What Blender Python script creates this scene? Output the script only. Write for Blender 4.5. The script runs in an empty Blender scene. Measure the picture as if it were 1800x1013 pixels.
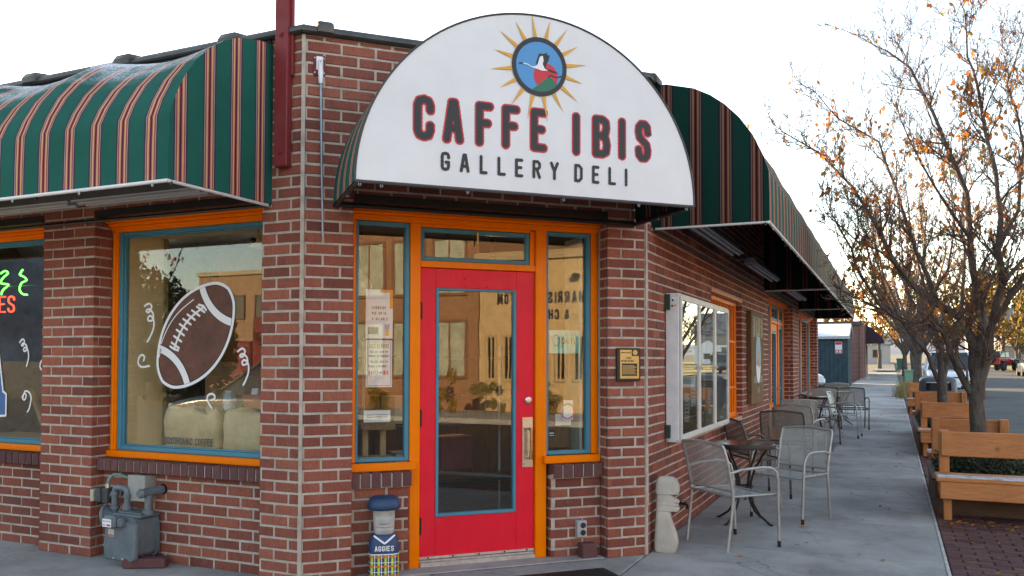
import bpy, math, random
import numpy as np
from mathutils import Vector, Matrix

# ------------------------------------------------------------------ camera, sky, sun, exposure
SC = bpy.context.scene
COL = SC.collection
rad = math.radians
CAM_P = (0.0, 0.0, 1.5)

def cam_axes(yaw, pitch, roll):
    f = Vector((-math.sin(yaw), math.cos(yaw), 0)); r = Vector((math.cos(yaw), math.sin(yaw), 0)); u = Vector((0, 0, 1))
    f2 = f*math.cos(pitch) + u*math.sin(pitch); u2 = u*math.cos(pitch) - f*math.sin(pitch)
    return r*math.cos(roll) + u2*math.sin(roll), u2*math.cos(roll) - r*math.sin(roll), f2

cr_, cu_, cf_ = cam_axes(rad(24.2097), rad(1.541), rad(0.1332))
cam_d = bpy.data.cameras.new('camera'); cam = bpy.data.objects.new('camera', cam_d); COL.objects.link(cam)
cam.matrix_world = Matrix(((cr_.x, cu_.x, -cf_.x, CAM_P[0]), (cr_.y, cu_.y, -cf_.y, CAM_P[1]), (cr_.z, cu_.z, -cf_.z, CAM_P[2]), (0, 0, 0, 1)))
cam_d.sensor_width = 36.0; cam_d.sensor_fit = 'HORIZONTAL'; cam_d.lens = 36.0*1484.84/1800.0
cam_d.shift_y = (593.65 - 506.5)/1800.0
cam_d.clip_start = 0.05; cam_d.clip_end = 9000
SC.camera = cam

SUN_EL = 15.0
SUN_DIR = Vector((-0.86, 0.51, 0)).normalized()*math.cos(rad(SUN_EL)) + Vector((0, 0, math.sin(rad(SUN_EL))))
w = bpy.data.worlds.new('World'); SC.world = w; w.use_nodes = True
nt = w.node_tree; nt.nodes.clear()
sky = nt.nodes.new('ShaderNodeTexSky'); sky.sky_type = 'NISHITA'; sky.sun_disc = False
sky.sun_elevation = rad(SUN_EL); sky.sun_rotation = math.atan2(SUN_DIR.x, SUN_DIR.y)
sky.air_density = 1.0; sky.dust_density = 0.7; sky.ozone_density = 1.0; sky.altitude = 1400
bgn = nt.nodes.new('ShaderNodeBackground'); bgn.inputs['Strength'].default_value = 0.15
wo = nt.nodes.new('ShaderNodeOutputWorld')
nt.links.new(sky.outputs[0], bgn.inputs['Color']); nt.links.new(bgn.outputs[0], wo.inputs['Surface'])
sun_d = bpy.data.lights.new('sun', 'SUN'); sun_d.energy = 4.2; sun_d.angle = rad(0.5); sun_d.color = (1.0, 0.84, 0.66)
sun_o = bpy.data.objects.new('sun', sun_d); COL.objects.link(sun_o)
sun_o.rotation_euler = SUN_DIR.to_track_quat('Z', 'Y').to_euler()
SC.view_settings.view_transform = 'Standard'; SC.view_settings.look = 'None'
SC.view_settings.gamma = 1.0; SC.view_settings.use_curve_mapping = False
SC.view_settings.exposure = 2.32
SC.view_settings.use_white_balance = True; SC.view_settings.white_balance_temperature = 9200; SC.view_settings.white_balance_tint = 12

# ------------------------------------------------------------------ helpers
RND = random.Random(7)
def gz(y): return 0.008*max(0.0, y - 9.0)          # the street climbs gently away from the corner

class MB:
    def __init__(self): self.v = []; self.f = []; self.uv = []; self.mi = []
    def add(self, vs, fs, M=None, uvs=None, mi=0):
        b = len(self.v)
        if M is not None: vs = [tuple(M @ Vector(p)) for p in vs]
        self.v += [tuple(p) for p in vs]
        for i, f in enumerate(fs):
            self.f.append(tuple(b + k for k in f)); self.mi.append(mi)
            self.uv.append(uvs[i] if uvs else None)
    def box(self, x0, x1, y0, y1, z0, z1, M=None, mi=0):
        vs = [(x0,y0,z0),(x1,y0,z0),(x1,y1,z0),(x0,y1,z0),(x0,y0,z1),(x1,y0,z1),(x1,y1,z1),(x0,y1,z1)]
        self.add(vs, [(3,2,1,0),(4,5,6,7),(0,1,5,4),(1,2,6,5),(2,3,7,6),(3,0,4,7)], M, mi=mi)
    def bbox(self, x0, x1, y0, y1, z0, z1, b=0.004, M=None, mi=0):
        # box with every edge chamfered
        b = min(b, (x1-x0)*.4, (y1-y0)*.4, (z1-z0)*.4)
        X = (x0, x1); Y = (y0, y1); Z = (z0, z1); vs = []; idx = {}
        for i in (0, 1):
            for j in (0, 1):
                for k in (0, 1):
                    sx, sy, sz = (1-2*i)*b, (1-2*j)*b, (1-2*k)*b
                    for a, p in enumerate(((X[i], Y[j]+sy, Z[k]+sz), (X[i]+sx, Y[j], Z[k]+sz), (X[i]+sx, Y[j]+sy, Z[k]))):
                        idx[i, j, k, a] = len(vs); vs.append(p)
        g = lambda i, j, k, a: idx[i, j, k, a]
        fs = []
        for i in (0, 1):
            q = [g(i,0,0,0), g(i,1,0,0), g(i,1,1,0), g(i,0,1,0)]; fs.append(q if i else q[::-1])
            q = [g(0,i,0,1), g(1,i,0,1), g(1,i,1,1), g(0,i,1,1)]; fs.append(q[::-1] if i else q)
            q = [g(0,0,i,2), g(1,0,i,2), g(1,1,i,2), g(0,1,i,2)]; fs.append(q if i else q[::-1])
        for i in (0, 1):
            for j in (0, 1):
                s = (i + j) % 2
                q = [g(i,j,0,0), g(i,j,0,1), g(i,j,1,1), g(i,j,1,0)]; fs.append(q if s else q[::-1])
                q = [g(i,0,j,0), g(i,1,j,0), g(i,1,j,2), g(i,0,j,2)]; fs.append(q[::-1] if s else q)
                q = [g(0,i,j,1), g(1,i,j,1), g(1,i,j,2), g(0,i,j,2)]; fs.append(q if s else q[::-1])
        for i in (0, 1):
            for j in (0, 1):
                for k in (0, 1):
                    t = [g(i,j,k,0), g(i,j,k,1), g(i,j,k,2)]; fs.append(t if (i+j+k) % 2 else t[::-1])
        self.add(vs, fs, M, mi=mi)
    def tube(self, pts, r, n=8, M=None, cap=True, mi=0):
        pts = [Vector(p) for p in pts]; m = len(pts)
        rs = r if isinstance(r, (list, tuple)) else [r]*m
        vs = []; fs = []; prev = None
        for i, p in enumerate(pts):
            d = (pts[min(i+1, m-1)] - pts[max(i-1, 0)])
            if d.length < 1e-9: d = Vector((0, 0, 1))
            d.normalize()
            if prev is None:
                a = Vector((0, 0, 1)) if abs(d.z) < .9 else Vector((1, 0, 0)); x = d.cross(a).normalized()
            else:
                x = (prev - d*prev.dot(d))
                x = x.normalized() if x.length > 1e-6 else d.orthogonal().normalized()
            prev = x; y = d.cross(x)
            for k in range(n):
                t = 2*math.pi*k/n; vs.append(p + (x*math.cos(t) + y*math.sin(t))*rs[i])
        for i in range(m-1):
            for k in range(n):
                k2 = (k+1) % n; fs.append((i*n+k, i*n+k2, (i+1)*n+k2, (i+1)*n+k))
        if cap: fs.append(tuple(range(n-1, -1, -1))); fs.append(tuple((m-1)*n+k for k in range(n)))
        self.add(vs, fs, M, mi=mi)
    def rings(self, rings, M=None, cap=True, mi=0, close=True):
        n = len(rings[0]); vs = [p for r in rings for p in r]; fs = []
        for i in range(len(rings)-1):
            for k in range(n if close else n-1):
                k2 = (k+1) % n; fs.append((i*n+k, i*n+k2, (i+1)*n+k2, (i+1)*n+k))
        if cap: fs.append(tuple(range(n-1, -1, -1))); fs.append(tuple((len(rings)-1)*n+k for k in range(n)))
        self.add(vs, fs, M, mi=mi)
    def lathe(self, prof, n=20, M=None, mi=0, cap=True):
        self.rings([[(r*math.cos(2*math.pi*k/n), r*math.sin(2*math.pi*k/n), z) for k in range(n)] for r, z in prof], M, cap=cap, mi=mi)
    def prism(self, poly, z0, z1, M=None, mi=0):
        n = len(poly); vs = [(x, y, z0) for x, y in poly] + [(x, y, z1) for x, y in poly]
        fs = [tuple(range(n-1, -1, -1)), tuple(range(n, 2*n))] + [(k, (k+1) % n, n+(k+1) % n, n+k) for k in range(n)]
        self.add(vs, fs, M, mi=mi)
    def mesh(self, name, mats, smooth=False):
        me = bpy.data.meshes.new(name); me.from_pydata(self.v, [], self.f)
        for m in (mats if isinstance(mats, (list, tuple)) else [mats]): me.materials.append(m)
        if any(self.mi): me.polygons.foreach_set('material_index', self.mi)
        if any(u is not None for u in self.uv):
            l = me.uv_layers.new(name='UVMap'); k = 0; flat = []
            for f, u in zip(self.f, self.uv):
                for i in range(len(f)): flat += list(u[i]) if u else [0, 0]
            l.data.foreach_set('uv', flat)
        if smooth: me.polygons.foreach_set('use_smooth', [True]*len(me.polygons))
        me.update(); return me
    def build(self, name, mats, parent=None, smooth=False, angle=None):
        me = self.mesh(name, mats, smooth or angle is not None)
        if angle is not None: me.set_sharp_from_angle(angle=rad(angle))
        return link(name, me, parent)

def link(name, data, parent=None, M=None):
    o = bpy.data.objects.new(name, data); COL.objects.link(o)
    if parent is not None: o.parent = parent; o.matrix_parent_inverse = parent.matrix_world.inverted()
    if M is not None: o.matrix_world = M if parent is None else M
    return o
def tag(o, label=None, cat=None, group=None, kind=None):
    if label: o['label'] = label
    if cat: o['category'] = cat
    if group: o['group'] = group
    if kind: o['kind'] = kind
    return o
def thing(name, label, cat, loc=(0, 0, 0), rz=0.0, group=None):
    o = bpy.data.objects.new(name, None); COL.objects.link(o); o.empty_display_size = .1
    o.matrix_world = Matrix.Translation(loc) @ Matrix.Rotation(rz, 4, 'Z')
    # children built in the thing's own coordinates are parented with an identity inverse
    return tag(o, label, cat, group)
def part(mb, name, mats, parent, smooth=False, angle=None):
    """part whose vertices are in the parent's local space"""
    me = mb.mesh(name, mats, smooth or angle is not None)
    if angle is not None: me.set_sharp_from_angle(angle=rad(angle))
    o = bpy.data.objects.new(name, me); COL.objects.link(o); o.parent = parent
    return o
def copy_tree(o, parent=None):
    c = o.copy(); COL.objects.link(c); c.parent = parent
    for ch in list(o.children): copy_tree(ch, c)
    return c
def frame(o, u, v):
    return Matrix(((u[0], v[0], 0, o[0]), (u[1], v[1], 0, o[1]), (0, 0, 1, o[2] if len(o) > 2 else 0), (0, 0, 0, 1)))
def T(x, y, z): return Matrix.Translation((x, y, z))
def RZ(a): return Matrix.Rotation(a, 4, 'Z')
def RX(a): return Matrix.Rotation(a, 4, 'X')
def RY(a): return Matrix.Rotation(a, 4, 'Y')

# ------------------------------------------------------------------ materials
def new_mat(name):
    m = bpy.data.materials.new(name); m.use_nodes = True; n = m.node_tree
    b = n.nodes['Principled BSDF']; return m, n, b
def N(n, t, **kw):
    x = n.nodes.new(t)
    for k, v in kw.items(): setattr(x, k, v)
    return x
def L(n, a, b): n.links.new(a, b)
def mixc(n, fac, a, b, mode='MIX'):
    x = N(n, 'ShaderNodeMix', data_type='RGBA', blend_type=mode)
    for s, val in ((x.inputs[0], fac), (x.inputs[6], a), (x.inputs[7], b)):
        if hasattr(val, 'links'): L(n, val, s)
        elif isinstance(val, (int, float)): s.default_value = val
        else: s.default_value = tuple(val) + (1,)*(4-len(val))
    return x.outputs[2]
def noise(n, scale, detail=4, rough=.6, co=None, dist=0):
    x = N(n, 'ShaderNodeTexNoise'); x.inputs['Scale'].default_value = scale; x.inputs['Detail'].default_value = detail
    x.inputs['Roughness'].default_value = rough; x.inputs['Distortion'].default_value = dist
    if co is not None: L(n, co, x.inputs['Vector'])
    return x.outputs['Fac']
def ramp(n, fac, stops, interp='LINEAR'):
    x = N(n, 'ShaderNodeValToRGB'); cr = x.color_ramp; cr.interpolation = interp
    while len(cr.elements) < len(stops): cr.elements.new(.5)
    for e, (p, c) in zip(cr.elements, stops):
        e.position = p; e.color = tuple(c) + (1,)*(4-len(c)) if not isinstance(c, (int, float)) else (c, c, c, 1)
    L(n, fac, x.inputs[0]); return x.outputs[0]
def geo_pos(n): return N(n, 'ShaderNodeNewGeometry').outputs['Position']
def obj_co(n): return N(n, 'ShaderNodeTexCoord').outputs['Object']
def bump(n, b, h, strength=.3, dist=.01):
    x = N(n, 'ShaderNodeBump'); x.inputs['Strength'].default_value = strength; x.inputs['Distance'].default_value = dist
    L(n, h, x.inputs['Height']); L(n, x.outputs[0], b.inputs['Normal'])
def scale_co(n, co, s):
    x = N(n, 'ShaderNodeMapping'); x.inputs['Scale'].default_value = s; L(n, co, x.inputs['Vector']); return x.outputs[0]

def simple(name, col, rough=.6, metal=0, var=.12, nscale=6, bmp=0.0, bscale=60, spec=.5, dirt=None, coat=0):
    m, n, b = new_mat(name); co = geo_pos(n)
    f = noise(n, nscale, 5, .65, co)
    c2 = tuple(max(0, c*(1-var*2)) for c in col); c1 = tuple(min(1, c*(1+var)) for c in col)
    c = ramp(n, f, [(.3, c2), (.7, c1)])
    if dirt:
        g = ramp(n, noise(n, dirt[2], 8, .7, co), [(dirt[1], 0), (dirt[1]+.12, 1)])
        c = mixc(n, g, c, dirt[0])
    L(n, c, b.inputs['Base Color'])
    r = ramp(n, noise(n, nscale*2.3, 4, .6, co), [(.3, max(0, rough-.08)), (.7, min(1, rough+.1))]); L(n, r, b.inputs['Roughness'])
    b.inputs['Metallic'].default_value = metal; b.inputs['Specular IOR Level'].default_value = spec
    if coat: b.inputs['Coat Weight'].default_value = coat
    if bmp: bump(n, b, noise(n, bscale, 4, .7, co), bmp, .004)
    return m
def flat(name, col, rough=.7, metal=0, spec=.4):
    m, n, b = new_mat(name)
    b.inputs['Base Color'].default_value = tuple(col)+(1,); b.inputs['Roughness'].default_value = rough
    b.inputs['Metallic'].default_value = metal; b.inputs['Specular IOR Level'].default_value = spec
    return m
def emit(name, col, s):
    m, n, b = new_mat(name); b.inputs['Base Color'].default_value = tuple(col)+(1,)
    b.inputs['Emission Color'].default_value = tuple(col)+(1,); b.inputs['Emission Strength'].default_value = s; return m

def brick_mat(name, stops, seed=0.0):
    m, n, b = new_mat(name); co = geo_pos(n)
    g = N(n, 'ShaderNodeNewGeometry'); oi = N(n, 'ShaderNodeObjectInfo')
    a = N(n, 'ShaderNodeMath', operation='ADD'); L(n, g.outputs['Random Per Island'], a.inputs[0]); L(n, oi.outputs['Random'], a.inputs[1])
    fr = N(n, 'ShaderNodeMath', operation='FRACT'); L(n, a.outputs[0], fr.inputs[0])
    base = ramp(n, fr.outputs[0], stops)
    spk = ramp(n, noise(n, 90, 6, .75, co), [(.35, (.75,.75,.75)), (.6, (1.12,1.12,1.12))])
    c = mixc(n, 1.0, base, spk, 'MULTIPLY')
    st = ramp(n, noise(n, 1.0, 3, .6, scale_co(n, co, (160, 160, 12))), [(.4, (.86,.86,.86)), (.6, (1.08,1.06,1.05))])   # fine vertical wire-cut combing
    c = mixc(n, .8, c, st, 'MULTIPLY')
    eff = ramp(n, noise(n, 3.2, 8, .72, co), [(.60, 0), (.78, 1)])
    c = mixc(n, mixc(n, 1, eff, (.22,.22,.22), 'MULTIPLY'), c, (.50,.45,.41))
    grime = ramp(n, noise(n, 1.0, 7, .7, scale_co(n, co, (1.7, 1.7, .7))), [(.38, (.70,.68,.67)), (.60, (1.08,1.07,1.06))]); c = mixc(n, .75, c, grime, 'MULTIPLY')
    pit = ramp(n, noise(n, 34, 3, .6, co), [(.66, 0), (.72, .55)]); c = mixc(n, pit, c, (.07,.035,.03))
    L(n, c, b.inputs['Base Color']); b.inputs['Roughness'].default_value = .82; b.inputs['Specular IOR Level'].default_value = .25
    hgt = mixc(n, .5, noise(n, 120, 5, .7, co), noise(n, 1.0, 3, .6, scale_co(n, co, (260, 260, 16))))
    bump(n, b, hgt, .35, .003)
    return m
M_BRICK = brick_mat('brick_red', [(0, (.18,.056,.045)), (.10, (.225,.067,.050)), (.5, (.285,.083,.058)), (.8, (.325,.097,.066)), (.93, (.365,.116,.076)), (.97, (.32,.100,.068)), (1, (.175,.064,.056))])
M_SILL = brick_mat('brick_sill', [(0, (.12,.055,.055)), (.5, (.165,.072,.066)), (1, (.13,.05,.055))])
M_PAVER = brick_mat('brick_paver', [(0, (.09,.045,.045)), (.5, (.135,.062,.058)), (1, (.17,.085,.075))])
def mortar_mat():
    m, n, b = new_mat('mortar'); co = geo_pos(n)
    c = ramp(n, noise(n, 9, 8, .7, co), [(.3, (.31,.25,.205)), (.5, (.47,.395,.33)), (.75, (.60,.52,.445))])
    L(n, c, b.inputs['Base Color']); b.inputs['Roughness'].default_value = .95
    bump(n, b, noise(n, 140, 6, .8, co), .6, .006); return m
M_MORTAR = mortar_mat()
def concrete(name, c1, c2, c3, crack=True):
    m, n, b = new_mat(name); co = geo_pos(n)
    c = ramp(n, noise(n, .9, 10, .68, co), [(.36, tuple(x*.82 for x in c1)), (.52, c2), (.68, tuple(x*1.06 for x in c3))])
    sp = ramp(n, noise(n, 70, 4, .7, co), [(.3, (.78,.78,.78)), (.62, (1.1,1.1,1.1))])
    c = mixc(n, .7, c, sp, 'MULTIPLY')
    st = ramp(n, noise(n, 2.7, 9, .75, co, .6), [(.55, (1,1,1)), (.72, (.66,.64,.62))])
    c = mixc(n, .8, c, st, 'MULTIPLY')
    oi = N(n, 'ShaderNodeObjectInfo')
    tone = ramp(n, oi.outputs['Random'], [(0, (.90,.90,.91)), (1, (1.07,1.06,1.05))]); c = mixc(n, 1, c, tone, 'MULTIPLY')
    spots = ramp(n, noise(n, 14, 3, .5, co), [(.70, 0), (.74, 1)]); c = mixc(n, mixc(n, 1, spots, (.35,.35,.35), 'MULTIPLY'), c, (.06,.055,.05))
    if crack:
        vo = N(n, 'ShaderNodeTexVoronoi', feature='DISTANCE_TO_EDGE'); vo.inputs['Scale'].default_value = .55
        wv = N(n, 'ShaderNodeVectorMath', operation='ADD'); L(n, co, wv.inputs[0])
        nn = N(n, 'ShaderNodeTexNoise'); nn.inputs['Scale'].default_value = 3.0; nn.inputs['Detail'].default_value = 5
        sc = N(n, 'ShaderNodeVectorMath', operation='SCALE'); sc.inputs['Scale'].default_value = .35
        L(n, nn.outputs['Color'], sc.inputs[0]); L(n, sc.outputs[0], wv.inputs[1]); L(n, wv.outputs[0], vo.inputs['Vector'])
        k = ramp(n, vo.outputs['Distance'], [(0, 1), (.004, 0)])
        k = mixc(n, 1, k, ramp(n, noise(n, .6, 2, .5, co), [(.5, 0), (.6, .7)]), 'MULTIPLY')
        c = mixc(n, k, c, (.08,.075,.07))
    L(n, c, b.inputs['Base Color']); b.inputs['Roughness'].default_value = .88; b.inputs['Specular IOR Level'].default_value = .3
    bump(n, b, noise(n, 110, 6, .75, co), .35, .005); return m
M_CONC = concrete('sidewalk_concrete', (.27,.262,.252), (.34,.330,.315), (.41,.397,.376))
M_KERB = concrete('kerb_concrete', (.30,.29,.28), (.36,.35,.34), (.42,.41,.39), False)
M_ASPH = concrete('asphalt', (.050,.052,.056), (.062,.064,.068), (.085,.085,.088), False)
M_JOINT = simple('joint_dirt', (.07,.062,.055), .95)
M_EARTH = simple('dry_ground', (.12,.10,.065), .95, var=.25, nscale=3)

def paint(name, col, chip=None, rough=.42):
    m, n, b = new_mat(name); co = geo_pos(n)
    c = ramp(n, noise(n, 5, 6, .6, co), [(.3, tuple(x*.93 for x in col)), (.7, tuple(min(1, x*1.06) for x in col))])
    br = ramp(n, noise(n, 1.0, 3, .6, scale_co(n, co, (90, 90, 6))), [(.35, (.93,.93,.93)), (.65, (1.04,1.04,1.04))]); c = mixc(n, .7, c, br, 'MULTIPLY')
    if chip:
        k = ramp(n, noise(n, 11, 10, .78, co), [(.70, 0), (.715, 1)]); c = mixc(n, k, c, chip)
    dust = ramp(n, noise(n, 1.7, 6, .7, co), [(.55, 0), (.85, .10)]); c = mixc(n, dust, c, (.35,.31,.27))
    L(n, c, b.inputs['Base Color'])
    L(n, ramp(n, noise(n, 16, 4, .6, co), [(.3, rough-.08), (.7, rough+.12)]), b.inputs['Roughness'])
    b.inputs['Specular IOR Level'].default_value = .25
    bump(n, b, noise(n, 1.0, 4, .6, scale_co(n, co, (120, 120, 9))), .16, .002); return m
M_ORANGE = paint('orange_paint', (1.0,.195,.0), (.35,.18,.08))
M_BLUE = paint('turquoise_paint', (.045,.235,.33), None)
M_RED = paint('red_door_paint', (.82,.012,.034), (.60,.06,.06), .42)
M_POST = paint('dark_red_paint', (.22,.026,.028), (.10,.05,.045), .5)
M_CREAM = paint('cream_paint', (.84,.66,.40), None, .6)
M_BLACK = simple('black_metal', (.012,.012,.013), .45)
M_STEEL = simple('brushed_steel', (.55,.54,.52), .32, 1.0, var=.08, nscale=30)
M_GALV = simple('galvanised_steel', (.42,.45,.48), .42, .85, var=.12, nscale=14)
M_ALU = simple('white_aluminium', (.74,.73,.735), .4, .1, var=.06, nscale=10)
M_CAULK = simple('aluminium_trim', (.55,.50,.45), .5, .5, var=.15, nscale=25)
M_BRONZE = simple('dark_bronze_hinge', (.035,.022,.016), .5, .6)
M_BRASS = simple('worn_brass', (.55,.38,.18), .3, 1.0, var=.2)
M_COPING = simple('coping_metal', (.085,.083,.078), .5, .35, var=.22, nscale=5)
M_DARKIN = simple('dark_interior', (.045,.040,.036), .9)
M_FLOORIN = simple('interior_floor', (.05,.03,.022), .5, var=.3)
M_WOOD = None
def wood(name, c1, c2, sx=(3, 3, 40), rough=.55, knots=True):
    m, n, b = new_mat(name); co = obj_co(n)
    oi = N(n, 'ShaderNodeObjectInfo'); ad = N(n, 'ShaderNodeVectorMath', operation='ADD'); L(n, co, ad.inputs[0])
    cx = N(n, 'ShaderNodeCombineXYZ'); ml = N(n, 'ShaderNodeMath', operation='MULTIPLY'); ml.inputs[1].default_value = 37.0
    L(n, oi.outputs['Random'], ml.inputs[0]); L(n, ml.outputs[0], cx.inputs[0]); L(n, ml.outputs[0], cx.inputs[1]); L(n, ml.outputs[0], cx.inputs[2]); L(n, cx.outputs[0], ad.inputs[1])
    s = scale_co(n, ad.outputs[0], sx)
    g = noise(n, 1.0, 6, .6, s, 1.2)
    c = ramp(n, g, [(.28, c1), (.5, tuple((a+b_)/2 for a, b_ in zip(c1, c2))), (.72, c2)])
    if knots:
        k = ramp(n, noise(n, 1.0, 2, .4, scale_co(n, ad.outputs[0], tuple(min(9, q*1.6) for q in sx))), [(.70, 0), (.77, 1)])
        c = mixc(n, mixc(n, 1, k, (.6,.6,.6), 'MULTIPLY'), c, tuple(x*.28 for x in c1))
    wv = ramp(n, noise(n, 2.1, 6, .7, geo_pos(n)), [(.35, (.86,.86,.86)), (.65, (1.07,1.07,1.07))]); c = mixc(n, 1, c, wv, 'MULTIPLY')
    L(n, c, b.inputs['Base Color']); b.inputs['Roughness'].default_value = rough; b.inputs['Specular IOR Level'].default_value = .35
    bump(n, b, g, .15, .004); return m
M_BENCH = wood('stained_cedar', (.44,.145,.048), (.62,.245,.092), (4, 30, 30))
M_BENCHV = wood('stained_cedar_upright', (.44,.145,.048), (.62,.245,.092), (30, 30, 4))
M_DKWOOD = wood('weathered_planter_wood', (.075,.040,.025), (.14,.080,.050), (4, 30, 30), .8)
M_PALEW = wood('pale_pine', (.34,.20,.09), (.50,.32,.16), (30, 30, 4), .6)
M_OLDW = wood('old_barn_wood', (.13,.065,.028), (.25,.135,.06), (30, 30, 5), .8)
M_GREYW = wood('grey_barn_wood', (.22,.19,.16), (.34,.30,.26), (30, 30, 5), .85)

def glass_mat(name, boost=2.4, tint=(.93,.95,.94), wave=.0):
    m, n, b = new_mat(name); n.nodes.remove(b)
    out = n.nodes['Material Output']
    tr = N(n, 'ShaderNodeBsdfTransparent'); tr.inputs[0].default_value = tint+(1,)
    gl = N(n, 'ShaderNodeBsdfGlossy'); gl.inputs['Roughness'].default_value = .0; gl.inputs['Color'].default_value = (.95,.97,.97,1)
    fr = N(n, 'ShaderNodeFresnel'); gb = N(n, 'ShaderNodeNewGeometry'); mr = N(n, 'ShaderNodeMapRange'); mr.inputs['To Min'].default_value = 1.5; mr.inputs['To Max'].default_value = 1/1.5
    L(n, gb.outputs['Backfacing'], mr.inputs['Value']); L(n, mr.outputs[0], fr.inputs['IOR'])      # same reflectance on both faces of the pane
    mu = N(n, 'ShaderNodeMath', operation='MULTIPLY', use_clamp=True); mu.inputs[1].default_value = boost; L(n, fr.outputs[0], mu.inputs[0])
    if wave:
        bp = N(n, 'ShaderNodeBump'); bp.inputs['Strength'].default_value = wave; bp.inputs['Distance'].default_value = .02
        L(n, noise(n, 1.0, 2, .5, scale_co(n, geo_pos(n), (5, 5, 1.6))), bp.inputs['Height'])
        L(n, bp.outputs[0], gl.inputs['Normal'])
    mx = N(n, 'ShaderNodeMixShader'); L(n, mu.outputs[0], mx.inputs[0]); L(n, tr.outputs[0], mx.inputs[1]); L(n, gl.outputs[0], mx.inputs[2])
    L(n, mx.outputs[0], out.inputs['Surface']); return m
M_GLASS = glass_mat('window_glass', 1.5, wave=.008)
M_GLASSL = glass_mat('shop_window_glass', 1.25, wave=.006)
M_GLASS2 = glass_mat('case_glass', 1.6)
M_CARGL = simple('car_glass', (.015,.018,.02), .06, 0, spec=.9)

def fabric_mat():
    m, n, b = new_mat('striped_awning_canvas')
    uv = N(n, 'ShaderNodeUVMap'); sp = N(n, 'ShaderNodeSeparateXYZ'); L(n, uv.outputs[0], sp.inputs[0])
    d = N(n, 'ShaderNodeMath', operation='DIVIDE'); d.inputs[1].default_value = .232; L(n, sp.outputs[0], d.inputs[0])
    fr = N(n, 'ShaderNodeMath', operation='FRACT'); L(n, d.outputs[0], fr.inputs[0])
    G = (.008,.108,.084); SL = (.062,.042,.058); WH = (.42,.38,.38); RD = (.33,.065,.065); OR = (.60,.34,.19); PU = (.085,.018,.05)
    st = [(0, G), (.50, SL), (.562, WH), (.580, RD), (.625, OR), (.685, RD), (.715, PU), (.765, RD), (.795, OR), (.855, RD), (.90, WH), (.918, SL), (.98, G)]
    c = ramp(n, fr.outputs[0], st, 'CONSTANT')
    co = geo_pos(n)
    fade = ramp(n, noise(n, 1.6, 6, .65, co), [(.3, (.85,.85,.85)), (.7, (1.12,1.12,1.12))]); c = mixc(n, 1, c, fade, 'MULTIPLY')
    # thin frost and snow caught on the top of the canvas
    g = N(n, 'ShaderNodeNewGeometry'); s3 = N(n, 'ShaderNodeSeparateXYZ'); L(n, g.outputs['Normal'], s3.inputs[0])
    up = ramp(n, s3.outputs[2], [(.66, 0), (.92, 1)])
    sn = ramp(n, noise(n, 2.1, 10, .72, co), [(.38, 0), (.52, 1)])
    gr = ramp(n, noise(n, 60, 4, .8, co), [(.38, 0), (.55, 1)])
    f = mixc(n, 1, mixc(n, 1, up, sn, 'MULTIPLY'), gr, 'MULTIPLY')
    c = mixc(n, f, c, (.80,.82,.86))
    c = mixc(n, g.outputs['Backfacing'], c, mixc(n, 1, c, (.30,.30,.30), 'MULTIPLY'))      # stripes darkened on the inner side, under-awning shade put into the colour
    L(n, c, b.inputs['Base Color']); b.inputs['Roughness'].default_value = .9; b.inputs['Specular IOR Level'].default_value = .08
    pk = mixc(n, .5, noise(n, 5, 3, .55, co, .5), noise(n, 1.0, 3, .5, scale_co(n, co, (9, 9, 2.2))))
    bump(n, b, pk, .35, .03); return m
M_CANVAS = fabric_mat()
M_VINYL = simple('white_sign_vinyl', (.70,.695,.71), .38, var=.035, nscale=2.2)
M_PBLACK = flat('print_black', (.022,.022,.026), .5); M_PRED = flat('print_red', (.62,.028,.045), .5)
M_PGOLD = flat('print_gold', (.72,.34,.045), .5); M_PBLUE = flat('print_blue', (.045,.27,.56), .5)
M_PGREEN = flat('print_green', (.012,.15,.085), .5); M_PWHITE = flat('print_white', (.78,.78,.79), .6)
M_PBROWN = simple('paint_brown', (.135,.042,.024), .55, var=.25, nscale=7)
M_PAPER = simple('paper', (.70,.70,.70), .7, var=.03); M_PGREY = flat('print_grey', (.12,.12,.12))
M_PNAVY = flat('paint_navy', (.012,.045,.11), .5); M_PTEAL = simple('teal_card', (.20,.52,.45), .6, var=.15, nscale=9)
M_LIME = flat('print_olive', (.30,.36,.05), .6)

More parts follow.
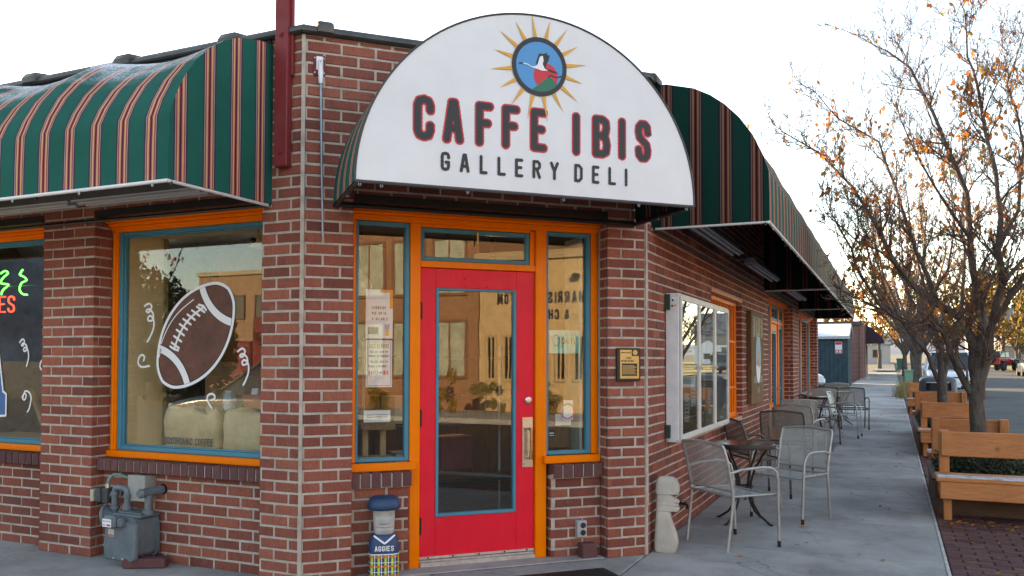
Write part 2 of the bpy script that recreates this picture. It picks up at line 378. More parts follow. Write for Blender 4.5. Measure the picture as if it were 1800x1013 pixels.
def sh_alpha(name, col, alpha, metal=.6, rough=.45):
    m, n, b = new_mat(name); out = n.nodes['Material Output']
    b.inputs['Base Color'].default_value = tuple(col)+(1,); b.inputs['Metallic'].default_value = metal; b.inputs['Roughness'].default_value = rough
    tr = N(n, 'ShaderNodeBsdfTransparent'); mx = N(n, 'ShaderNodeMixShader')
    # woven wire: fine diamond openings
    co = obj_co(n)
    s = N(n, 'ShaderNodeSeparateXYZ'); L(n, co, s.inputs[0])
    def wv(sgn):
        a = N(n, 'ShaderNodeMath', operation='MULTIPLY'); a.inputs[1].default_value = sgn; L(n, s.outputs[0], a.inputs[0])
        q = N(n, 'ShaderNodeMath', operation='ADD'); L(n, a.outputs[0], q.inputs[0]); L(n, s.outputs[2], q.inputs[1])
        q2 = N(n, 'ShaderNodeMath', operation='ADD'); L(n, q.outputs[0], q2.inputs[0]); L(n, s.outputs[1], q2.inputs[1])
        p = N(n, 'ShaderNodeMath', operation='PINGPONG'); p.inputs[1].default_value = .004; L(n, q2.outputs[0], p.inputs[0])
        l = N(n, 'ShaderNodeMath', operation='LESS_THAN'); l.inputs[1].default_value = .004*(1-math.sqrt(1-alpha)); L(n, p.outputs[0], l.inputs[0]); return l.outputs[0]
    mxm = N(n, 'ShaderNodeMath', operation='MAXIMUM'); L(n, wv(1), mxm.inputs[0]); L(n, wv(-1), mxm.inputs[1])
    L(n, mxm.outputs[0], mx.inputs[0]); L(n, tr.outputs[0], mx.inputs[1]); L(n, b.outputs[0], mx.inputs[2]); L(n, mx.outputs[0], out.inputs['Surface']); return m
M_CHAIR = simple('grey_powder_coat', (.42,.425,.415), .42, .55, var=.12, nscale=18, dirt=((.12,.07,.045), .72, 20))
M_CHAIRD = simple('dark_powder_coat', (.115,.105,.095), .45, .5, var=.15, nscale=18)
M_MESHS = sh_alpha('silver_wire_mesh', (.52,.525,.51), .66, .25, .5)
M_MESHD = sh_alpha('dark_wire_mesh', (.21,.19,.165), .74, .2, .5)
M_IRON = simple('dark_wrought_iron', (.035,.031,.028), .5, .5, var=.2, dirt=((.10,.045,.02), .68, 25))
M_STONE = simple('carved_stone', (.50,.45,.385), .9, var=.12, nscale=7, bmp=.5, bscale=90, dirt=((.24,.20,.16), .6, 6))
M_STONE2 = simple('grey_cast_stone', (.43,.41,.385), .85, var=.10, nscale=9, bmp=.4, bscale=90)
M_METER = simple('grey_meter_paint', (.135,.165,.185), .5, .1, var=.14, nscale=9, bmp=.2, bscale=140, dirt=((.09,.10,.11), .62, 9))
M_METERL = simple('pale_grey_box', (.33,.33,.30), .55, .1, var=.1)
M_CONDUIT = simple('green_conduit', (.12,.22,.20), .5, var=.15)
def bark(name, c1, c2):
    m, n, b = new_mat(name); co = geo_pos(n)
    g = noise(n, 1.0, 7, .7, scale_co(n, co, (38, 38, 9)), .8)
    c = ramp(n, g, [(.3, c1), (.7, c2)])
    gr = ramp(n, noise(n, 7, 5, .7, co), [(.52, 0), (.7, .55)]); c = mixc(n, gr, c, (.16,.15,.135))
    L(n, c, b.inputs['Base Color']); b.inputs['Roughness'].default_value = .9
    bump(n, b, g, .7, .012); return m
M_BARK = bark('grey_brown_bark', (.040,.029,.024), (.135,.105,.088))
M_TWIG = simple('twig_bark', (.15,.088,.066), .85, var=.2)
def leaf_mat(name, stops, tr=.45):
    m, n, b = new_mat(name); out = n.nodes['Material Output']
    g = N(n, 'ShaderNodeNewGeometry'); oi = N(n, 'ShaderNodeObjectInfo')
    a = N(n, 'ShaderNodeMath', operation='ADD'); L(n, g.outputs['Random Per Island'], a.inputs[0]); L(n, oi.outputs['Random'], a.inputs[1])
    fr = N(n, 'ShaderNodeMath', operation='FRACT'); L(n, a.outputs[0], fr.inputs[0])
    c = ramp(n, fr.outputs[0], stops); L(n, c, b.inputs['Base Color']); b.inputs['Roughness'].default_value = .6
    t = N(n, 'ShaderNodeBsdfTranslucent'); L(n, c, t.inputs[0]); mx = N(n, 'ShaderNodeMixShader'); mx.inputs[0].default_value = tr
    L(n, b.outputs[0], mx.inputs[1]); L(n, t.outputs[0], mx.inputs[2]); L(n, mx.outputs[0], out.inputs['Surface']); return m
M_LEAF = leaf_mat('autumn_leaf', [(0, (.42,.10,.02)), (.35, (.50,.16,.03)), (.6, (.40,.20,.05)), (.85, (.36,.22,.06)), (1, (.22,.22,.05))])
M_LEAFO = leaf_mat('orange_foliage', [(0, (.40,.11,.02)), (.5, (.48,.20,.03)), (1, (.34,.17,.04))])
M_LEAFY = leaf_mat('yellow_foliage', [(0, (.33,.19,.04)), (.5, (.42,.27,.06)), (1, (.22,.17,.05))])
M_LEAFG = leaf_mat('dark_shrub', [(0, (.020,.032,.016)), (.5, (.040,.055,.028)), (1, (.075,.085,.05))], .25)
M_GRASS = leaf_mat('dry_grass', [(0, (.22,.17,.07)), (.5, (.35,.27,.12)), (1, (.16,.13,.05))], .3)
M_EVER = leaf_mat('evergreen', [(0, (.012,.022,.012)), (1, (.03,.045,.025))], .2)
M_SNOW = simple('snow', (.82,.85,.90), .7, var=.05, nscale=8, bmp=.3, bscale=30)
# ------------------------------------------------------------------ frames of the three facades: u along the wall, v into the building
S2 = 2**-.5
AX, AY, RXX = -3.600, 4.574, -1.745
FL = frame((0, AY), (1, 0), (0, 1))                       # left facade, u = world x
FD = frame((AX, AY), (S2, S2), (-S2, S2))                 # canted corner with the door, u from the left corner
FR = frame((RXX, 0), (0, 1), (-1, 0))                     # right facade, u = world y
DL = 2.6235
YE = 23.3                                                 # far end of the building

# ------------------------------------------------------------------ the ground
def sheet(name, xs, ys, z, mat, smooth=False):
    mb = MB(); vs = [(x, y, z + gz(y)) for y in ys for x in xs]; n = len(xs)
    fs = [(j*n+i, j*n+i+1, (j+1)*n+i+1, (j+1)*n+i) for j in range(len(ys)-1) for i in range(n-1)]
    mb.add(vs, fs); return tag(mb.build(name, mat), kind='structure')
YS = [-400, -100, -30, 0, 9, 15, 20, 30, 40, 60, 80, 100, 130, 180, 300, 700, 1500]
ground = sheet('ground', [-1500, -300, -60, -9.5, 14.5, 60, 300, 1500], YS, -.16, M_EARTH)
road = sheet('road', [1.62, 4, 7.5, 11.0], [-60, -30, 0, 9, 15, 20, 30, 40, 60, 80, 100, 130, 180], -.13, M_ASPH)
mb = MB(); mb.add([(-60, -14.0, -.126), (1.62, -14.0, -.126), (1.62, -1.3, -.126), (-60, -1.3, -.126)], [(0, 1, 2, 3)])
tag(mb.build('road', M_ASPH), kind='structure')
mb = MB(); mb.add([(-40, 77.6, gz(77.6)-.125), (1.62, 77.6, gz(77.6)-.125), (1.62, 87, gz(87)-.125), (-40, 87, gz(87)-.125)], [(0, 1, 2, 3)])
tag(mb.build('road', M_ASPH), kind='structure')
# parking lot between the cafe and the shed
mb = MB(); mb.add([(-24, 24.4, gz(24.4)-.03), (-1.8, 24.4, gz(24.4)-.03), (-1.8, 50, gz(50)-.03), (-24, 50, gz(50)-.03)], [(0, 1, 2, 3)])
tag(mb.build('parking_lot', M_ASPH), kind='structure')

sidewalk = tag(sheet('sidewalk', [-9.6, -4, -1.5, .33], [-1.1, 2, 6, 9, 15, 20, 30, 40, 60, 77.4], -.022, M_JOINT), kind='structure')
def slab(x0, x1, y0, y1):
    g = .006; mb = MB(); z0, z1 = gz(y0), gz(y1)
    dz = RND.uniform(-.002, .002); b = .010
    def zz(y): return z0 + (z1-z0)*(y-y0)/(y1-y0) + dz
    a, c, d, e = x0+g, x1-g, y0+g, y1-g
    vs = [(a, d, zz(d)-.05), (c, d, zz(d)-.05), (c, e, zz(e)-.05), (a, e, zz(e)-.05),
          (a, d, zz(d)-b*.6), (c, d, zz(d)-b*.6), (c, e, zz(e)-b*.6), (a, e, zz(e)-b*.6),
          (a+b, d+b, zz(d)), (c-b, d+b, zz(d)), (c-b, e-b, zz(e)), (a+b, e-b, zz(e))]
    fs = [(8, 9, 10, 11)] + [(i, (i+1) % 4, 4+(i+1) % 4, 4+i) for i in range(4)] + [(4+i, 4+(i+1) % 4, 8+(i+1) % 4, 8+i) for i in range(4)]
    mb.add(vs, fs); part(mb, 'slab', M_CONC, sidewalk)
ys = [-1.1, .6, 2.25, 3.8, 5.45]
for j in range(len(ys)-1):
    xe = [.35, -1.28, -2.95, -4.62, -6.3, -7.97, -9.6]
    for i in range(len(xe)-1): slab(xe[i+1], xe[i], ys[j], ys[j+1])
yy = 5.45; k = 0
while yy < 77:
    st = 1.62 if k % 3 else 1.5
    if yy < 9: slab(-3.4, -1.75, yy, yy+st); slab(-1.75, .35, yy, yy+st)
    else: slab(-1.9, .35, yy, min(77.3, yy+st))
    yy += st; k += 1
mb = MB()
for y in range(88, 180, 3): mb.box(-1.7, .3, y+.01, y+2.98, gz(y)-.05, gz(y)+.01)
tag(mb.build('far_sidewalk', M_CONC), kind='structure')

# kerb along the street, each stone a piece
kerb = tag(sheet('kerb', [1.50, 1.60], [-1.2, 9, 20, 40, 77], -.10, M_JOINT), kind='structure')
yy = -1.2
while yy < 77:
    st = 1.8 if yy < 40 else 6.0
    mb = MB(); a, b = gz(yy), gz(yy+st); mb.bbox(1.46, 1.62, yy+.006, yy+st-.006, -.16, .004, .012)
    mb.v = [(x, y, z + a + (b-a)*(y-yy)/st) for x, y, z in mb.v]
    part(mb, 'kerb_stone', M_KERB, kerb); yy += st
xx = -9.6
while xx < 1.4:
    mb = MB(); mb.bbox(xx+.006, xx+1.79, -1.28, -1.12, -.16, .003, .012); part(mb, 'kerb_stone', M_KERB, kerb); xx += 1.8
# brick paving in the furniture strip: herringbone-like running courses, near ones as pieces, the far ones joined
paving = tag(sheet('paving', [.36, 1.45], [-1.1, 4, 9, 15, 20, 30, 40, 77], -.018, M_JOINT), kind='structure')
pv = []; far_pv = MB()
row = 0; yy = 4.6
paver_meshes = {}
while yy < 40:
    off = .105 if row % 2 else 0; xx = .375 - off
    while xx < 1.44:
        a, b = max(.378, xx), min(1.44, xx+.2)
        if b-a > .04:
            pv.append((a, b, yy, yy+.095))
        xx += .208
    yy += .103; row += 1
near = [p for p in pv if p[3] < 9.3 and 5.9 < p[2]]
for a, b, y0, y1 in pv:
    q = (a, b, y0, y1); dz = RND.uniform(-.005, .003)
    if q in near:
        mb = MB(); hx = (b-a)/2; hy = (y1-y0)/2; key = round(hx, 3)
        if key not in paver_meshes:
            mb.bbox(-hx, hx, -hy, hy, -.03, 0, .006); paver_meshes[key] = mb.mesh('paver', M_PAVER)
        o = bpy.data.objects.new('paver', paver_meshes[key]); COL.objects.link(o); o.parent = paving
        o.matrix_basis = T((a+b)/2, (y0+y1)/2, dz+gz(y0)) @ RX(RND.uniform(-.02, .02)) @ RY(RND.uniform(-.012, .012)) @ RZ(RND.uniform(-.015, .015))
    elif y0 >= 9.3 or y1 <= 6:
        far_pv.bbox(a, b, y0, y1, -.03+gz(y0), dz+gz(y0), .006)
far_pv_o = part(far_pv, 'pavers', M_PAVER, paving); far_pv_o['kind'] = 'stuff'
# white edging strip along the paving
mb = MB()
yy = 4.6
while yy < 36:
    st = RND.uniform(.5, 1.4)
    mb.bbox(.345, .368, yy, yy+st-.03, -.03+gz(yy), .004+gz(yy), .004); yy += st
tag(mb.build('paving_edge', simple('worn_white_edge', (.55,.53,.50), .8, dirt=((.2,.18,.16), .55, 9))), kind='structure')
# lawn strips and verge beyond the paving
mb = MB(); mb.add([(.37, 40, gz(40)-.01), (1.45, 40, gz(40)-.01), (1.45, 77, gz(77)-.01), (.37, 77, gz(77)-.01)], [(0, 1, 2, 3)])
tag(mb.build('verge', M_EARTH), kind='structure')
# far side of the street: kerb and walk
mb = MB(); mb.box(11.0, 11.2, -60, 30, -.16, .0); mb.box(11.2, 14.2, -60, 30, -.15, -.005)
tag(mb.build('far_pavement', M_CONC), kind='structure')
mb = MB()
for y0, y1 in ((30, 60), (60, 100), (100, 180)):
    mb.add([(11.0, y0, gz(y0)-.05), (40, y0, gz(y0)-.05), (40, y1, gz(y1)-.05), (11.0, y1, gz(y1)-.05)], [(0, 1, 2, 3)])
tag(mb.build('lawn', simple('dry_lawn', (.30,.24,.07), .95, var=.25, nscale=2)), kind='structure')

# ------------------------------------------------------------------ the cafe building
cafe = thing('brick_cafe_building', 'red brick corner cafe with orange window frames, turquoise trim and a red door', 'building', (0, 0, 0))
CH, JT, PER = .0765, .0150, .2355
BR = []          # every brick: (world matrix of its front-centre, half length, half height, depth, kind)
def bricks(F, u0, u1, z0, z1, v=0.0, anchor=None, depth=.05):
    anchor = u0 if anchor is None else anchor
    r0 = int(math.ceil((z0-.004)/CH)); r = r0
    while (r+1)*CH - JT <= z1 + .004:
        off = (PER/2 if r % 2 else 0)
        k = math.floor((u0-anchor-off)/PER) - 1
        while anchor+off+k*PER < u1:
            a = max(u0, anchor+off+k*PER); b = min(u1, anchor+off+(k+1)*PER-JT)
            if b-a > .028: BR.append((F, (a+b)/2, (b-a)/2, r*CH+(CH-JT)/2, (CH-JT)/2, v, depth, 'brick'))
            k += 1
        r += 1
    rest = z1 - r*CH
    if .028 < rest < CH-JT:                       # cut course under the sill or lintel
        k = math.floor((u0-anchor)/PER) - 1
        while anchor+k*PER < u1:
            a = max(u0, anchor+k*PER); b = min(u1, anchor+(k+1)*PER-JT)
            if b-a > .028: BR.append((F, (a+b)/2, (b-a)/2, r*CH+(rest-.006)/2, (rest-.006)/2, v, depth, 'brick'))
            k += 1
def rowlock(F, u0, u1, z0, z1, v0, v1, w=.066, j=.012):
    n = max(1, round((u1-u0+j)/(w+j))); st = (u1-u0+j)/n
    for i in range(n):
        a = u0+i*st; BR.append((F, a+(st-j)/2, (st-j)/2, (z0+z1)/2, (z1-z0)/2, v0, v1-v0, 'sill'))
core = MB()
def cbox(F, u0, u1, v0, v1, z0, z1): core.box(u0, u1, v0, v1, z0, z1, F)
def wp(F, u, v): p = F @ Vector((u, v, 0)); return (p.x, p.y)
RC = .0055      # mortar recess
TOPZ = 3.70
# piers
PL0, PL1 = -6.14, -5.567            # left pier
cbox(FL, PL0+RC, PL1-RC, RC, .40, 0, 2.60)
bricks(FL, PL0, PL1, 0, 2.60, 0, PL0-.12)
FRET = frame((PL1, AY), (0, 1), (-1, 0)); bricks(FRET, .0, .17, 0, 2.60, 0, -.06, .03)
cbox(FL, -8.60, -7.86, RC, .40, 0, 2.60); bricks(FL, -8.6, -7.86, 0, 2.60)
CP0 = -3.947
core.prism([wp(FL, CP0+RC, .40), wp(FL, CP0+RC, RC), (AX-.0022, AY+RC), wp(FD, .345-RC, RC), wp(FD, .345-RC, .40)], 0, 2.60)
bricks(FL, CP0, AX-.012, 0, 2.60, 0, CP0-.10); bricks(FD, .012, .345, 0, 2.60, 0, .012-.105)
FRD = frame(tuple(FD @ Vector((.345, 0, 0)))[:2], (-S2, S2), (-S2, -S2))
cxr = FD @ Vector((2.288, 0, 0))
core.prism([wp(FD, 2.288+RC, .40), wp(FD, 2.288+RC, RC), (RXX-RC+.003, 6.429+.003), (RXX-RC, 6.62), (RXX-.45, 6.62)], 0, 2.60)
bricks(FD, 2.288, DL-.012, 0, 2.60, 0, 2.288-.105)
FRT = frame((cxr.x, cxr.y), (S2, -S2), (S2, S2)); bricks(FRT, -.13, 0, 0, 2.60, 0, -.16, .03)
# thick pointed joint on both corners of the canted face
for F, u in ((FD, 0.0), (FD, DL)):
    p = F @ Vector((u, 0, 0)); z = 0
    while z < 3.70:
        h = RND.uniform(.25, .5); r = RND.uniform(.010, .0135)
        core.box(-r, r, -r, r, z, min(3.70, z+h), T(p.x-.004, p.y+.006, 0) @ RZ(rad(22.5) if u == 0 else rad(67.5))); z += h
# right wall, with a low window behind the notice case
W1a, W1b, W1z0, W1z1 = 9.05, 11.07, .80, 2.24
cbox(FR, 6.60, W1a, RC, .40, 0, 2.60); cbox(FR, W1a, W1b, RC, .40, 0, W1z0); cbox(FR, W1a, W1b, RC, .40, W1z1, 2.60); cbox(FR, W1b+RC, 13.633-RC, RC, .40, 0, 2.60)
bricks(FR, 6.429+.012, W1a, 0, 2.60, 0, 6.4); bricks(FR, W1a+JT, W1b, 0, W1z0-.01, 0, 6.4); bricks(FR, W1a+JT, W1b, W1z1+.01, 2.60, 0, 6.4); bricks(FR, W1b, 13.633, 0, 2.60, 0, W1b-.1)
FQ = lambda y: frame((RXX, y), (1, 0), (0, 1))
bricks(FQ(W1b), -.16, 0, W1z0, W1z1, 0, -.2, .03)
for a, b in ((17.154, 18.344), (22.9, YE)):
    cbox(FR, a+RC, b-RC, RC, .40, 0, 2.60); bricks(FR, a, b, 0, 2.60, 0, a-.1); bricks(FQ(a), -.22, 0, 0, 2.60, 0, -.3, .03)
cbox(FR, 18.344, 22.9, .10+RC, .40, 0, .62); bricks(FR, 18.35, 22.9, 0, .62, .10)
# bulkheads and rowlock sills
for a, b in ((PL1, CP0), (-7.86, PL0)):
    cbox(FL, a, b, .11+RC, .40, 0, .655); bricks(FL, a, b, 0, .65, .11, a-.05); rowlock(FL, a+.003, b-.003, .652, .745, .045, .20)
    cbox(FL, a, b, .055, .40, .655, .738)
for a, b in ((.345, .772), (1.868, 2.288)):
    cbox(FD, a+RC, b-RC, .12+RC, .40, 0, .61); bricks(FD, a+.003, b, 0, .61, .12, a-.08); rowlock(FD, a+.003, b+.006 if a < 1 else b-.003, .612, .715, .068, .22)
    cbox(FD, a+.004, b-.004, .078, .40, .61, .706)
FEB = frame(wp(FD, 1.868, .12), (S2, -S2), (S2, S2)); bricks(FEB, -.10, 0, 0, .61, 0, -.11, .03)
# wall above the openings, behind the awnings
cbox(FL, -9.5, AX-.002, RC, .30, 2.60, TOPZ); bricks(FL, -9.5, AX-.012, 2.595, TOPZ, 0, CP0-.10)
cbox(FD, .0, DL, RC, .30, 2.60, TOPZ); bricks(FD, .012, DL-.012, 2.595, TOPZ, 0, .012-.105)
cbox(FR, 6.43, YE, RC, .30, 2.60, TOPZ); bricks(FR, 6.441, YE, 2.595, TOPZ, 0, 6.4)
# return wall far end, back and left end so the block is closed
core.box(-9.5, RXX-.3, YE-.3, YE, 0, TOPZ); core.box(-9.5, -9.2, AY+.3, YE, 0, TOPZ); core.box(-9.5, -8.6, AY+RC, AY+.4, 0, 2.6)
core_o = part(core, 'wall', M_MORTAR, cafe)

# sort the bricks by their size in the picture: the 300 largest are pieces of their own
def pix(p):
    d = Vector(p) - Vector(CAM_P); z = d.dot(cf_)
    if z < .1: return None
    return 900 + 1484.84*d.dot(cr_)/z, 593.65 - 1484.84*d.dot(cu_)/z
def brick_area(b):
    F, u, hl, z, hh, v, dp, k = b
    c = [pix(F @ Vector((u+sx*hl, v, z+sz*hh))) for sx, sz in ((-1, -1), (1, -1), (1, 1), (-1, 1))]
    if any(q is None for q in c): return 0
    m = (sum(q[0] for q in c)/4, sum(q[1] for q in c)/4)
    if not (5 < m[0] < 1795 and 5 < m[1] < 1008): return 0
    if z > 2.56 and not (F is FD and u < .5) and not (F is FL and u > -3.85): return 0
    ar = 0
    for i in range(4): ar += c[i][0]*c[(i+1) % 4][1] - c[(i+1) % 4][0]*c[i][1]
    nrm = (F.to_3x3() @ Vector((0, -1, 0)))
    if nrm.dot(Vector(CAM_P) - (F @ Vector((u, v, z)))) <= 0: return 0
    return abs(ar)/2
BR.sort(key=brick_area, reverse=True)
def brick_box(mb, hl, hh, dp, M, b=.0035):
    vs = [(-hl, b, -hh), (hl, b, -hh), (hl, b, hh), (-hl, b, hh), (-hl+b, 0, -hh+b), (hl-b, 0, -hh+b), (hl-b, 0, hh-b), (-hl+b, 0, hh-b),
          (-hl, dp, -hh), (hl, dp, -hh), (hl, dp, hh), (-hl, dp, hh)]
    fs = [(4, 5, 6, 7)] + [(i, (i+1) % 4, 4+(i+1) % 4, 4+i) for i in range(4)] + [(8+i, 8+(i+1) % 4, (i+1) % 4, i) for i in range(4)]
    mb.add(vs, fs, M)
bmesh_cache = {}
stuff_b, stuff_s = MB(), MB()
r_ = random.Random(3)
for i, (F, u, hl, z, hh, v, dp, k) in enumerate(BR):
    j = r_.uniform(-.0022, .0012)
    Mb = F @ T(u, v+j, z) @ RZ(r_.uniform(-.006, .006)) @ RX(r_.uniform(-.025, .025)) @ RY(r_.uniform(-.008, .008)) @ Matrix.Diagonal((r_.uniform(.965, 1.012), 1, r_.uniform(.94, 1.03), 1))
    if i < 300:
        key = (round(hl, 3), round(hh, 4), round(dp, 3), k)
        if key not in bmesh_cache:
            mb = MB(); brick_box(mb, hl, hh, dp, None); bmesh_cache[key] = mb.mesh('brick', M_BRICK if k == 'brick' else M_SILL)
        o = bpy.data.objects.new('brick', bmesh_cache[key]); COL.objects.link(o); o.parent = core_o; o.matrix_basis = Mb
    else: brick_box(stuff_b if k == 'brick' else stuff_s, hl, hh, dp, Mb)
# the two joined remainders share one object
stuff_b.mi = [0]*len(stuff_b.f); b0 = len(stuff_b.v); stuff_b.v += stuff_s.v
for f in stuff_s.f: stuff_b.f.append(tuple(b0+q for q in f)); stuff_b.mi.append(1); stuff_b.uv.append(None)
o = part(stuff_b, 'brickwork', [M_BRICK, M_SILL], core_o); o['kind'] = 'stuff'

# roof slab, coping with its raised clips
mb = MB()
foot = [(-9.45, AY+.05), (AX, AY+.05), (RXX-.05, 6.45), (RXX-.05, YE-.02), (-9.45, YE-.02)]
mb.prism(foot, 3.55, 3.60); part(mb, 'roof', simple('roof_membrane', (.2,.19,.18), .9), cafe)
def coping(F, u0, u1, step):
    mb = MB(); prof = [(-.035, 0), (-.05, .012), (-.05, .03), (-.03, .055), (.05, .072), (.16, .072), (.30, .05), (.30, 0)]
    mb.rings([[(u, a, TOPZ+b) for a, b in prof] for u in (u0, u1)], F); c = part(mb, 'coping', M_COPING, cafe, angle=40)
    u = u0+.1
    while u < u1:
        mb = MB(); pr = [(-.07, .005), (-.075, .045), (-.05, .082), (.05, .098), (.13, .096), (.13, .04), (-.02, .0)]
        w = .16 if F is not FD else .11
        mb.rings([[(u+d, a*(1 if 0 < i_ < 3 else .93), TOPZ+b*(1 if 0 < i_ < 3 else .9)+.004) for a, b in pr] for i_, d in enumerate((0, .015, w-.02, w))], F)
        part(mb, 'coping_clip', M_COPING, c, angle=35); u += step
coping(FL, -9.5, AX+.02, 1.02); coping(FD, -.02, DL+.02, .86); coping(FR, 6.42, YE, 1.1)
# dark steel lintels
for F, a, b in ((FL, -7.86, PL0), (FL, PL1, CP0), (FD, .345, 2.288), (FR, 13.633, 17.154), (FR, 18.344, 22.9)):
    mb = MB(); mb.box(a, b, -.007, .2, 2.587, 2.640, F); part(mb, 'lintel', M_BLACK, cafe)

# ---- joinery
def rails(mb, F, u0, u1, z0, z1, v0, v1, wl, wr, wb, wt, b=.004):
    mb.bbox(u0, u0+wl, v0, v1, z0, z1, b, F); mb.bbox(u1-wr, u1, v0, v1, z0, z1, b, F)
    mb.bbox(u0+wl, u1-wr, v0+.001, v1, z0, z0+wb, b, F); mb.bbox(u0+wl, u1-wr, v0+.001, v1, z1-wt, z1, b, F)
def pane(F, u0, u1, z0, z1, v, parent, mat=None):
    mb = MB(); mb.box(u0, u1, v, v+.006, z0, z1, F); return part(mb, 'pane', mat or M_GLASS, parent)
def header(mb, F, u0, u1, over=.03):
    mb.bbox(u0, u1, .155, .26, 2.492, 2.585, .004, F)
    mb.bbox(u0-over, u1+over, .085, .20, 2.555, 2.583, .005, F); mb.bbox(u0-over*.5, u1+over*.5, .115, .20, 2.530, 2.554, .004, F)
    mb.bbox(u0, u1, .135, .20, 2.512, 2.529, .004, F)
def shop_window(F, u0, u1, zb=.745, zt=2.50):
    fr = MB(); header(fr, F, u0+.002, u1-.002, 0.0)
    for a in (u0, u1-.058):
        fr.bbox(a+.001, a+.057, .165, .26, zb+.05, 2.495, .004, F); fr.bbox(a+.016, a+.042, .150, .17, zb+.05, 2.495, .006, F)
    fr.bbox(u0-.002, u1, .130, .26, zb+.002, zb+.052, .006, F)
    w_ = part(fr, 'window', M_ORANGE, cafe)
    b = MB(); rails(b, F, u0+.059, u1-.059, zb+.053, 2.491, .180, .235, .034, .034, .034, .030)
    rails(b, F, u0+.094, u1-.094, zb+.088, 2.460, .198, .232, .010, .010, .010, .010, .002)
    part(b, 'inner_trim', M_BLUE, w_)
    pane(F, u0+.100, u1-.100, zb+.094, 2.454, .212, w_, M_GLASSL)
    return w_
win1 = shop_window(FL, PL1, CP0); win2 = shop_window(FL, -7.86, PL0)
# plain lining boards inside the bigger window
mb = MB(); mb.bbox(PL1+.075, PL1+.10, .245, .62, .78, 2.52, .004, FL); mb.bbox(PL1+.10, CP0-.02, .245, .62, 2.495, 2.52, .004, FL); mb.bbox(PL1+.10, CP0-.02, .245, .95, .775, .80, .004, FL)
part(mb, 'reveal', M_CREAM, win1)
mb = MB(); mb.bbox(PL1+.100, PL1+.112, .58, .625, .80, 2.49, .004, FL); part(mb, 'reveal_edge', simple('olive_edge', (.27,.24,.09), .6), win1)
mb = MB(); mb.bbox(-7.75, PL0-.03, .245, .95, .775, .80, .004, FL); part(mb, 'reveal', M_CREAM, win2)

# door screen on the canted face
fr = MB(); header(fr, FD, .347, 2.286, .0)
fr.bbox(.347, .392, .165, .26, .775, 2.495, .004, FD); fr.bbox(2.232, 2.286, .165, .26, .775, 2.495, .004, FD); fr.bbox(2.247, 2.262, .155, .17, .775, 2.495, .005, FD)
fr.bbox(.783, .860, .165, .27, .0, 2.495, .004, FD); fr.bbox(1.762, 1.852, .165, .27, .0, 2.495, .004, FD)
fr.bbox(.861, 1.761, .167, .27, 2.176, 2.224, .004, FD); fr.bbox(1.722, 1.760, .185, .27, 2.225, 2.485, .003, FD); fr.bbox(.862, 1.722, .17, .27, 2.470, 2.492, .003, FD)
screen = part(fr, 'door_screen', M_ORANGE, cafe)
for a, b in ((.346, .822), (1.818, 2.287)):
    mb = MB(); mb.bbox(a, b, .115, .164, .717, .774, .006, FD); part(mb, 'timber_sill', M_ORANGE, screen)
for a, b in ((.393, .782), (1.853, 2.231)):
    m_ = MB(); rails(m_, FD, a, b, .776, 2.491, .178, .235, .020, .034, .030, .030); w_ = part(m_, 'sidelight', M_BLUE, screen)
    mb = MB(); mb.box(a+.019, b-.033, .210, .216, .805, 2.462, FD); part(mb, 'pane', M_GLASS, screen)
mb = MB(); rails(mb, FD, .863, 1.721, 2.226, 2.469, .195, .24, .032, .032, .032, .032); part(mb, 'transom', M_BLUE, screen)
mb = MB(); mb.box(.894, 1.690, .213, .219, 2.257, 2.438, FD); part(mb, 'pane', M_GLASS, screen)
mb = MB(); mb.bbox(1.29, 1.305, .175, .20, 2.42, 2.455, .003, FD); mb.tube([(1.297, .172, 2.42), (1.297, .180, 2.36)], .006, 6, FD); part(mb, 'transom_latch', M_BRASS, screen)
mb = MB(); mb.box(2.155, 2.178, .222, .50, .80, 2.47, FD); part(mb, 'reveal', simple('grey_green_paint', (.28,.30,.25), .6), screen)

door = MB()
d0, d1, dz0, dz1 = .864, 1.758, .058, 2.172
rails(door, FD, d0, d1, dz0, dz1, .190, .234, .118, .146, .300, .142, .003)
door_o = part(door, 'door', M_RED, cafe)
mb = MB(); rails(mb, FD, d0+.119, d1-.147, dz0+.301, dz1-.143, .184, .236, .022, .022, .022, .016, .003); part(mb, 'glazing_bead', M_BLUE, door_o)
pane(FD, d0+.13, d1-.158, dz0+.312, dz1-.155, .208, door_o)
for z in (1.86, 1.08, .30):
    mb = MB(); mb.tube([(d0-.003, .180, z-.065), (d0-.003, .180, z+.065)], .009, 8, FD); mb.box(d0-.022, d0+.016, .188, .192, z-.06, z+.06, FD); part(mb, 'hinge', M_BRONZE, door_o)
mb = MB(); mb.bbox(1.662, 1.748, .184, .190, .69, 1.07, .002, FD); part(mb, 'push_plate', M_STEEL, door_o)
mb = MB(); mb.tube([(1.705, .184, .985), (1.705, .135, .985)], .011, 10, FD); mb.tube([(1.705, .184, .765), (1.705, .135, .765)], .011, 10, FD)
mb.tube([(1.705, .132, .995), (1.712, .128, .96), (1.712, .125, .93)], [.014, .011, .009], 10, FD); mb.tube([(1.712, .125, .94), (1.712, .125, .81)], .012, 10, FD); mb.tube([(1.712, .125, .83), (1.708, .130, .755)], [.014, .013], 10, FD)
part(mb, 'pull_handle', M_BRASS, door_o, angle=40)
mb = MB(); mb.lathe([(.028, 0), (.028, .012), (.022, .016), (.012, .016)], 20, FD @ T(1.709, .190, 1.196) @ RX(rad(90))); part(mb, 'deadbolt', M_STEEL, door_o, angle=40)
mb = MB(); mb.box(d0, d1, .186, .1895, .060, .078, FD); part(mb, 'door_sweep', M_CAULK, door_o)
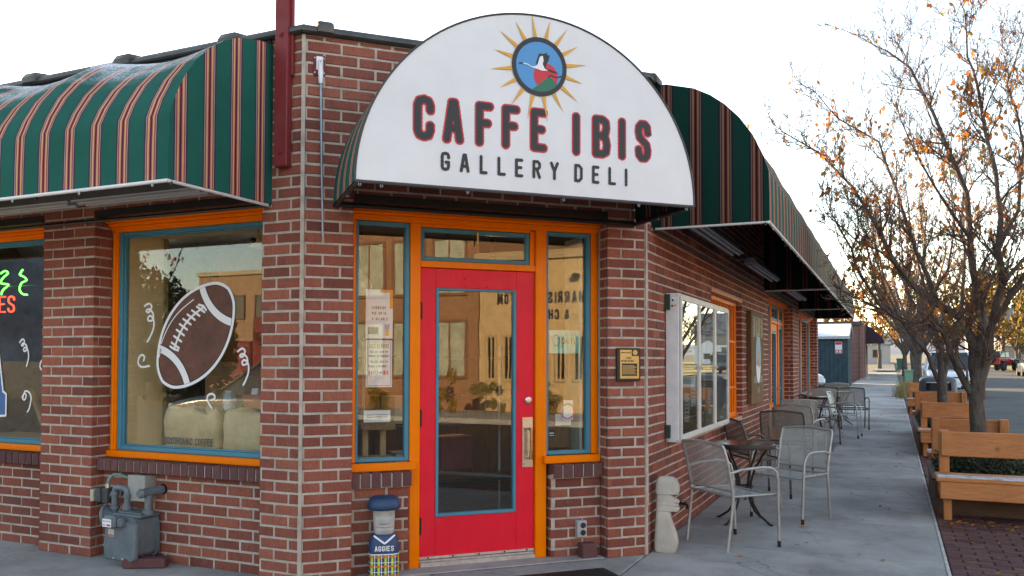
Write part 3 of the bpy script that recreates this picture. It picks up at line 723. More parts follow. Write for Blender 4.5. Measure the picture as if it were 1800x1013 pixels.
for x in (.93, 1.12, 1.32, 1.52, 1.70):
    mb = MB(); mb.lathe([(.007, 0), (.006, .004)], 8, FD @ T(x, .186, .069) @ RX(rad(90))); part(mb, 'screw', M_BLACK, door_o)
mb = MB(); mb.bbox(.862, 1.760, .155, .30, .004, .040, .006, FD); mb.bbox(.862, 1.760, .175, .30, .040, .055, .004, FD); part(mb, 'threshold', M_CAULK, cafe)
for x, z in ((1.21, 2.105), (1.38, 2.105), (1.21, 2.05), (1.38, 2.05)):
    mb = MB(); mb.lathe([(.011, 0), (.010, .003), (.004, .004)], 10, FD @ T(x, .1895, z) @ RX(rad(90))); part(mb, 'plug', M_RED, door_o)

# right wall: barred window behind the notice case, glazed door bay, shop window
fr = MB(); rails(fr, FR, W1a+.002, W1b-.002, W1z0+.002, W1z1-.004, .075, .20, .06, .06, .06, .05); fr.bbox(W1a, W1b, -.004, .2, W1z1+.002, W1z1+.03, .004, FR); fr.bbox(W1a, W1b-.001, .02, .12, W1z0-.035, W1z0+.001, .004, FR)
wb = part(fr, 'window', M_ORANGE, cafe)
pane(FR, W1a+.06, W1b-.06, W1z0+.06, W1z1-.06, .16, wb)
for i in range(12):
    mb = MB(); u = W1a+.14+i*.16; mb.tube([(u, .085, W1z0+.06), (u, .085, W1z1-.06)], .010, 6, FR); part(mb, 'bar', M_ORANGE, wb)
for z in (1.17, 1.74):
    mb = MB(); mb.box(W1a+.06, W1b-.06, .072, .080, z-.012, z+.012, FR); part(mb, 'cross_bar', M_ORANGE, wb)
b2 = MB(); header(b2, FR, 13.636, 17.15, 0)
for a, b in ((13.636, 13.72), (15.2, 15.29), (16.25, 16.34), (17.03, 17.15)): b2.bbox(a, b, .165, .26, 0, 2.495, .004, FR)
b2.bbox(13.72, 15.2, .13, .26, .70, .77, .004, FR); b2.bbox(16.34, 17.03, .17, .26, 2.17, 2.22, .004, FR); b2.bbox(15.29, 16.25, .17, .26, 2.17, 2.22, .004, FR)
sb = part(b2, 'door_screen', M_ORANGE, cafe)
cbx = MB(); cbx.box(13.72, 15.2, .17, .3, 0, .70, FR); part(cbx, 'stall_riser', M_MORTAR, sb)
mb = MB(); rails(mb, FR, 13.721, 15.199, .771, 2.49, .18, .23, .05, .05, .05, .05); rails(mb, FR, 16.341, 17.029, .30, 2.168, .18, .23, .07, .07, .12, .07); rails(mb, FR, 16.341, 17.029, 2.221, 2.49, .18, .23, .05, .05, .05, .05); rails(mb, FR, 15.291, 16.249, 2.221, 2.49, .18, .23, .05, .05, .05, .05); part(mb, 'sidelight', M_BLUE, sb)
mb = MB(); mb.box(16.341, 17.029, .19, .24, 0, .30, FR); part(mb, 'kick_board', M_ORANGE, sb)
dd = MB(); rails(dd, FR, 15.295, 16.245, .03, 2.165, .19, .235, .13, .13, .25, .13); dr2 = part(dd, 'door', M_ORANGE, cafe)
mb = MB(); rails(mb, FR, 15.426, 16.114, .281, 2.034, .186, .236, .05, .05, .05, .05); part(mb, 'glazing_bead', M_BLUE, dr2); pane(FR, 15.47, 16.07, .32, 1.99, .21, dr2)
mb = MB(); mb.tube([(16.17, .19, 1.0), (16.17, .13, 1.0)], .012, 8, FR); mb.tube([(16.17, .13, 1.0), (16.06, .13, 1.0)], .011, 8, FR); part(mb, 'handle', M_STEEL, dr2)
mb = MB(); mb.box(13.76, 15.16, .205, .211, .81, 2.45, FR); mb.box(16.40, 16.97, .205, .211, .41, 2.11, FR); mb.box(16.38, 16.99, .205, .211, 2.26, 2.45, FR); mb.box(15.33, 16.21, .205, .211, 2.26, 2.45, FR); part(mb, 'pane', M_GLASS, sb)
b3 = MB(); header(b3, FR, 18.346, 22.898, 0)
for a, b in ((18.346, 18.43), (20.55, 20.66), (22.77, 22.898)): b3.bbox(a, b, .165, .26, .70, 2.495, .004, FR)
b3.bbox(18.346, 22.898, .08, .26, .625, .70, .004, FR); w3 = part(b3, 'window', M_ORANGE, cafe)
mb = MB(); rails(mb, FR, 18.431, 20.549, .701, 2.49, .18, .23, .06, .06, .05, .05); rails(mb, FR, 20.661, 22.769, .701, 2.49, .18, .23, .06, .06, .05, .05); part(mb, 'inner_trim', M_BLUE, w3)
mb = MB(); mb.box(18.48, 20.50, .205, .211, .74, 2.45, FR); mb.box(20.71, 22.72, .205, .211, .74, 2.45, FR); part(mb, 'pane', M_GLASS, w3)

# ---- inside the shop: floor, ceiling, dark back walls, counter
mb = MB(); foot2 = [(-9.1, AY+.25), (AX+.05, AY+.25), (RXX-.27, 6.55), (RXX-.27, 16), (-9.1, 16)]
mb.prism(foot2, .0, .03); part(mb, 'interior_floor', M_FLOORIN, cafe)
mb = MB(); mb.prism(foot2, 3.02, 3.06); part(mb, 'ceiling', simple('dim_ceiling', (.16,.15,.135), .9), cafe)
mb = MB(); mb.box(-9.1, RXX-.3, 11.2, 11.3, 0, 3.02); mb.box(-6.35, -6.25, 6.6, 11.2, 0, 3.02); part(mb, 'partition', simple('interior_wall', (.16,.11,.07), .85), cafe)
mb = MB(); mb.bbox(-6.2, -3.2, 9.4, 10.0, .03, 1.02, .01); mb.bbox(-6.25, -3.15, 9.33, 10.05, 1.02, 1.07, .01); part(mb, 'counter', M_OLDW, cafe)
mb = MB(); mb.tube([(-7.7, AY+1.05, 2.62), (CP0-.1, AY+1.05, 2.62)], .17, 18)
part(mb, 'duct', M_GALV, cafe, angle=40)
# ------------------------------------------------------------------ flat print from signed distance fields (no overlapping faces)
def seg_sdf(X, Y, polys):
    d = np.full(X.shape, 1e9)
    for pl in polys:
        for (x0, y0), (x1, y1) in zip(pl[:-1], pl[1:]):
            dx, dy = x1-x0, y1-y0; l2 = dx*dx+dy*dy+1e-12
            t = np.clip(((X-x0)*dx+(Y-y0)*dy)/l2, 0, 1); d = np.minimum(d, np.hypot(X-x0-t*dx, Y-y0-t*dy))
    return d
def poly_sdf(X, Y, P):
    d = seg_sdf(X, Y, [list(P)+[P[0]]]); ins = np.zeros(X.shape, bool); n = len(P)
    for i in range(n):
        (x0, y0), (x1, y1) = P[i], P[(i+1) % n]
        if y0 == y1: continue
        c = ((y0 > Y) != (y1 > Y)) & (X < (x1-x0)*(Y-y0)/(y1-y0)+x0); ins ^= c
    return np.where(ins, -d, d)
def sdf_faces(mb, fn, x0, x1, y0, y1, res, F, v):
    nx = max(2, int(math.ceil((x1-x0)/res))+1); ny = max(2, int(math.ceil((y1-y0)/res))+1)
    xs = np.linspace(x0, x1, nx); ys = np.linspace(y0, y1, ny); X, Y = np.meshgrid(xs, ys); D = fn(X, Y)
    vs = []; fs = []
    def emit_poly(p): b = len(vs); vs.extend((x, v, y) for x, y in p); fs.append(tuple(range(b, b+len(p))))
    ins = D < 0
    for j in range(ny-1):
        i = 0
        while i < nx-1:
            a = (ins[j, i], ins[j, i+1], ins[j+1, i+1], ins[j+1, i])
            if all(a):
                k = i
                while k+1 < nx-1 and ins[j, k+2] and ins[j+1, k+2]: k += 1
                emit_poly([(xs[i], ys[j]), (xs[k+1], ys[j]), (xs[k+1], ys[j+1]), (xs[i], ys[j+1])]); i = k+1; continue
            if any(a):
                c = [(xs[i], ys[j], D[j, i]), (xs[i+1], ys[j], D[j, i+1]), (xs[i+1], ys[j+1], D[j+1, i+1]), (xs[i], ys[j+1], D[j+1, i])]
                p = []
                for q in range(4):
                    A, B = c[q], c[(q+1) % 4]
                    if A[2] < 0: p.append((A[0], A[1]))
                    if (A[2] < 0) != (B[2] < 0): t = A[2]/(A[2]-B[2]); p.append((A[0]+(B[0]-A[0])*t, A[1]+(B[1]-A[1])*t))
                if len(p) >= 3: emit_poly(p)
            i += 1
    mb.add(vs, fs, F)
def arc(cx, cy, r, a0, a1, n=12, ry=None):
    ry = ry or r; return [(cx+r*math.cos(rad(a0+(a1-a0)*i/n)), cy+ry*math.sin(rad(a0+(a1-a0)*i/n))) for i in range(n+1)]
GL = {
 'C': [[(1,.72),(1,.84),(.86,.96),(.5,1),(.14,.96),(0,.83),(0,.17),(.14,.04),(.5,0),(.86,.04),(1,.17),(1,.30)]],
 'A': [[(0,0),(.40,1),(.60,1),(1,0)],[(.16,.30),(.84,.30)]], 'F': [[(0,0),(0,1),(1,1)],[(0,.53),(.80,.53)]],
 'E': [[(1,0),(0,0),(0,1),(1,1)],[(0,.52),(.82,.52)]], 'I': [[(.5,0),(.5,1)]],
 'B': [[(.55,.53),(0,.53),(0,1),(.6,1),(.9,.93),(.95,.77),(.86,.60),(.55,.53),(.9,.45),(1,.27),(.93,.07),(.6,0),(0,0),(0,.53)]],
 'S': [[(1,.76),(.94,.93),(.7,1),(.3,1),(.06,.92),(0,.77),(.12,.60),(.88,.40),(1,.24),(.94,.08),(.7,0),(.3,0),(.06,.08),(0,.24)]],
 'G': [[(1,.74),(1,.84),(.86,.96),(.5,1),(.14,.96),(0,.83),(0,.17),(.14,.04),(.5,0),(.86,.04),(1,.17),(1,.45),(.6,.45)]],
 'L': [[(0,1),(0,0),(1,0)]], 'R': [[(0,0),(0,1),(.7,1),(1,.88),(1,.66),(.7,.53),(0,.53)],[(.5,.53),(1,0)]],
 'Y': [[(0,1),(.5,.48),(1,1)],[(.5,.48),(.5,0)]], 'D': [[(0,0),(0,1),(.6,1),(1,.82),(1,.18),(.6,0),(0,0)]],
 'T': [[(0,1),(1,1)],[(.5,1),(.5,0)]], 'M': [[(0,0),(0,1),(.5,.4),(1,1),(1,0)]], 'O': [[(.5,1),(.12,.93),(0,.8),(0,.2),(.12,.07),(.5,0),(.88,.07),(1,.2),(1,.8),(.88,.93),(.5,1)]],
 'N': [[(0,0),(0,1),(1,0),(1,1)]], 'P': [[(0,0),(0,1),(.7,1),(1,.88),(1,.62),(.7,.48),(0,.48)]], 'H': [[(0,0),(0,1)],[(1,0),(1,1)],[(0,.5),(1,.5)]],
 'U': [[(0,1),(0,.2),(.15,.04),(.5,0),(.85,.04),(1,.2),(1,1)]], '&': [[(1,0),(.2,.75),(.2,.92),(.45,1),(.65,.9),(.6,.7),(.05,.35),(.05,.12),(.35,0),(.7,.05),(1,.4)]],
 '1': [[(.2,.8),(.5,1),(.5,0)]], '0': [[(.5,1),(.1,.9),(0,.7),(0,.3),(.1,.1),(.5,0),(.9,.1),(1,.3),(1,.7),(.9,.9),(.5,1)]], '%': [[(0,0),(1,1)],[(.1,.9),(.25,.9),(.25,.75),(.1,.75),(.1,.9)],[(.75,.25),(.9,.25),(.9,.1),(.75,.1),(.75,.25)]], '7': [[(0,1),(1,1),(.4,0)]], '6': [[(.9,.95),(.4,.9),(.05,.5),(.05,.15),(.3,0),(.75,0),(1,.2),(.95,.45),(.6,.55),(.1,.4)]],
}
def wob(X, Y, a, s=0.0):     # small unevenness of a worn letter edge
    return a*(np.sin(X*310+s)*np.sin(Y*270+2*s)+.6*np.sin(X*733+Y*611+s))
def letter(mb, ch, u0, u1, z0, z1, r, F, v, res, rough=0.0, grow=0.0):
    w, h = (u1-u0)-2*r, (z1-z0)-2*r
    if ch == 'I': w = 0; u0 = (u0+u1)/2 - r
    pl = [[(u0+r+x*w, z0+r+y*h) for x, y in p] for p in GL[ch]]
    sd = ord(ch)*.37+u0*7
    fn = lambda X, Y: seg_sdf(X, Y, pl) - r - grow - (wob(X, Y, rough, sd) if rough else 0)
    m = r+grow+.01; xa = min(q[0] for p in pl for q in p)-m; xb = max(q[0] for p in pl for q in p)+m
    sdf_faces(mb, fn, xa, xb, z0-grow-.006, z1+grow+.006, res, F, v)
def word(mb, text, u0, z0, h, wl, gap, r, F, v, res, rough=0.0):
    u = u0
    for ch in text:
        if ch == ' ': u += wl*.8; continue
        wd = wl*.35 if ch in 'I1' else wl
        if ch in GL: letter(mb, ch, u, u+wd, z0, z0+h, r, F, v, res, rough)
        u += wd+gap
    return u
def text_w(text, wl, gap): return sum((wl*.8 if c == ' ' else (wl*.35 if c in 'I1' else wl)+gap) for c in text)-gap

# ------------------------------------------------------------------ striped awnings
AWB = 2.56
PROFILE = [(.0, 3.715), (.12, 3.705), (.34, 3.645), (.47, 3.575), (.58, 3.49), (.69, 3.375), (.79, 3.23), (.865, 3.07), (.905, 2.945), (.91, 2.75), (.91, AWB)]
def awning(name, label, F, u0, u1, ribs, ends=(True, True)):
    PROF = [(p, z if z < 2.96 or F is not FL else 2.95+(z-2.95)*.93) for p, z in PROFILE]
    A = thing(name, label, 'awning', tuple(F @ Vector(((u0+u1)/2, 0, AWB))), group='striped awnings along the brick walls')
    Fl = A.matrix_world.inverted() @ F
    P = []
    for (a, b), (c, d) in zip(PROF[:-1], PROF[1:]):
        for i in range(3): P.append((a+(c-a)*i/3, b+(d-b)*i/3))
    P.append(PROF[-1])
    us = []; k = ribs
    n = 10
    for i in range(k):
        for j in range(n): us.append((u0+(u1-u0)*(i+j/n)/k, math.sin(math.pi*j/n)))
    us.append((u1, 0))
    mb = MB(); vs = []; uv = []
    cx, cz = .10, 2.95
    for u, s in us:
        for i, (p, z) in enumerate(P):
            t = min(1, max(0, (z-2.95)/.5)) if z > 2.95 else 0; tt = (i/(len(P)-1))
            sg = (.070 if F is FL else .055)*s*t*(1-.2*tt); dx, dz = p-cx, z-cz; l = math.hypot(dx, dz)+1e-6
            vs.append((u, -(p - dx/l*sg*.8), z - dz/l*sg)); uv.append((u, z))
    m = len(P); fs = []; fu = []
    for i in range(len(us)-1):
        for j in range(m-1):
            q = (i*m+j, i*m+j+1, (i+1)*m+j+1, (i+1)*m+j); fs.append(q); fu.append([uv[x] for x in q])
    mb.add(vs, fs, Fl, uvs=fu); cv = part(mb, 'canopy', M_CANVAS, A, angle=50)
    for e, u in zip(ends, (u0, u1)):
        if not e: continue
        mb = MB(); pts = P + [(0, AWB)]; nn = len(pts)
        # fan into strips so the curved end stays a clean flat panel
        vs = [(u, -p, z) for p, z in pts] + [(u, -p, AWB) for p, z in P]
        fs = []; fu = []
        for i in range(len(P)-1):
            q = (i, i+1, nn+i+1, nn+i)
            if abs(P[i][0]-P[i+1][0]) < 1e-6: continue
            fs.append(q); fu.append([(vs[x][1]*-1+.05, vs[x][2]) for x in q])
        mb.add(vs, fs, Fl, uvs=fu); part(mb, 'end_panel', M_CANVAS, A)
    fr = MB(); rim = MB()
    rim.tube([(u0, -.905, AWB-.008), (u1, -.905, AWB-.008)], .012, 8, Fl)
    for i in range(k+1):
        u = u0+(u1-u0)*i/k; u = min(max(u, u0+.012), u1-.012)
        fr.tube([(u, -p*.965-.0, z-.03) for p, z in PROF], .012, 6, Fl)
        if i in (0, k): rim.tube([(u, 0, AWB-.006), (u, -.905, AWB-.006)], .012, 8, Fl)
    fr.tube([(u0, -.02, 3.68), (u1, -.02, 3.68)], .012, 6, Fl); fr.tube([(u0, -.02, AWB-.006), (u1, -.02, AWB-.006)], .012, 6, Fl)
    part(fr, 'frame', M_BLACK, A, angle=50); part(rim, 'bottom_rail', M_ALU, A, angle=50)
    u = u0+.25
    while u < u1:
        mb = MB(); mb.tube([(u-.005, -.905, AWB-.02), (u-.006, -.905, AWB-.032), (u, -.905, AWB-.038), (u+.006, -.905, AWB-.032), (u+.005, -.905, AWB-.02)], .0022, 5, Fl); part(mb, 'hook', M_STEEL, A); u += .62
    return A
aw_l = awning('striped_awning', 'green striped awning dusted with snow over the football window, left of the red post', FL, -8.58, -3.861, 4)
aw_r1 = awning('striped_awning', 'green striped awning starting right behind the white sign, nearest on the right wall', FR, 6.60, 13.15, 5)
aw_r2 = awning('striped_awning', 'middle one of the three green striped awnings along the right wall', FR, 13.17, 18.27, 4)
aw_r3 = awning('striped_awning', 'farthest green striped awning at the end of the right wall', FR, 18.29, 22.35, 3)
# tube lights fixed under the awnings
def strip_light(F, u0, u1, label):
    t_ = thing('strip_light', label, 'light', tuple(F @ Vector(((u0+u1)/2, -.22, 2.68)))); Fl = t_.matrix_world.inverted() @ F
    mb = MB(); mb.rings([[(u, a, z) for a, z in ((-.30, 2.66), (-.26, 2.73), (-.18, 2.73), (-.14, 2.66), (-.15, 2.65), (-.22, 2.675), (-.29, 2.65))] for u in (u0, u1)], Fl); part(mb, 'housing', simple('shaded_housing', (.30,.31,.32), .5, var=.08), t_)
    mb = MB(); mb.tube([(u0+.03, -.255, 2.648), (u1-.03, -.255, 2.648)], .017, 8, Fl); mb.tube([(u0+.03, -.185, 2.648), (u1-.03, -.185, 2.648)], .017, 8, Fl); part(mb, 'tube', simple('unlit_tube', (.33,.34,.36), .35, var=.03), t_, angle=50)
    for u in (u0+.3, u1-.3):
        mb = MB(); mb.box(u-.015, u+.015, -.225, .02, 2.735, 2.755, Fl); part(mb, 'bracket', M_GALV, t_)
strip_light(FL, -6.72, -5.50, 'white tube light under the left awning, farther from the corner'); strip_light(FL, -5.46, -4.22, 'white tube light under the left awning, nearer to the corner')
strip_light(FR, 6.9, 9.3, 'nearest white tube light under the right-hand awnings'); strip_light(FR, 10.3, 12.6, 'second white tube light under the right-hand awnings'); strip_light(FR, 14.5, 16.8, 'farthest white tube light under the right-hand awnings')

# ------------------------------------------------------------------ rounded entrance canopy with the sign
SCU, SA, SB, SV = 1.366, 1.165, 1.152, -.82
cano = thing('entrance_canopy', 'half-round white sign canopy lettered CAFFE IBIS GALLERY DELI above the red door', 'sign', tuple(FD @ Vector((SCU, 0, AWB))))
Fl = cano.matrix_world.inverted() @ FD
n = 64; arcp = [(SCU - SA*math.cos(math.pi*i/n), AWB + SB*math.sin(math.pi*i/n)) for i in range(n+1)]
mb = MB(); base = [(u, AWB) for u, z in arcp]
vs = [(u, SV, z) for u, z in arcp] + [(u, SV, z) for u, z in base]; fs = [(i, n+1+i, n+2+i, i+1) for i in range(n)]
mb.add(vs, fs, Fl); face = part(mb, 'sign_face', M_VINYL, cano)
mb = MB(); dv = 8; vs = []; uvl = []
for i, (u, z) in enumerate(arcp):
    for j in range(dv+1):
        v = SV+.003 + (-SV-.005)*j/dv
        vs.append((u, v, z)); uvl.append((v+.14, z))
fs = [(i*(dv+1)+j, (i+1)*(dv+1)+j, (i+1)*(dv+1)+j+1, i*(dv+1)+j+1) for i in range(n) for j in range(dv)]
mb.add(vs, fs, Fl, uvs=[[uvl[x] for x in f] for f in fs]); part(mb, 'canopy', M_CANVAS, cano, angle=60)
fr = MB(); fr.tube([(u, SV-.001, z) for u, z in arcp], .007, 6, Fl); fr.tube([(arcp[0][0], SV, AWB-.004), (arcp[-1][0], SV, AWB-.004)], .011, 8, Fl)
part(fr, 'edge_trim', simple('dark_piping', (.06,.055,.055), .6), cano)
fr = MB()
for u in (arcp[0][0]+.02, arcp[-1][0]-.02): fr.tube([(u, SV, AWB-.006), (u, 0, AWB-.006)], .016, 8, Fl)
fr.tube([(arcp[0][0], -.02, AWB-.005), (arcp[-1][0], -.02, AWB-.005)], .016, 8, Fl); fr.tube([(SCU, SV+.02, AWB-.006), (SCU, 0, AWB+.5)], .014, 8, Fl)
fr.tube([(SCU+(u-SCU)*.97, -.42, AWB+(z-AWB)*.97) for u, z in arcp], .013, 6, Fl); part(fr, 'frame', M_BLACK, cano)
for u, v in ((.23, SV), (.36, SV), (.9, SV), (1.55, SV), (2.1, SV), (2.47, SV), (.225, -.45), (2.50, -.40)):
    mb = MB(); mb.tube([(u-.005, v, AWB-.012), (u-.007, v, AWB-.026), (u, v, AWB-.033), (u+.007, v, AWB-.026), (u+.005, v, AWB-.012)], .0024, 5, Fl); part(mb, 'hook', M_GALV, cano)
BIG = [('C', .55, .686), ('A', .734, .873), ('F', .945, 1.069), ('F', 1.12, 1.247), ('E', 1.313, 1.434), ('I', 1.606, 1.669), ('B', 1.751, 1.889), ('I', 1.943, 2.003), ('S', 2.07, 2.195)]
blk, red = MB(), MB()
for ch, a, b in BIG:
    letter(red, ch, a+.007, b-.007, 2.838, 3.108, .0215, Fl, SV-.0022, .0035, .0016, .0098); letter(blk, ch, a+.007, b-.007, 2.838, 3.108, .0215, Fl, SV-.0038, .0035, .0014)
for ch, a, b in [('G', .724, .784), ('A', .846, .91), ('L', .975, 1.028), ('L', 1.093, 1.149), ('E', 1.211, 1.267), ('R', 1.33, 1.389), ('Y', 1.452, 1.514), ('D', 1.623, 1.684), ('E', 1.751, 1.805), ('L', 1.871, 1.927), ('I', 1.99, 2.016)]:
    letter(blk, ch, a, b, 2.659, 2.778, .0098, Fl, SV-.0038, .0025, .0008)
word(blk, 'TM', 2.166, 3.012, .022, .013, .004, .0016, Fl, SV-.0038, .0012)
lt = part(blk, 'lettering', M_PBLACK, cano); part(red, 'lettering_outline', M_PRED, cano)
lc, lz = 1.377, 3.381
rays = MB()
for i in range(16):
    a = rad(22.5*i+9); ro = .338 if i % 2 == 0 else .318
    if i in (11, 12): ro = .36
    c, s = math.cos(a), math.sin(a); w_ = .0135
    rays.add([(lc+.192*c-w_*s, SV-.0052, lz+.192*s+w_*c), (lc+.192*c+w_*s, SV-.0052, lz+.192*s-w_*c), (lc+ro*c, SV-.0052, lz+ro*s)], [(0, 1, 2)], Fl)
part(rays, 'sun_rays', M_PGOLD, cano)
def disc(X, Y, cx, cy, r): return np.hypot(X-cx, Y-cy)-r
B0 = (lc-.21, lc+.21, lz-.21, lz+.21)
ring = MB(); sdf_faces(ring, lambda X, Y: np.maximum(disc(X, Y, lc, lz, .190), -disc(X, Y, lc, lz, .161)), *B0, .004, Fl, SV-.006); part(ring, 'logo_ring', M_PBLACK, cano)
sk = MB(); sdf_faces(sk, lambda X, Y: disc(X, Y, lc, lz, .162), *B0, .006, Fl, SV-.0045); part(sk, 'logo_sky', M_PBLUE, cano)
sn = MB(); sdf_faces(sn, lambda X, Y: np.maximum(disc(X, Y, 1.421, 3.325, .084), disc(X, Y, lc, lz, .161)), *B0, .004, Fl, SV-.0055); part(sn, 'logo_sun', M_PRED, cano)
mt = MB(); sdf_faces(mt, lambda X, Y: np.maximum(poly_sdf(X, Y, [(1.28, 3.19), (1.432, 3.318), (1.447, 3.325), (1.46, 3.318), (1.60, 3.19)]), disc(X, Y, lc, lz, .161)), *B0, .004, Fl, SV-.0062); part(mt, 'logo_hill', M_PGREEN, cano)
bw = MB(); wing = [(1.352, 3.402), (1.368, 3.448), (1.372, 3.466), (1.405, 3.468), (1.430, 3.478), (1.428, 3.462), (1.447, 3.464), (1.440, 3.430), (1.424, 3.400), (1.418, 3.375), (1.45, 3.372), (1.52, 3.352), (1.47, 3.353), (1.432, 3.362), (1.400, 3.362), (1.36, 3.39)]
sdf_faces(bw, lambda X, Y: np.minimum(poly_sdf(X, Y, wing), seg_sdf(X, Y, [[(1.44, 3.322), (1.455, 3.335), (1.475, 3.328), (1.495, 3.325), (1.528, 3.336)], [(1.238, 3.388), (1.262, 3.390)]])-.0042), *B0, .003, Fl, SV-.0070); part(bw, 'logo_wing', M_PBLACK, cano)
bd = MB(); body = [(1.252, 3.390), (1.283, 3.393), (1.300, 3.388), (1.318, 3.377), (1.345, 3.380), (1.362, 3.392), (1.378, 3.445), (1.398, 3.455), (1.404, 3.425), (1.398, 3.40), (1.412, 3.372), (1.438, 3.363), (1.395, 3.357), (1.350, 3.366), (1.318, 3.372), (1.296, 3.383), (1.275, 3.386)]
sdf_faces(bd, lambda X, Y: poly_sdf(X, Y, body), *B0, .0025, Fl, SV-.0078); part(bd, 'logo_bird', M_PWHITE, cano)

# ------------------------------------------------------------------ red post and hanging rod on the left corner
post = thing('red_timber_post', 'dark red painted timber post bolted to the wall left of the corner', 'post', (-3.722, AY, 2.80))
mb = MB(); mb.bbox(-.079, .030, -.062, -.003, 0, 2.9, .007); part(mb, 'post_timber', M_POST, post)
mb = MB(); mb.bbox(.0305, .048, -.030, -.003, .62, 2.9, .004); part(mb, 'side_batten', M_POST, post)
for z in (.10, .9, 1.6):
    mb = MB(); mb.lathe([(.020, 0), (.020, .006), (.012, .006), (.012, .012)], 14, T(-.025, -.062, z) @ RX(rad(90))); part(mb, 'bolt', M_POST, post, angle=40)
mb = MB(); mb.tube([(-.079, -.03, 1.03), (-.096, -.03, 1.05), (-.099, -.03, 1.03), (-.086, -.03, 1.015)], .004, 6); part(mb, 'eye_hook', M_GALV, post)
rod = thing('hanging_rod', 'thin steel rod hanging from a bracket on the brick corner beside the sign', 'rod', tuple(FD @ Vector((.105, 0, 2.33)))); Fl2 = rod.matrix_world.inverted() @ FD
mb = MB(); mb.bbox(.062, .142, -.008, .002, 3.425, 3.565, .003, Fl2); part(mb, 'backing_plate', M_POST, rod)
mb = MB(); mb.bbox(.080, .125, -.020, -.008, 3.46, 3.555, .003, Fl2); mb.bbox(.092, .098, -.055, -.02, 3.45, 3.53, .002, Fl2); mb.bbox(.108, .114, -.055, -.02, 3.45, 3.53, .002, Fl2); part(mb, 'bracket', M_ALU, rod)
mb = MB(); mb.tube([(.103, -.045, 3.50), (.105, -.047, 3.44), (.106, -.048, 3.36)], [.012, .019, .014], 10, Fl2); part(mb, 'clevis', M_ALU, rod, angle=40)
mb = MB(); mb.tube([(.106, -.048, 3.38), (.112, -.05, 3.0), (.128, -.048, 2.33)], .0085, 8, Fl2); part(mb, 'rod_bar', simple('blue_grey_steel', (.28,.33,.40), .4, .6), rod, angle=50)
for z, u in ((3.545, .070), (3.545, .134), (3.445, .070), (3.445, .134)):
    mb = MB(); mb.lathe([(.005, 0), (.005, .004)], 8, Fl2 @ T(u, -.008, z) @ RX(rad(90))); part(mb, 'screw', M_GALV, rod)

# ------------------------------------------------------------------ painted football and squiggles on the glass, neon, window props
def fsdf(X, Y):     # football outline in the window plane (x, z): two arcs
    a = np.array([-4.40, 2.055]); b = np.array([-5.10, 1.300]); c = (a+b)/2; d = (a-b)/np.linalg.norm(a-b); nrm = np.array([-d[1], d[0]])
    l = np.linalg.norm(a-b)/2; s = (X-c[0])*d[0]+(Y-c[1])*d[1]; t = (X-c[0])*nrm[0]+(Y-c[1])*nrm[1]
    R = .60; k = .305; h = R-k      # half length ~0.52, half width .305
    q = np.abs(t)
    base = np.hypot(s, q+h)-R
    e = np.abs(s)-.485; kk = .07; h2 = np.clip(.5+.5*(e-base)/kk, 0, 1)
    return base+(e-base)*h2+kk*h2*(1-h2)*1.0, s, t
VF = .2095
fb_w, fb_b, fb_o = MB(), MB(), MB()
BX = (-5.22, -4.28, 1.2, 2.15)
sdf_faces(fb_w, lambda X, Y: np.maximum(fsdf(X, Y)[0], -fsdf(X, Y)[0]-.022), *BX, .006, FL, VF)
sdf_faces(fb_o, lambda X, Y: np.maximum(fsdf(X, Y)[0]+.022, -fsdf(X, Y)[0]-.030), *BX, .005, FL, VF)
sdf_faces(fb_b, lambda X, Y: fsdf(X, Y)[0]+.030, *BX, .008, FL, VF)
fbo = part(fb_b, 'painted_football', M_PBROWN, win1); part(fb_w, 'painted_outline', M_PWHITE, win1); part(fb_o, 'painted_line', M_PBLACK, win1)
def bands(X, Y, w0, w1):
    f, s, t = fsdf(X, Y); r1 = np.hypot(s-.66, t)-.40; r2 = np.hypot(s+.66, t)-.40
    d = np.minimum(np.abs(r1)-w0, np.abs(r2)-w0); return np.maximum(d, f+w1)
wb_, wbl = MB(), MB()
sdf_faces(wbl, lambda X, Y: bands(X, Y, .036, .031), *BX, .005, FL, VF-.0012); sdf_faces(wb_, lambda X, Y: bands(X, Y, .028, .024), *BX, .005, FL, VF-.0020)
def st_pt(s, t):
    a = np.array([-4.40, 2.055]); b = np.array([-5.10, 1.300]); c = (a+b)/2; d = (a-b)/np.linalg.norm(a-b); nr = np.array([-d[1], d[0]]); return tuple(c+d*s+nr*t)
sp = [st_pt(-.205+.41*i/12, .085+.045*math.sin(math.pi*i/12)) for i in range(13)]; ls = [sp]
for i in range(8):
    s = -.182+i*.052; t = .085+.045*math.sin(math.pi*(s+.205)/.41); ls.append([st_pt(s-.010, t+.042), st_pt(s+.010, t-.042)])
ls.append([st_pt(-.222, .125), st_pt(-.212, .085), st_pt(-.190, .045)]); ls.append([st_pt(.195, .13), st_pt(.218, .09), st_pt(.214, .05)])
sdf_faces(wb_, lambda X, Y: seg_sdf(X, Y, ls)-.0085, *BX, .004, FL, VF-.0020)
hl = [[st_pt(-.27+.46*i/12, .195+.052*math.sin(math.pi*(i+1)/13)) for i in range(13)], [st_pt(-.36, .152), st_pt(-.30, .182)]]
sdf_faces(wb_, lambda X, Y: seg_sdf(X, Y, hl)-.004, *BX, .0035, FL, VF-.0020)
wbl_o = part(wbl, 'painted_shadow_line', M_PBLACK, win1); wbl_o['kind'] = 'stuff'; part(wb_, 'painted_laces', M_PWHITE, win1)
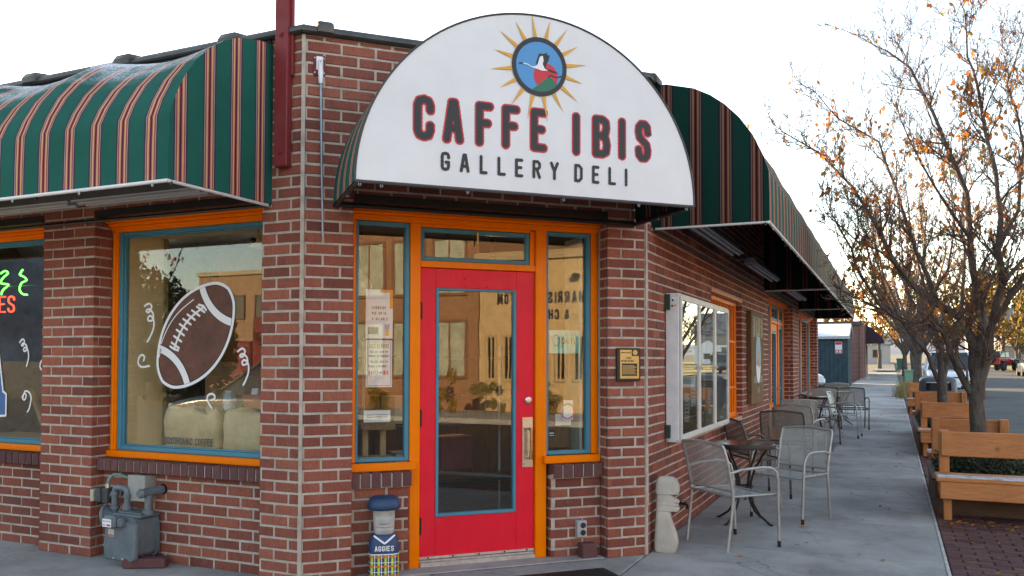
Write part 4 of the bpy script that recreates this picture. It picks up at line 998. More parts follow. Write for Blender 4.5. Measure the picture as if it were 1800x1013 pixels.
def curl(cx, cz, sc, kind, ang):
    if kind == 0: p = [(-.05, .17), (.0, .19), (.03, .165), (0, .12), (-.03, .13), (.0, .145), (.045, .11), (.045, .06), (0, .05), (-.01, .075), (.02, .09), (.055, .05), (.05, -.02), (.01, -.09), (-.015, -.12)]
    elif kind == 1: p = [(-.01, .05), (.0, .085), (-.035, .10), (-.07, .07), (-.075, .02), (-.03, -.01), (.06, 0)]
    else: p = [(-.06, 0), (-.03, .04), (.0, .02), (-.02, -.02), (-.05, -.01), (-.02, .06), (.04, .05), (.07, 0), (.05, -.10), (.02, -.14)]
    q = []
    for i in range(len(p)-1):           # rounded through the points
        a, b, c_, d_ = p[max(0, i-1)], p[i], p[i+1], p[min(len(p)-1, i+2)]
        for t in (0, .25, .5, .75): q.append(tuple(.5*((2*b[m])+(-a[m]+c_[m])*t+(2*a[m]-5*b[m]+4*c_[m]-d_[m])*t*t+(-a[m]+3*b[m]-3*c_[m]+d_[m])*t**3) for m in (0, 1)))
    p = q+[p[-1]]
    c, s = math.cos(ang), math.sin(ang); return [(cx+sc*(x*c-y*s), cz+sc*(x*s+y*c)) for x, y in p]
cz_ = MB()
cl = [curl(-5.22, 1.75, .95, 0, 0), curl(-5.26, 1.45, .85, 1, 0), curl(-4.28, 1.42, .85, 0, .1), curl(-4.60, 1.18, .7, 1, -1.0), curl(-4.93, 1.22, .0, 1, 0)]
for c in cl[:4]:
    xs = [q[0] for q in c]; zs = [q[1] for q in c]
    sdf_faces(cz_, lambda X, Y, c=c: seg_sdf(X, Y, [c])-.0075, min(xs)-.02, max(xs)+.02, min(zs)-.02, max(zs)+.02, .004, FL, VF)
part(cz_, 'painted_squiggles', M_PWHITE, win1)
cz2 = MB()
for c in (curl(-6.62, 1.53, .75, 0, .3), curl(-6.37, 1.42, .8, 1, .2), curl(-6.60, 1.18, .85, 2, 0)):
    xs = [q[0] for q in c]; zs = [q[1] for q in c]
    sdf_faces(cz2, lambda X, Y, c=c: seg_sdf(X, Y, [c])-.0075, min(xs)-.02, max(xs)+.02, min(zs)-.02, max(zs)+.02, .004, FL, VF)
part(cz2, 'painted_squiggles', M_PWHITE, win2)
mb = MB(); mb2 = MB()
ap = [(-7.35, 1.02), (-6.98, 1.62), (-6.83, 1.02)]
ap = [(-7.5, 1.0), (-7.5, 1.55), (-6.96, 1.55), (-6.90, 1.22), (-6.86, 1.20), (-6.86, 1.03), (-7.4, 1.0)]
sdf_faces(mb, lambda X, Y: poly_sdf(X, Y, ap), -7.55, -6.8, .95, 1.6, .008, FL, VF); sdf_faces(mb2, lambda X, Y: np.maximum(poly_sdf(X, Y, ap)-.018, -poly_sdf(X, Y, ap)+.0), -7.6, -6.75, .93, 1.62, .006, FL, VF-.001)
part(mb, 'painted_emblem', simple('paint_royal_blue', (.03,.14,.36), .5), win2); part(mb2, 'painted_outline', M_PWHITE, win2)
# neon hanging in the left window
neon = thing('neon_sign', 'green and red neon lettering hanging in the leftmost window', 'sign', (-7.02, AY+.30, 1.89))
def npts(p, x, z, s):
    q = []
    for i in range(len(p)-1):
        a, b, c_, d_ = p[max(0, i-1)], p[i], p[i+1], p[min(len(p)-1, i+2)]
        for t in (0, .25, .5, .75): q.append(tuple(.5*((2*b[m])+(-a[m]+c_[m])*t+(2*a[m]-5*b[m]+4*c_[m]-d_[m])*t*t+(-a[m]+3*b[m]-3*c_[m]+d_[m])*t**3) for m in (0, 1)))
    return [(x+a*s, 0, z+b*s) for a, b in q+[p[-1]]]
mb = MB()
for p, x, z in (([(0,.30),(.10,.34),(.18,.30),(.05,.22),(.0,.14),(.12,.12),(.2,.10),(.06,.02),(.02,-.06)], -.06, .26), ([(.12,.42),(.05,.34),(.15,.30),(.22,.24),(.10,.20),(.05,.10),(.12,.02),(.24,.0)], .16, .22), ([(0,.3),(-.1,.2),(0,.1)], -.2, .26)):
    mb.tube(npts(p, x+.0, z-.06, .52), .0075, 8)
part(mb, 'green_tube', emit('neon_green', (.02, .8, .10), 1.6), neon, smooth=True)
mb = MB()
for ch, x in (('S', .045), ('E', -.07), ('E', -.175)):
    for p in GL[ch]: mb.tube([(x+a*.075, 0, .02+b*.13) for a, b in p], .007, 8)
part(mb, 'red_tube', emit('neon_red', (.9, .04, .02), 1.6), neon, smooth=True)
mb = MB(); mb.tube([(.10, .0, .60), (.10, 0, 1.0)], .004, 6); mb.tube([(-.3, .015, .24), (.4, .015, .24)], .006, 6); part(mb, 'support', M_BLACK, neon)
# wooden ladder shelf
lad = thing('ladder_shelf', 'light wooden ladder shelf standing inside the leftmost window', 'shelf', (-6.52, AY+.62, .80))
for x in (-.24, .30):
    mb = MB(); mb.bbox(x-.02, x+.02, -.03, .03, 0, 1.02, .004); part(mb, 'upright', M_PALEW, lad)
for z in (.10, .42, .70, .98):
    mb = MB(); mb.bbox(-.22, .28, -.10, .10, z-.012, z+.012, .004); part(mb, 'shelf_board', M_PALEW, lad)
mb = MB(); mb.bbox(-.02, .02, -.02, .02, 0, .50, .004, T(-.16, -.13, 0) @ RY(rad(-30)) @ T(0, 0, 0)); mb.v = [(x+.25 if False else x, y, z) for x, y, z in mb.v]; part(mb, 'prop', M_PALEW, lad)
nt_ = tag(MB() and (lambda m: (m.box(-6.50, -6.33, AY+.40, AY+.403, 1.52, 1.86), m.build('window_notice', M_PAPER))[1])(MB()), 'white printed notice hanging inside the leftmost window', 'notice')
# burlap sacks, box and bags in the football window
def burlap():
    m, n, b = new_mat('burlap'); co = geo_pos(n)
    c = ramp(n, noise(n, 6, 6, .65, co), [(.3, (.55,.40,.23)), (.7, (.78,.60,.38))]); L(n, c, b.inputs['Base Color']); b.inputs['Roughness'].default_value = .95
    wv = N(n, 'ShaderNodeTexWave'); wv.inputs['Scale'].default_value = 60; L(n, co, wv.inputs['Vector'])
    bump(n, b, wv.outputs['Fac'], .3, .004); return m
M_BURLAP = burlap()
def sack(u0, u1, d0, d1, h, label, seed):
    r = random.Random(seed); mb = MB(); n = 40; rings = []
    cx, cy = (u0+u1)/2, (d0+d1)/2; hx, hy = (u1-u0)/2, (d1-d0)/2
    for k, (f, s) in enumerate(((0, .96), (.12, 1.0), (.4, 1.0), (.7, 1.0), (.9, .98), (1.0, .92), (1.03, .6), (1.0, .1))):
        ring = []
        for i in range(n):
            t = 2*math.pi*i/n; c, s_ = math.cos(t), math.sin(t); e = .28
            x = cx+hx*s*math.copysign(abs(c)**e, c); y = cy+hy*s*math.copysign(abs(s_)**e, s_)
            z = .80+h*f + .018*math.sin(i*.9+seed)*(f > .5) + .012*math.sin(x*23+seed)
            ring.append((x+.008*math.sin(z*31+i), y+.010*math.sin(x*17+z*9+seed), max(.80, z)))
        rings.append(ring)
    mb.rings([[tuple(FL @ Vector(p)) for p in q] for q in rings]); return tag(mb.build('burlap_sack', M_BURLAP, smooth=True), label, 'sack')
sack(-5.17, -4.62, .30, .62, .31, 'burlap sack printed 100% ORGANIC COFFEE behind the football window', 1)
sack(-4.60, -4.06, .31, .64, .315, 'plain burlap sack on the right, beside the printed coffee sack', 2)
tx = MB(); word(tx, '100%ORGANIC COFFEE', -5.13, .850, .056, .026, .0045, .0042, FL, .282, .0025)
tag(tx.build('sack_print', M_PGREY), 'stencilled lettering 100% ORGANIC COFFEE along the foot of the burlap sack', 'lettering')
cb = thing('cardboard_box', 'open cardboard box behind the burlap sacks in the football window', 'box', (-4.85, AY+.75, 1.12))
mb = MB(); mb.box(-.2, .2, -.12, .12, 0, .25); part(mb, 'carton', simple('cardboard', (.36,.23,.12), .8), cb)
mb = MB(); mb.box(-.2, .2, -.002, .002, 0, .14, T(0, -.12, .25) @ RX(rad(35))); part(mb, 'flap', simple('cardboard_flap', (.40,.27,.15), .8), cb)
bsk = thing('orange_crate', 'orange box of printed packets standing on the burlap sacks', 'box', (-4.27, AY+.50, 1.135))
mb = MB(); mb.rings([[(x*s, y*s2, z) for x, y in ((-.2, -.09), (.2, -.09), (.2, .09), (-.2, .09))] for z, s, s2 in ((0, .92, .9), (.10, 1.0, 1.0))]); part(mb, 'crate', simple('orange_card', (.50,.16,.07), .6), bsk)
for i in range(7):
    mb = MB(); mb.bbox(-.03, .03, -.012, .012, 0, .13, .004, T(-.15+i*.05, -.02+.02*(i % 3), .02) @ RY(RND.uniform(-.4, .4)) @ RX(-.25)); part(mb, 'packet', (M_PAPER, M_PRED, M_PWHITE)[i % 3], bsk)
jar = thing('glass_jar', 'small clear jar standing on the burlap sacks below the football', 'jar', (-4.60, AY+.42, 1.115)); mb = MB(); mb.lathe([(.045, 0), (.05, .02), (.05, .11), (.035, .13), (.035, .15)], 18); part(mb, 'jar_body', simple('milky_glass', (.45,.46,.46), .2), jar, angle=40)
bell = thing('straw_ornament', 'small straw bell ornament hanging at the top of the football window', 'ornament', (-4.29, AY+.36, 2.33))
mb = MB(); mb.lathe([(.07, 0), (.066, .02), (.045, .05), (.028, .09), (.01, .105)], 20); part(mb, 'bell', M_BURLAP, bell, angle=60); mb = MB(); mb.tube([(0, 0, .10), (0, 0, .19)], .003, 5); part(mb, 'cord', M_BLACK, bell); mb = MB(); mb.lathe([(.024, 0), (.018, .018), (0.001, .024)], 12, T(0, -.05, .05) @ RX(rad(75))); part(mb, 'boss', M_BLACK, bell)

# ------------------------------------------------------------------ papers and stand in the left sidelight, cards in the right one
def card(name, label, cat, F, u0, u1, z0, z1, v, mat):
    t_ = thing(name, label, cat, tuple(F @ Vector(((u0+u1)/2, v, z0)))); Fq = t_.matrix_world.inverted() @ F
    mb = MB(); mb.box(u0, u1, v, v+.002, z0, z1, Fq); part(mb, 'sheet', mat, t_); return t_, Fq
p1, q = card('poster', 'white poster reading CURBSIDE PICKUP IS AVAILABLE in the left sidelight', 'poster', FD, .472, .668, 1.655, 2.005, .219, M_PAPER)
mb = MB(); mb.box(.575, .668, .2172, .2178, 1.985, 2.005, q); mb.box(.645, .668, .2172, .2178, 1.87, 1.985, q); part(mb, 'orange_corner', flat('print_orange', (.72,.26,.03)), p1)
mb = MB()
for i, t_ in enumerate(('CURBSIDE', 'PICKUP IS', 'AVAILABLE')): word(mb, t_, .515, 1.865-i*.040, .020, .010, .0042, .0018, q, .217, .0018)
part(mb, 'lettering', M_PGREY, p1)
mb = MB(); mb.box(.49, .562, .2172, .2178, 1.685, 1.735, q); part(mb, 'printed_block', simple('print_mottle', (.18,.20,.16), .7, var=.5, nscale=60), p1)
mb = MB(); mb.box(.615, .640, .2172, .2178, 1.675, 1.735, q); part(mb, 'printed_cup', M_PGOLD, p1); mb = MB(); mb.box(.610, .645, .2166, .2171, 1.725, 1.755, q); part(mb, 'printed_lid', M_PBLUE, p1)
p2, q = card('poster', 'white sheet headed CURRENT HOURS below the curbside poster', 'poster', FD, .475, .665, 1.305, 1.640, .219, M_PAPER)
mb = MB(); sdf_faces(mb, lambda X, Y: np.maximum(np.maximum(np.abs(X-.57)-.086, np.abs(Y-1.4725)-.158), -np.maximum(np.abs(X-.57)-.082, np.abs(Y-1.4725)-.154)), .47, .67, 1.30, 1.645, .003, q, .217); part(mb, 'border', M_PBLUE, p2)
mb = MB(); word(mb, 'CURRENT HOURS', .496, 1.585, .032, .0085, .0032, .0022, q, .217, .0018); part(mb, 'heading', M_LIME, p2)
mb = MB()
for t_, z in (('700 AM  600 PM', 1.550), ('SUNDAY TO THURSDAY', 1.520), ('700 AM  600 PM', 1.480), ('FRIDAY & SATURDAY', 1.447)): word(mb, t_, .50 if 'DAY' not in t_ else .494, z, .016, .0066 if 'DAY' in t_ else .0085, .0022, .0013, q, .217, .0016)
part(mb, 'lettering', M_PGREY, p2)
mb = MB(); word(mb, 'CAFFE', .496, 1.395, .028, .0095, .005, .0022, q, .217, .0018); word(mb, 'IBIS', .598, 1.395, .028, .0095, .005, .0022, q, .217, .0018); part(mb, 'shop_name', M_PRED, p2)
mb = MB(); sdf_faces(mb, lambda X, Y: disc(X, Y, .582, 1.409, .010), .57, .595, 1.395, 1.42, .002, q, .217); part(mb, 'round_logo', M_PBLUE, p2)
for z in (2.0, 1.64, 1.66, 1.31):
    for u in (.478, .662): pass
std = thing('wooden_stand', 'small wooden house-shaped stand at the bottom of the left sidelight', 'stand', tuple(FD @ Vector((.57, .36, .78)))); q = std.matrix_world.inverted() @ FD
for u in (.50, .63):
    mb = MB(); mb.bbox(u-.022, u+.022, .34, .38, .80, 1.0, .004, q); part(mb, 'upright', M_PALEW, std)
mb = MB(); mb.bbox(.44, .70, .30, .44, .78, .80, .004, q); part(mb, 'base', M_PALEW, std)
mb = MB(); mb.add([(.45, .29, 1.14), (.67, .29, 1.14), (.70, .22, 1.0), (.45, .22, 1.0), (.45, .30, 1.14), (.67, .30, 1.14), (.70, .235, 1.0), (.45, .235, 1.0)], [(3, 2, 1, 0), (4, 5, 6, 7), (0, 1, 5, 4), (1, 2, 6, 5), (2, 3, 7, 6), (3, 0, 4, 7)], q); part(mb, 'sloped_board', M_OLDW, std)
p3, q = card('notice', 'small white notice on the wooden stand in the left sidelight', 'notice', FD, .463, .655, 1.055, 1.14, .222, M_PAPER)
mb = MB()
for z in (1.105, 1.090): mb.box(.485, .635, .2205, .2212, z, z+.006, q)
part(mb, 'lettering', M_PGREY, p3)
p4, q = card('open_sign', 'turquoise hand-lettered Open card in the right sidelight', 'sign', FD, 1.895, 2.160, 1.555, 1.735, .219, M_PTEAL)
mb = MB(); ol = [arc(1.955, 1.655, .030, 0, 360, 16, .042), [(2.0, 1.60), (2.0, 1.665), (2.02, 1.67), (2.03, 1.65), (2.02, 1.63), (2.0, 1.635)], [(2.045, 1.648), (2.07, 1.65), (2.065, 1.67), (2.045, 1.665), (2.045, 1.64), (2.07, 1.632)], [(2.085, 1.63), (2.085, 1.665), (2.105, 1.668), (2.112, 1.63)]]
sdf_faces(mb, lambda X, Y: seg_sdf(X, Y, ol)-.0035, 1.90, 2.15, 1.57, 1.72, .003, q, .217); part(mb, 'lettering', simple('copper_ink', (.35,.17,.06), .6), p4)
p5, q = card('sticker', 'round rainbow-ringed white card low in the right sidelight', 'sticker', FD, 2.02, 2.10, 1.04, 1.19, .222, M_PAPER)
for i, cc in enumerate(((.5,.03,.04), (.6,.25,.03), (.1,.35,.1), (.03,.12,.45), (.25,.05,.35), (.5,.03,.2))):
    mb = MB(); sdf_faces(mb, lambda X, Y, i=i: np.maximum(np.abs(np.hypot(X-2.055, Y-1.105)-.056)-.006, np.abs(((np.degrees(np.arctan2(Y-1.105, X-2.055))-i*60+180) % 360)-180)/60-.5), 1.985, 2.125, 1.035, 1.175, .003, q, .2195); part(mb, 'ring_arc', flat('ring_%d' % i, cc), p5)
p6, q = card('window_decal', 'small black lettered decal at the bottom of the right sidelight', 'decal', FD, 1.895, 1.945, .905, .965, .2195, M_PBLACK)
mb = MB(); word(mb, 'BIRD', 1.90, .932, .014, .009, .002, .0014, q, .2178, .0014); mb.box(1.90, 1.94, .2172, .2178, .918, .922, q); part(mb, 'lettering', M_PWHITE, p6)
p7, q = card('white_package', 'white printed packet lying behind glass low in the right sidelight', 'packet', FD, 1.985, 2.12, .99, 1.08, .30, M_PAPER)
p8, q = card('framed_picture', 'wooden box front low behind the right sidelight glass', 'box', FD, 1.90, 2.15, .81, .985, .38, M_OLDW)
# pendant lamp and boxes seen through the door
pl_ = thing('pendant_lamp', 'milky glass pendant lamp behind the left sidelight', 'lamp', tuple(FD @ Vector((.50, .55, 2.08))))
mb = MB(); mb.lathe([(.02, -.09), (.07, -.075), (.082, -.03), (.06, .03), (.02, .07), (.008, .10)], 22); part(mb, 'globe', simple('milk_glass', (.42,.40,.36), .25, var=.05), pl_, smooth=True); mb = MB(); mb.tube([(0, 0, .10), (0, 0, .9)], .004, 6); part(mb, 'cord', M_BLACK, pl_)
for i, (u, v, z, w_, h) in enumerate(((1.02, 1.1, .52, .30, .22), (.98, 1.15, .98, .30, .22), (1.55, 1.8, .50, .36, .3))):
    t_ = thing('carton', ['white carton low on the left behind the door glass', 'printed carton above the other one behind the door glass', 'pinkish carton on the right behind the door glass'][i], 'box', tuple(FD @ Vector((u, v, z))), rad(45+12*i))
    mb = MB(); mb.bbox(-w_/2, w_/2, -.14, .14, 0, h, .004); part(mb, 'carton_body', (simple('white_card', (.45,.42,.36), .7), simple('buff_card', (.42,.36,.26), .7), simple('pink_card', (.40,.12,.11), .7))[i], t_)
    mb = MB(); mb.box(-w_/2-.002, w_/2+.002, -.03, .03, h, h+.002); part(mb, 'tape', M_PAPER, t_)
sh = thing('wire_shelf', 'dark shelf unit inside the shop behind the door', 'shelf', tuple(FD @ Vector((1.15, 1.15, .03))), rad(45))
for z in (.48, .94, 1.5):
    mb = MB(); mb.bbox(-.55, .75, -.2, .2, z-.02, z, .004); part(mb, 'shelf_board', M_BLACK, sh)
for x in (-.55, .75):
    mb = MB(); mb.tube([(x, -.2, 0), (x, -.2, 1.6)], .012, 6); mb.tube([(x, .2, 0), (x, .2, 1.6)], .012, 6); part(mb, 'upright', M_GALV, sh)
for i, (u, v, z) in enumerate(((.70, 2.6, 2.42), (1.45, 2.8, 2.40), (2.05, 2.0, 2.42), (2.3, 2.6, 2.40))):
    t_ = thing('spot_lamp', ['lit ceiling spot seen through the left sidelight', 'lit ceiling spot seen through the door glass', 'left one of two lit ceiling spots seen through the right sidelight', 'right one of two lit ceiling spots seen through the right sidelight'][i], 'lamp', tuple(FD @ Vector((u, v, z))))
    mb = MB(); mb.lathe([(.05, -.03), (.055, .02), (.03, .09), (.012, .1), (.012, .58)], 14); part(mb, 'housing', M_BLACK, t_); mb = MB(); mb.lathe([(.001, -.038), (.03, -.036), (.042, -.031)], 14); part(mb, 'bulb', emit('warm_bulb', (1, .72, .38), 9), t_); ld = bpy.data.lights.new('spot_bulb', 'POINT'); ld.energy = 1.0; ld.color = (1, .74, .45); ld.shadow_soft_size = .04; lo = bpy.data.objects.new('spot_bulb', ld); COL.objects.link(lo); lo.parent = t_; lo.location = (0, 0, -.07)
# ------------------------------------------------------------------ small fixtures on the canted face
pq = thing('historic_plaque', 'black and gold Historic District plaque on the brick pier right of the door', 'plaque', tuple(FD @ Vector((2.46, 0, 1.342)))); q = pq.matrix_world.inverted() @ FD
mb = MB(); pts = arc(2.552, 1.584, .012, 0, 90, 4)+arc(2.369, 1.584, .012, 90, 180, 4)+arc(2.369, 1.354, .012, 180, 270, 4)+arc(2.552, 1.354, .012, 270, 360, 4)
mb.rings([[(2.4605+(x-2.4605)*s, v, 1.469+(z-1.469)*s) for x, z in pts] for v, s in ((.004, 1.0), (-.014, 1.0), (-.020, .97))], q); part(mb, 'backing', simple('dark_bronze', (.022,.020,.019), .45, .2), pq)
mb = MB(); sdf_faces(mb, lambda X, Y: np.maximum(poly_sdf(X, Y, [(2.385, 1.362), (2.548, 1.362), (2.548, 1.535), (2.485, 1.535), (2.485, 1.582), (2.385, 1.582)]), -poly_sdf(X, Y, [(2.400, 1.382), (2.533, 1.382), (2.533, 1.478), (2.400, 1.478)])), 2.38, 2.555, 1.355, 1.59, .003, q, -.0205)
sdf_faces(mb, lambda X, Y: np.hypot(X-2.515, Y-1.562)-.020-.003*np.cos(12*np.arctan2(Y-1.562, X-2.515)), 2.485, 2.545, 1.535, 1.59, .002, q, -.0205)
for i in range(9): mb.box(2.405, 2.528-.01*(i % 3), -.0209, -.0204, 1.396+i*.008, 1.3995+i*.008, q)
part(mb, 'gold_face', simple('gold_enamel', (.62,.41,.14), .4, .3, var=.05), pq)
mb = MB()
for t_, u, z, h, wl in (('NATIONAL REGISTER', 2.392, 1.556, .010, .0042), ('LOGAN', 2.437, 1.513, .016, .0075), ('HISTORIC DISTRICT', 2.393, 1.490, .015, .0064)): word(mb, t_, u, z, h, wl, .0015, .0011, q, -.0212, .0012)
part(mb, 'lettering', M_PBLACK, pq)
ot = thing('power_outlet', 'grey double power outlet box on the bricks right of the door', 'outlet', tuple(FD @ Vector((2.11, .12, .15)))); q = ot.matrix_world.inverted() @ FD
mb = MB(); mb.bbox(2.070, 2.150, .075, .122, .155, .280, .004, q); part(mb, 'box', simple('outlet_grey', (.42,.43,.44), .5, .2), ot)
for z in (.190, .245):
    mb = MB(); mb.lathe([(.022, 0), (.022, .004), (.018, .006)], 16, q @ T(2.117, .075, z) @ RX(rad(90))); part(mb, 'socket', M_PBLACK, ot)
mb = MB()
for z in (.165, .185, .205, .225, .245, .265): mb.box(2.078, 2.084, .0735, .0752, z, z+.008, q)
part(mb, 'screw', M_GALV, ot)
bl = thing('loose_brick', 'single brick standing on end below the power outlet', 'brick', tuple(FD @ Vector((2.14, .04, 0))), rad(45)); mb = MB(); mb.bbox(-.062, .062, -.04, .05, 0, .118, .006); part(mb, 'brick_body', M_SILL, bl)
mat_ = thing('door_mat', 'black ribbed rubber mat at the bottom edge in front of the door', 'mat', tuple(FD @ Vector((1.55, -.50, .004))), rad(45))
mb = MB(); mb.bbox(-.55, .55, -.42, .20, 0, .010, .004); part(mb, 'mat_base', simple('black_rubber', (.015,.016,.018), .7), mat_)
for i in range(26):
    mb = MB(); mb.box(-.50, .50, -.39+i*.0225, -.38+i*.0225, .010, .014); part(mb, 'rib', M_BLACK, mat_)
step = tag((lambda m: (m.bbox(.40, 2.25, -.02, .16, .001, .012, .004, FD), m.build('door_step', M_KERB))[1])(MB()), 'low concrete step under the red door', 'step')

# ------------------------------------------------------------------ carved heads
def ring_se(cx, cy, hx, hy, z, n=44, e=.55, eye=0.0, nose=0.0):
    r = []
    for i in range(n):
        t = 2*math.pi*i/n; c, s = math.cos(t), math.sin(t)
        x = hx*math.copysign(abs(c)**e, c); y = hy*math.copysign(abs(s)**e, s)
        if s < 0 and nose: y -= nose*math.exp(-(x/(hx*.26))**2)
        if s < 0 and eye: y += eye*math.exp(-((abs(x)-hx*.48)/(hx*.22))**2)
        r.append((cx+x, cy+y, z))
    return r
def densify(keys, n):
    out = []
    for a, b in zip(keys[:-1], keys[1:]):
        for i in range(n):
            t = i/n; t = t*t*(3-2*t); out.append(tuple(p+(q_-p)*t for p, q_ in zip(a, b)))
    out.append(keys[-1]); return out
mo = thing('painted_stone_figure', 'stone figure in blue cap, AGGIES jersey and plaid kilt, left of the door', 'statue', tuple(FD @ Vector((.565, .0, 0))), rad(45-8))
# keys: z, hx, hy, nose
body = densify([(0, .108, .085, 0), (.05, .112, .09, 0), (.17, .112, .09, 0), (.255, .112, .09, 0), (.315, .104, .08, 0), (.345, .088, .068, 0), (.362, .070, .055, 0)], 3)
mb = MB(); mb.rings([ring_se(0, 0, a, b, z) for z, a, b, nn in body])
def plaid():
    m, n, b = new_mat('painted_plaid'); co = obj_co(n); s = N(n, 'ShaderNodeSeparateXYZ'); L(n, co, s.inputs[0])
    def band(axis, per, off, w):
        a = N(n, 'ShaderNodeMath', operation='ADD'); a.inputs[1].default_value = off+10; L(n, s.outputs[axis], a.inputs[0])
        d = N(n, 'ShaderNodeMath', operation='MODULO'); d.inputs[1].default_value = per; L(n, a.outputs[0], d.inputs[0])
        l = N(n, 'ShaderNodeMath', operation='LESS_THAN'); l.inputs[1].default_value = w; L(n, d.outputs[0], l.inputs[0]); return l.outputs[0]
    c = mixc(n, band(0, .05, 0, .016), (.012,.05,.13), (.55,.62,.03)); c = mixc(n, band(2, .074, .03, .015), c, (.62,.16,.02))
    c = mixc(n, band(0, .05, .024, .005), c, (.70,.70,.70)); c = mixc(n, band(2, .074, -.005, .005), c, (.70,.70,.70))
    top = N(n, 'ShaderNodeMath', operation='GREATER_THAN'); top.inputs[1].default_value = .212; L(n, s.outputs[2], top.inputs[0])
    c = mixc(n, top.outputs[0], c, (.012,.05,.13)); 
    L(n, c, b.inputs['Base Color']); b.inputs['Roughness'].default_value = .5; bump(n, b, noise(n, 60, 4, .6, co), .2, .003); return m
part(mb, 'jersey', plaid(), mo, smooth=True); mo.scale = (.92, .92, .86)
mb = MB(); mb.rings([ring_se(0, -.001, a+.001, b_+.001, z) for z, a, b_ in ((.206, .1122, .0902), (.214, .1122, .0902))], cap=False); part(mb, 'jersey_hem', M_PWHITE, mo)
mb = MB(); keys = densify([(.345, .050, .045, 0), (.365, .070, .060, .004), (.385, .074, .066, .010), (.402, .076, .066, .020), (.413, .076, .060, .004), (.422, .077, .066, .020), (.438, .078, .064, .008), (.452, .079, .064, .046), (.475, .080, .064, .042), (.505, .080, .064, .026), (.528, .080, .068, .014), (.536, .080, .074, .006), (.575, .080, .070, 0)], 3)
mb.rings([ring_se(0, 0, a, b_, z, nose=nn, eye=.016*math.exp(-((z-.505)/.016)**2)) for z, a, b_, nn in keys]); part(mb, 'head', M_STONE2, mo, smooth=True)
mb = MB(); mb.rings([ring_se(0, 0, a, b_, z, e=.8) for z, a, b_ in ((.548, .085, .075), (.556, .118, .105), (.575, .124, .110), (.61, .118, .105), (.640, .105, .094), (.652, .085, .078), (.655, .03, .03))]); part(mb, 'cap', simple('blue_cap_paint', (.008,.05,.125), .45, var=.15), mo, smooth=True)
mb = MB(); mb.rings([ring_se(0, 0, a, b_, z, e=.8) for z, a, b_ in ((.540, .084, .074), (.549, .086, .076))]); part(mb, 'cap_band', simple('straw_band', (.40,.30,.17), .7), mo)
mb = MB(); qf = T(0, -.0935, 0); word(mb, 'AGGIES', -.072, .236, .042, .021, .0055, .0034, qf, 0, .0024); part(mb, 'lettering', M_PWHITE, mo)
mb = MB(); sdf_faces(mb, lambda X, Y: seg_sdf(X, Y, [[(-.074, .352), (-.03, .318), (.0, .296), (.03, .318), (.074, .352)]])-.0065, -.09, .09, .28, .365, .004, T(0, -.0935, 0), 0); mb.v = [(x, y + max(0, (z-.300))*.60, z) for x, y, z in mb.v]; part(mb, 'collar', M_PWHITE, mo)
mr = thing('carved_stone_head', 'pale carved stone head standing in profile by the corner of the right wall', 'statue', (-1.645, 6.60, 0), rad(8))
mb = MB()
# z, back x, front x, half thickness : profile looking towards +x
pr = densify([(0, -.105, .125, .075), (.02, -.115, .140, .085), (.08, -.113, .155, .09), (.15, -.108, .140, .088), (.21, -.103, .105, .082), (.275, -.098, .075, .078), (.325, -.094, .070, .074), (.330, -.088, .075, .070), (.334, -.095, .160, .078), (.352, -.094, .172, .080), (.368, -.092, .160, .078), (.374, -.090, .135, .074), (.380, -.090, .158, .076), (.394, -.090, .160, .076), (.400, -.090, .134, .072), (.408, -.089, .172, .070), (.420, -.088, .160, .070), (.446, -.087, .098, .068), (.468, -.084, .084, .066), (.472, -.098, .162, .088), (.50, -.098, .172, .092), (.545, -.092, .164, .090), (.585, -.082, .140, .082), (.604, -.060, .100, .06), (.610, -.02, .05, .03)], 2)
mb.rings([ring_se((a+b_)/2*.86, 0, (b_-a)/2*.86, h*.8, z, 36, .38) for z, a, b_, h in pr]); part(mb, 'stone', M_STONE, mr, angle=38); mr.scale = (.80, .85, .965)
hb = thing('hose_tap', 'small metal hose tap on the right wall behind the carved head', 'tap', (RXX, 7.46, .24))
mb = MB(); mb.tube([(0, 0, 0), (.07, 0, 0), (.09, 0, -.015), (.09, 0, -.045)], [.014, .014, .014, .017], 10); part(mb, 'spout', M_BRONZE, hb, angle=40); mb = MB(); mb.lathe([(.026, 0), (.030, .005), (.026, .010)], 12, T(.05, 0, .028)); mb.tube([(.05, 0, 0), (.05, 0, .03)], .007, 8); part(mb, 'valve_wheel', M_STEEL, hb)
mb = MB(); mb.lathe([(.03, 0), (.03, .006)], 14, RY(rad(90))); part(mb, 'flange', M_BRONZE, hb)

# ------------------------------------------------------------------ gas meter against the left wall
gm = thing('gas_meter', 'grey gas meter with pipes in front of the left brick wall', 'gas meter', (-5.085, AY+.02, 0), 0)
mb = MB()
def rr(hw, z0, z1, r, y):
    return [(x, y, z) for x, z in arc(hw-r, z1-r, r, 0, 90, 5)+arc(-hw+r, z1-r, r, 90, 180, 5)+arc(-hw+r, z0+r, r, 180, 270, 5)+arc(hw-r, z0+r, r, 270, 360, 5)]
mb.rings([rr(.140, .055, .325, .035, -.165), rr(.147, .048, .332, .04, -.155), rr(.147, .048, .332, .04, -.135), rr(.128, .065, .315, .04, -.13)]); part(mb, 'front_cover', M_METER, gm, angle=40)
mb = MB(); mb.rings([rr(.126, .07, .36, .04, -.14), rr(.126, .07, .36, .04, .07)]); part(mb, 'case', M_METER, gm, angle=40)
mb = MB(); mb.tube([(0, .055, .17), (0, .085, .17)], [.135, .118], 26); mb.rings([rr(.145, .055, .325, .05, .045), rr(.145, .055, .325, .05, .062)]); part(mb, 'back_cover', M_METER, gm, angle=40)
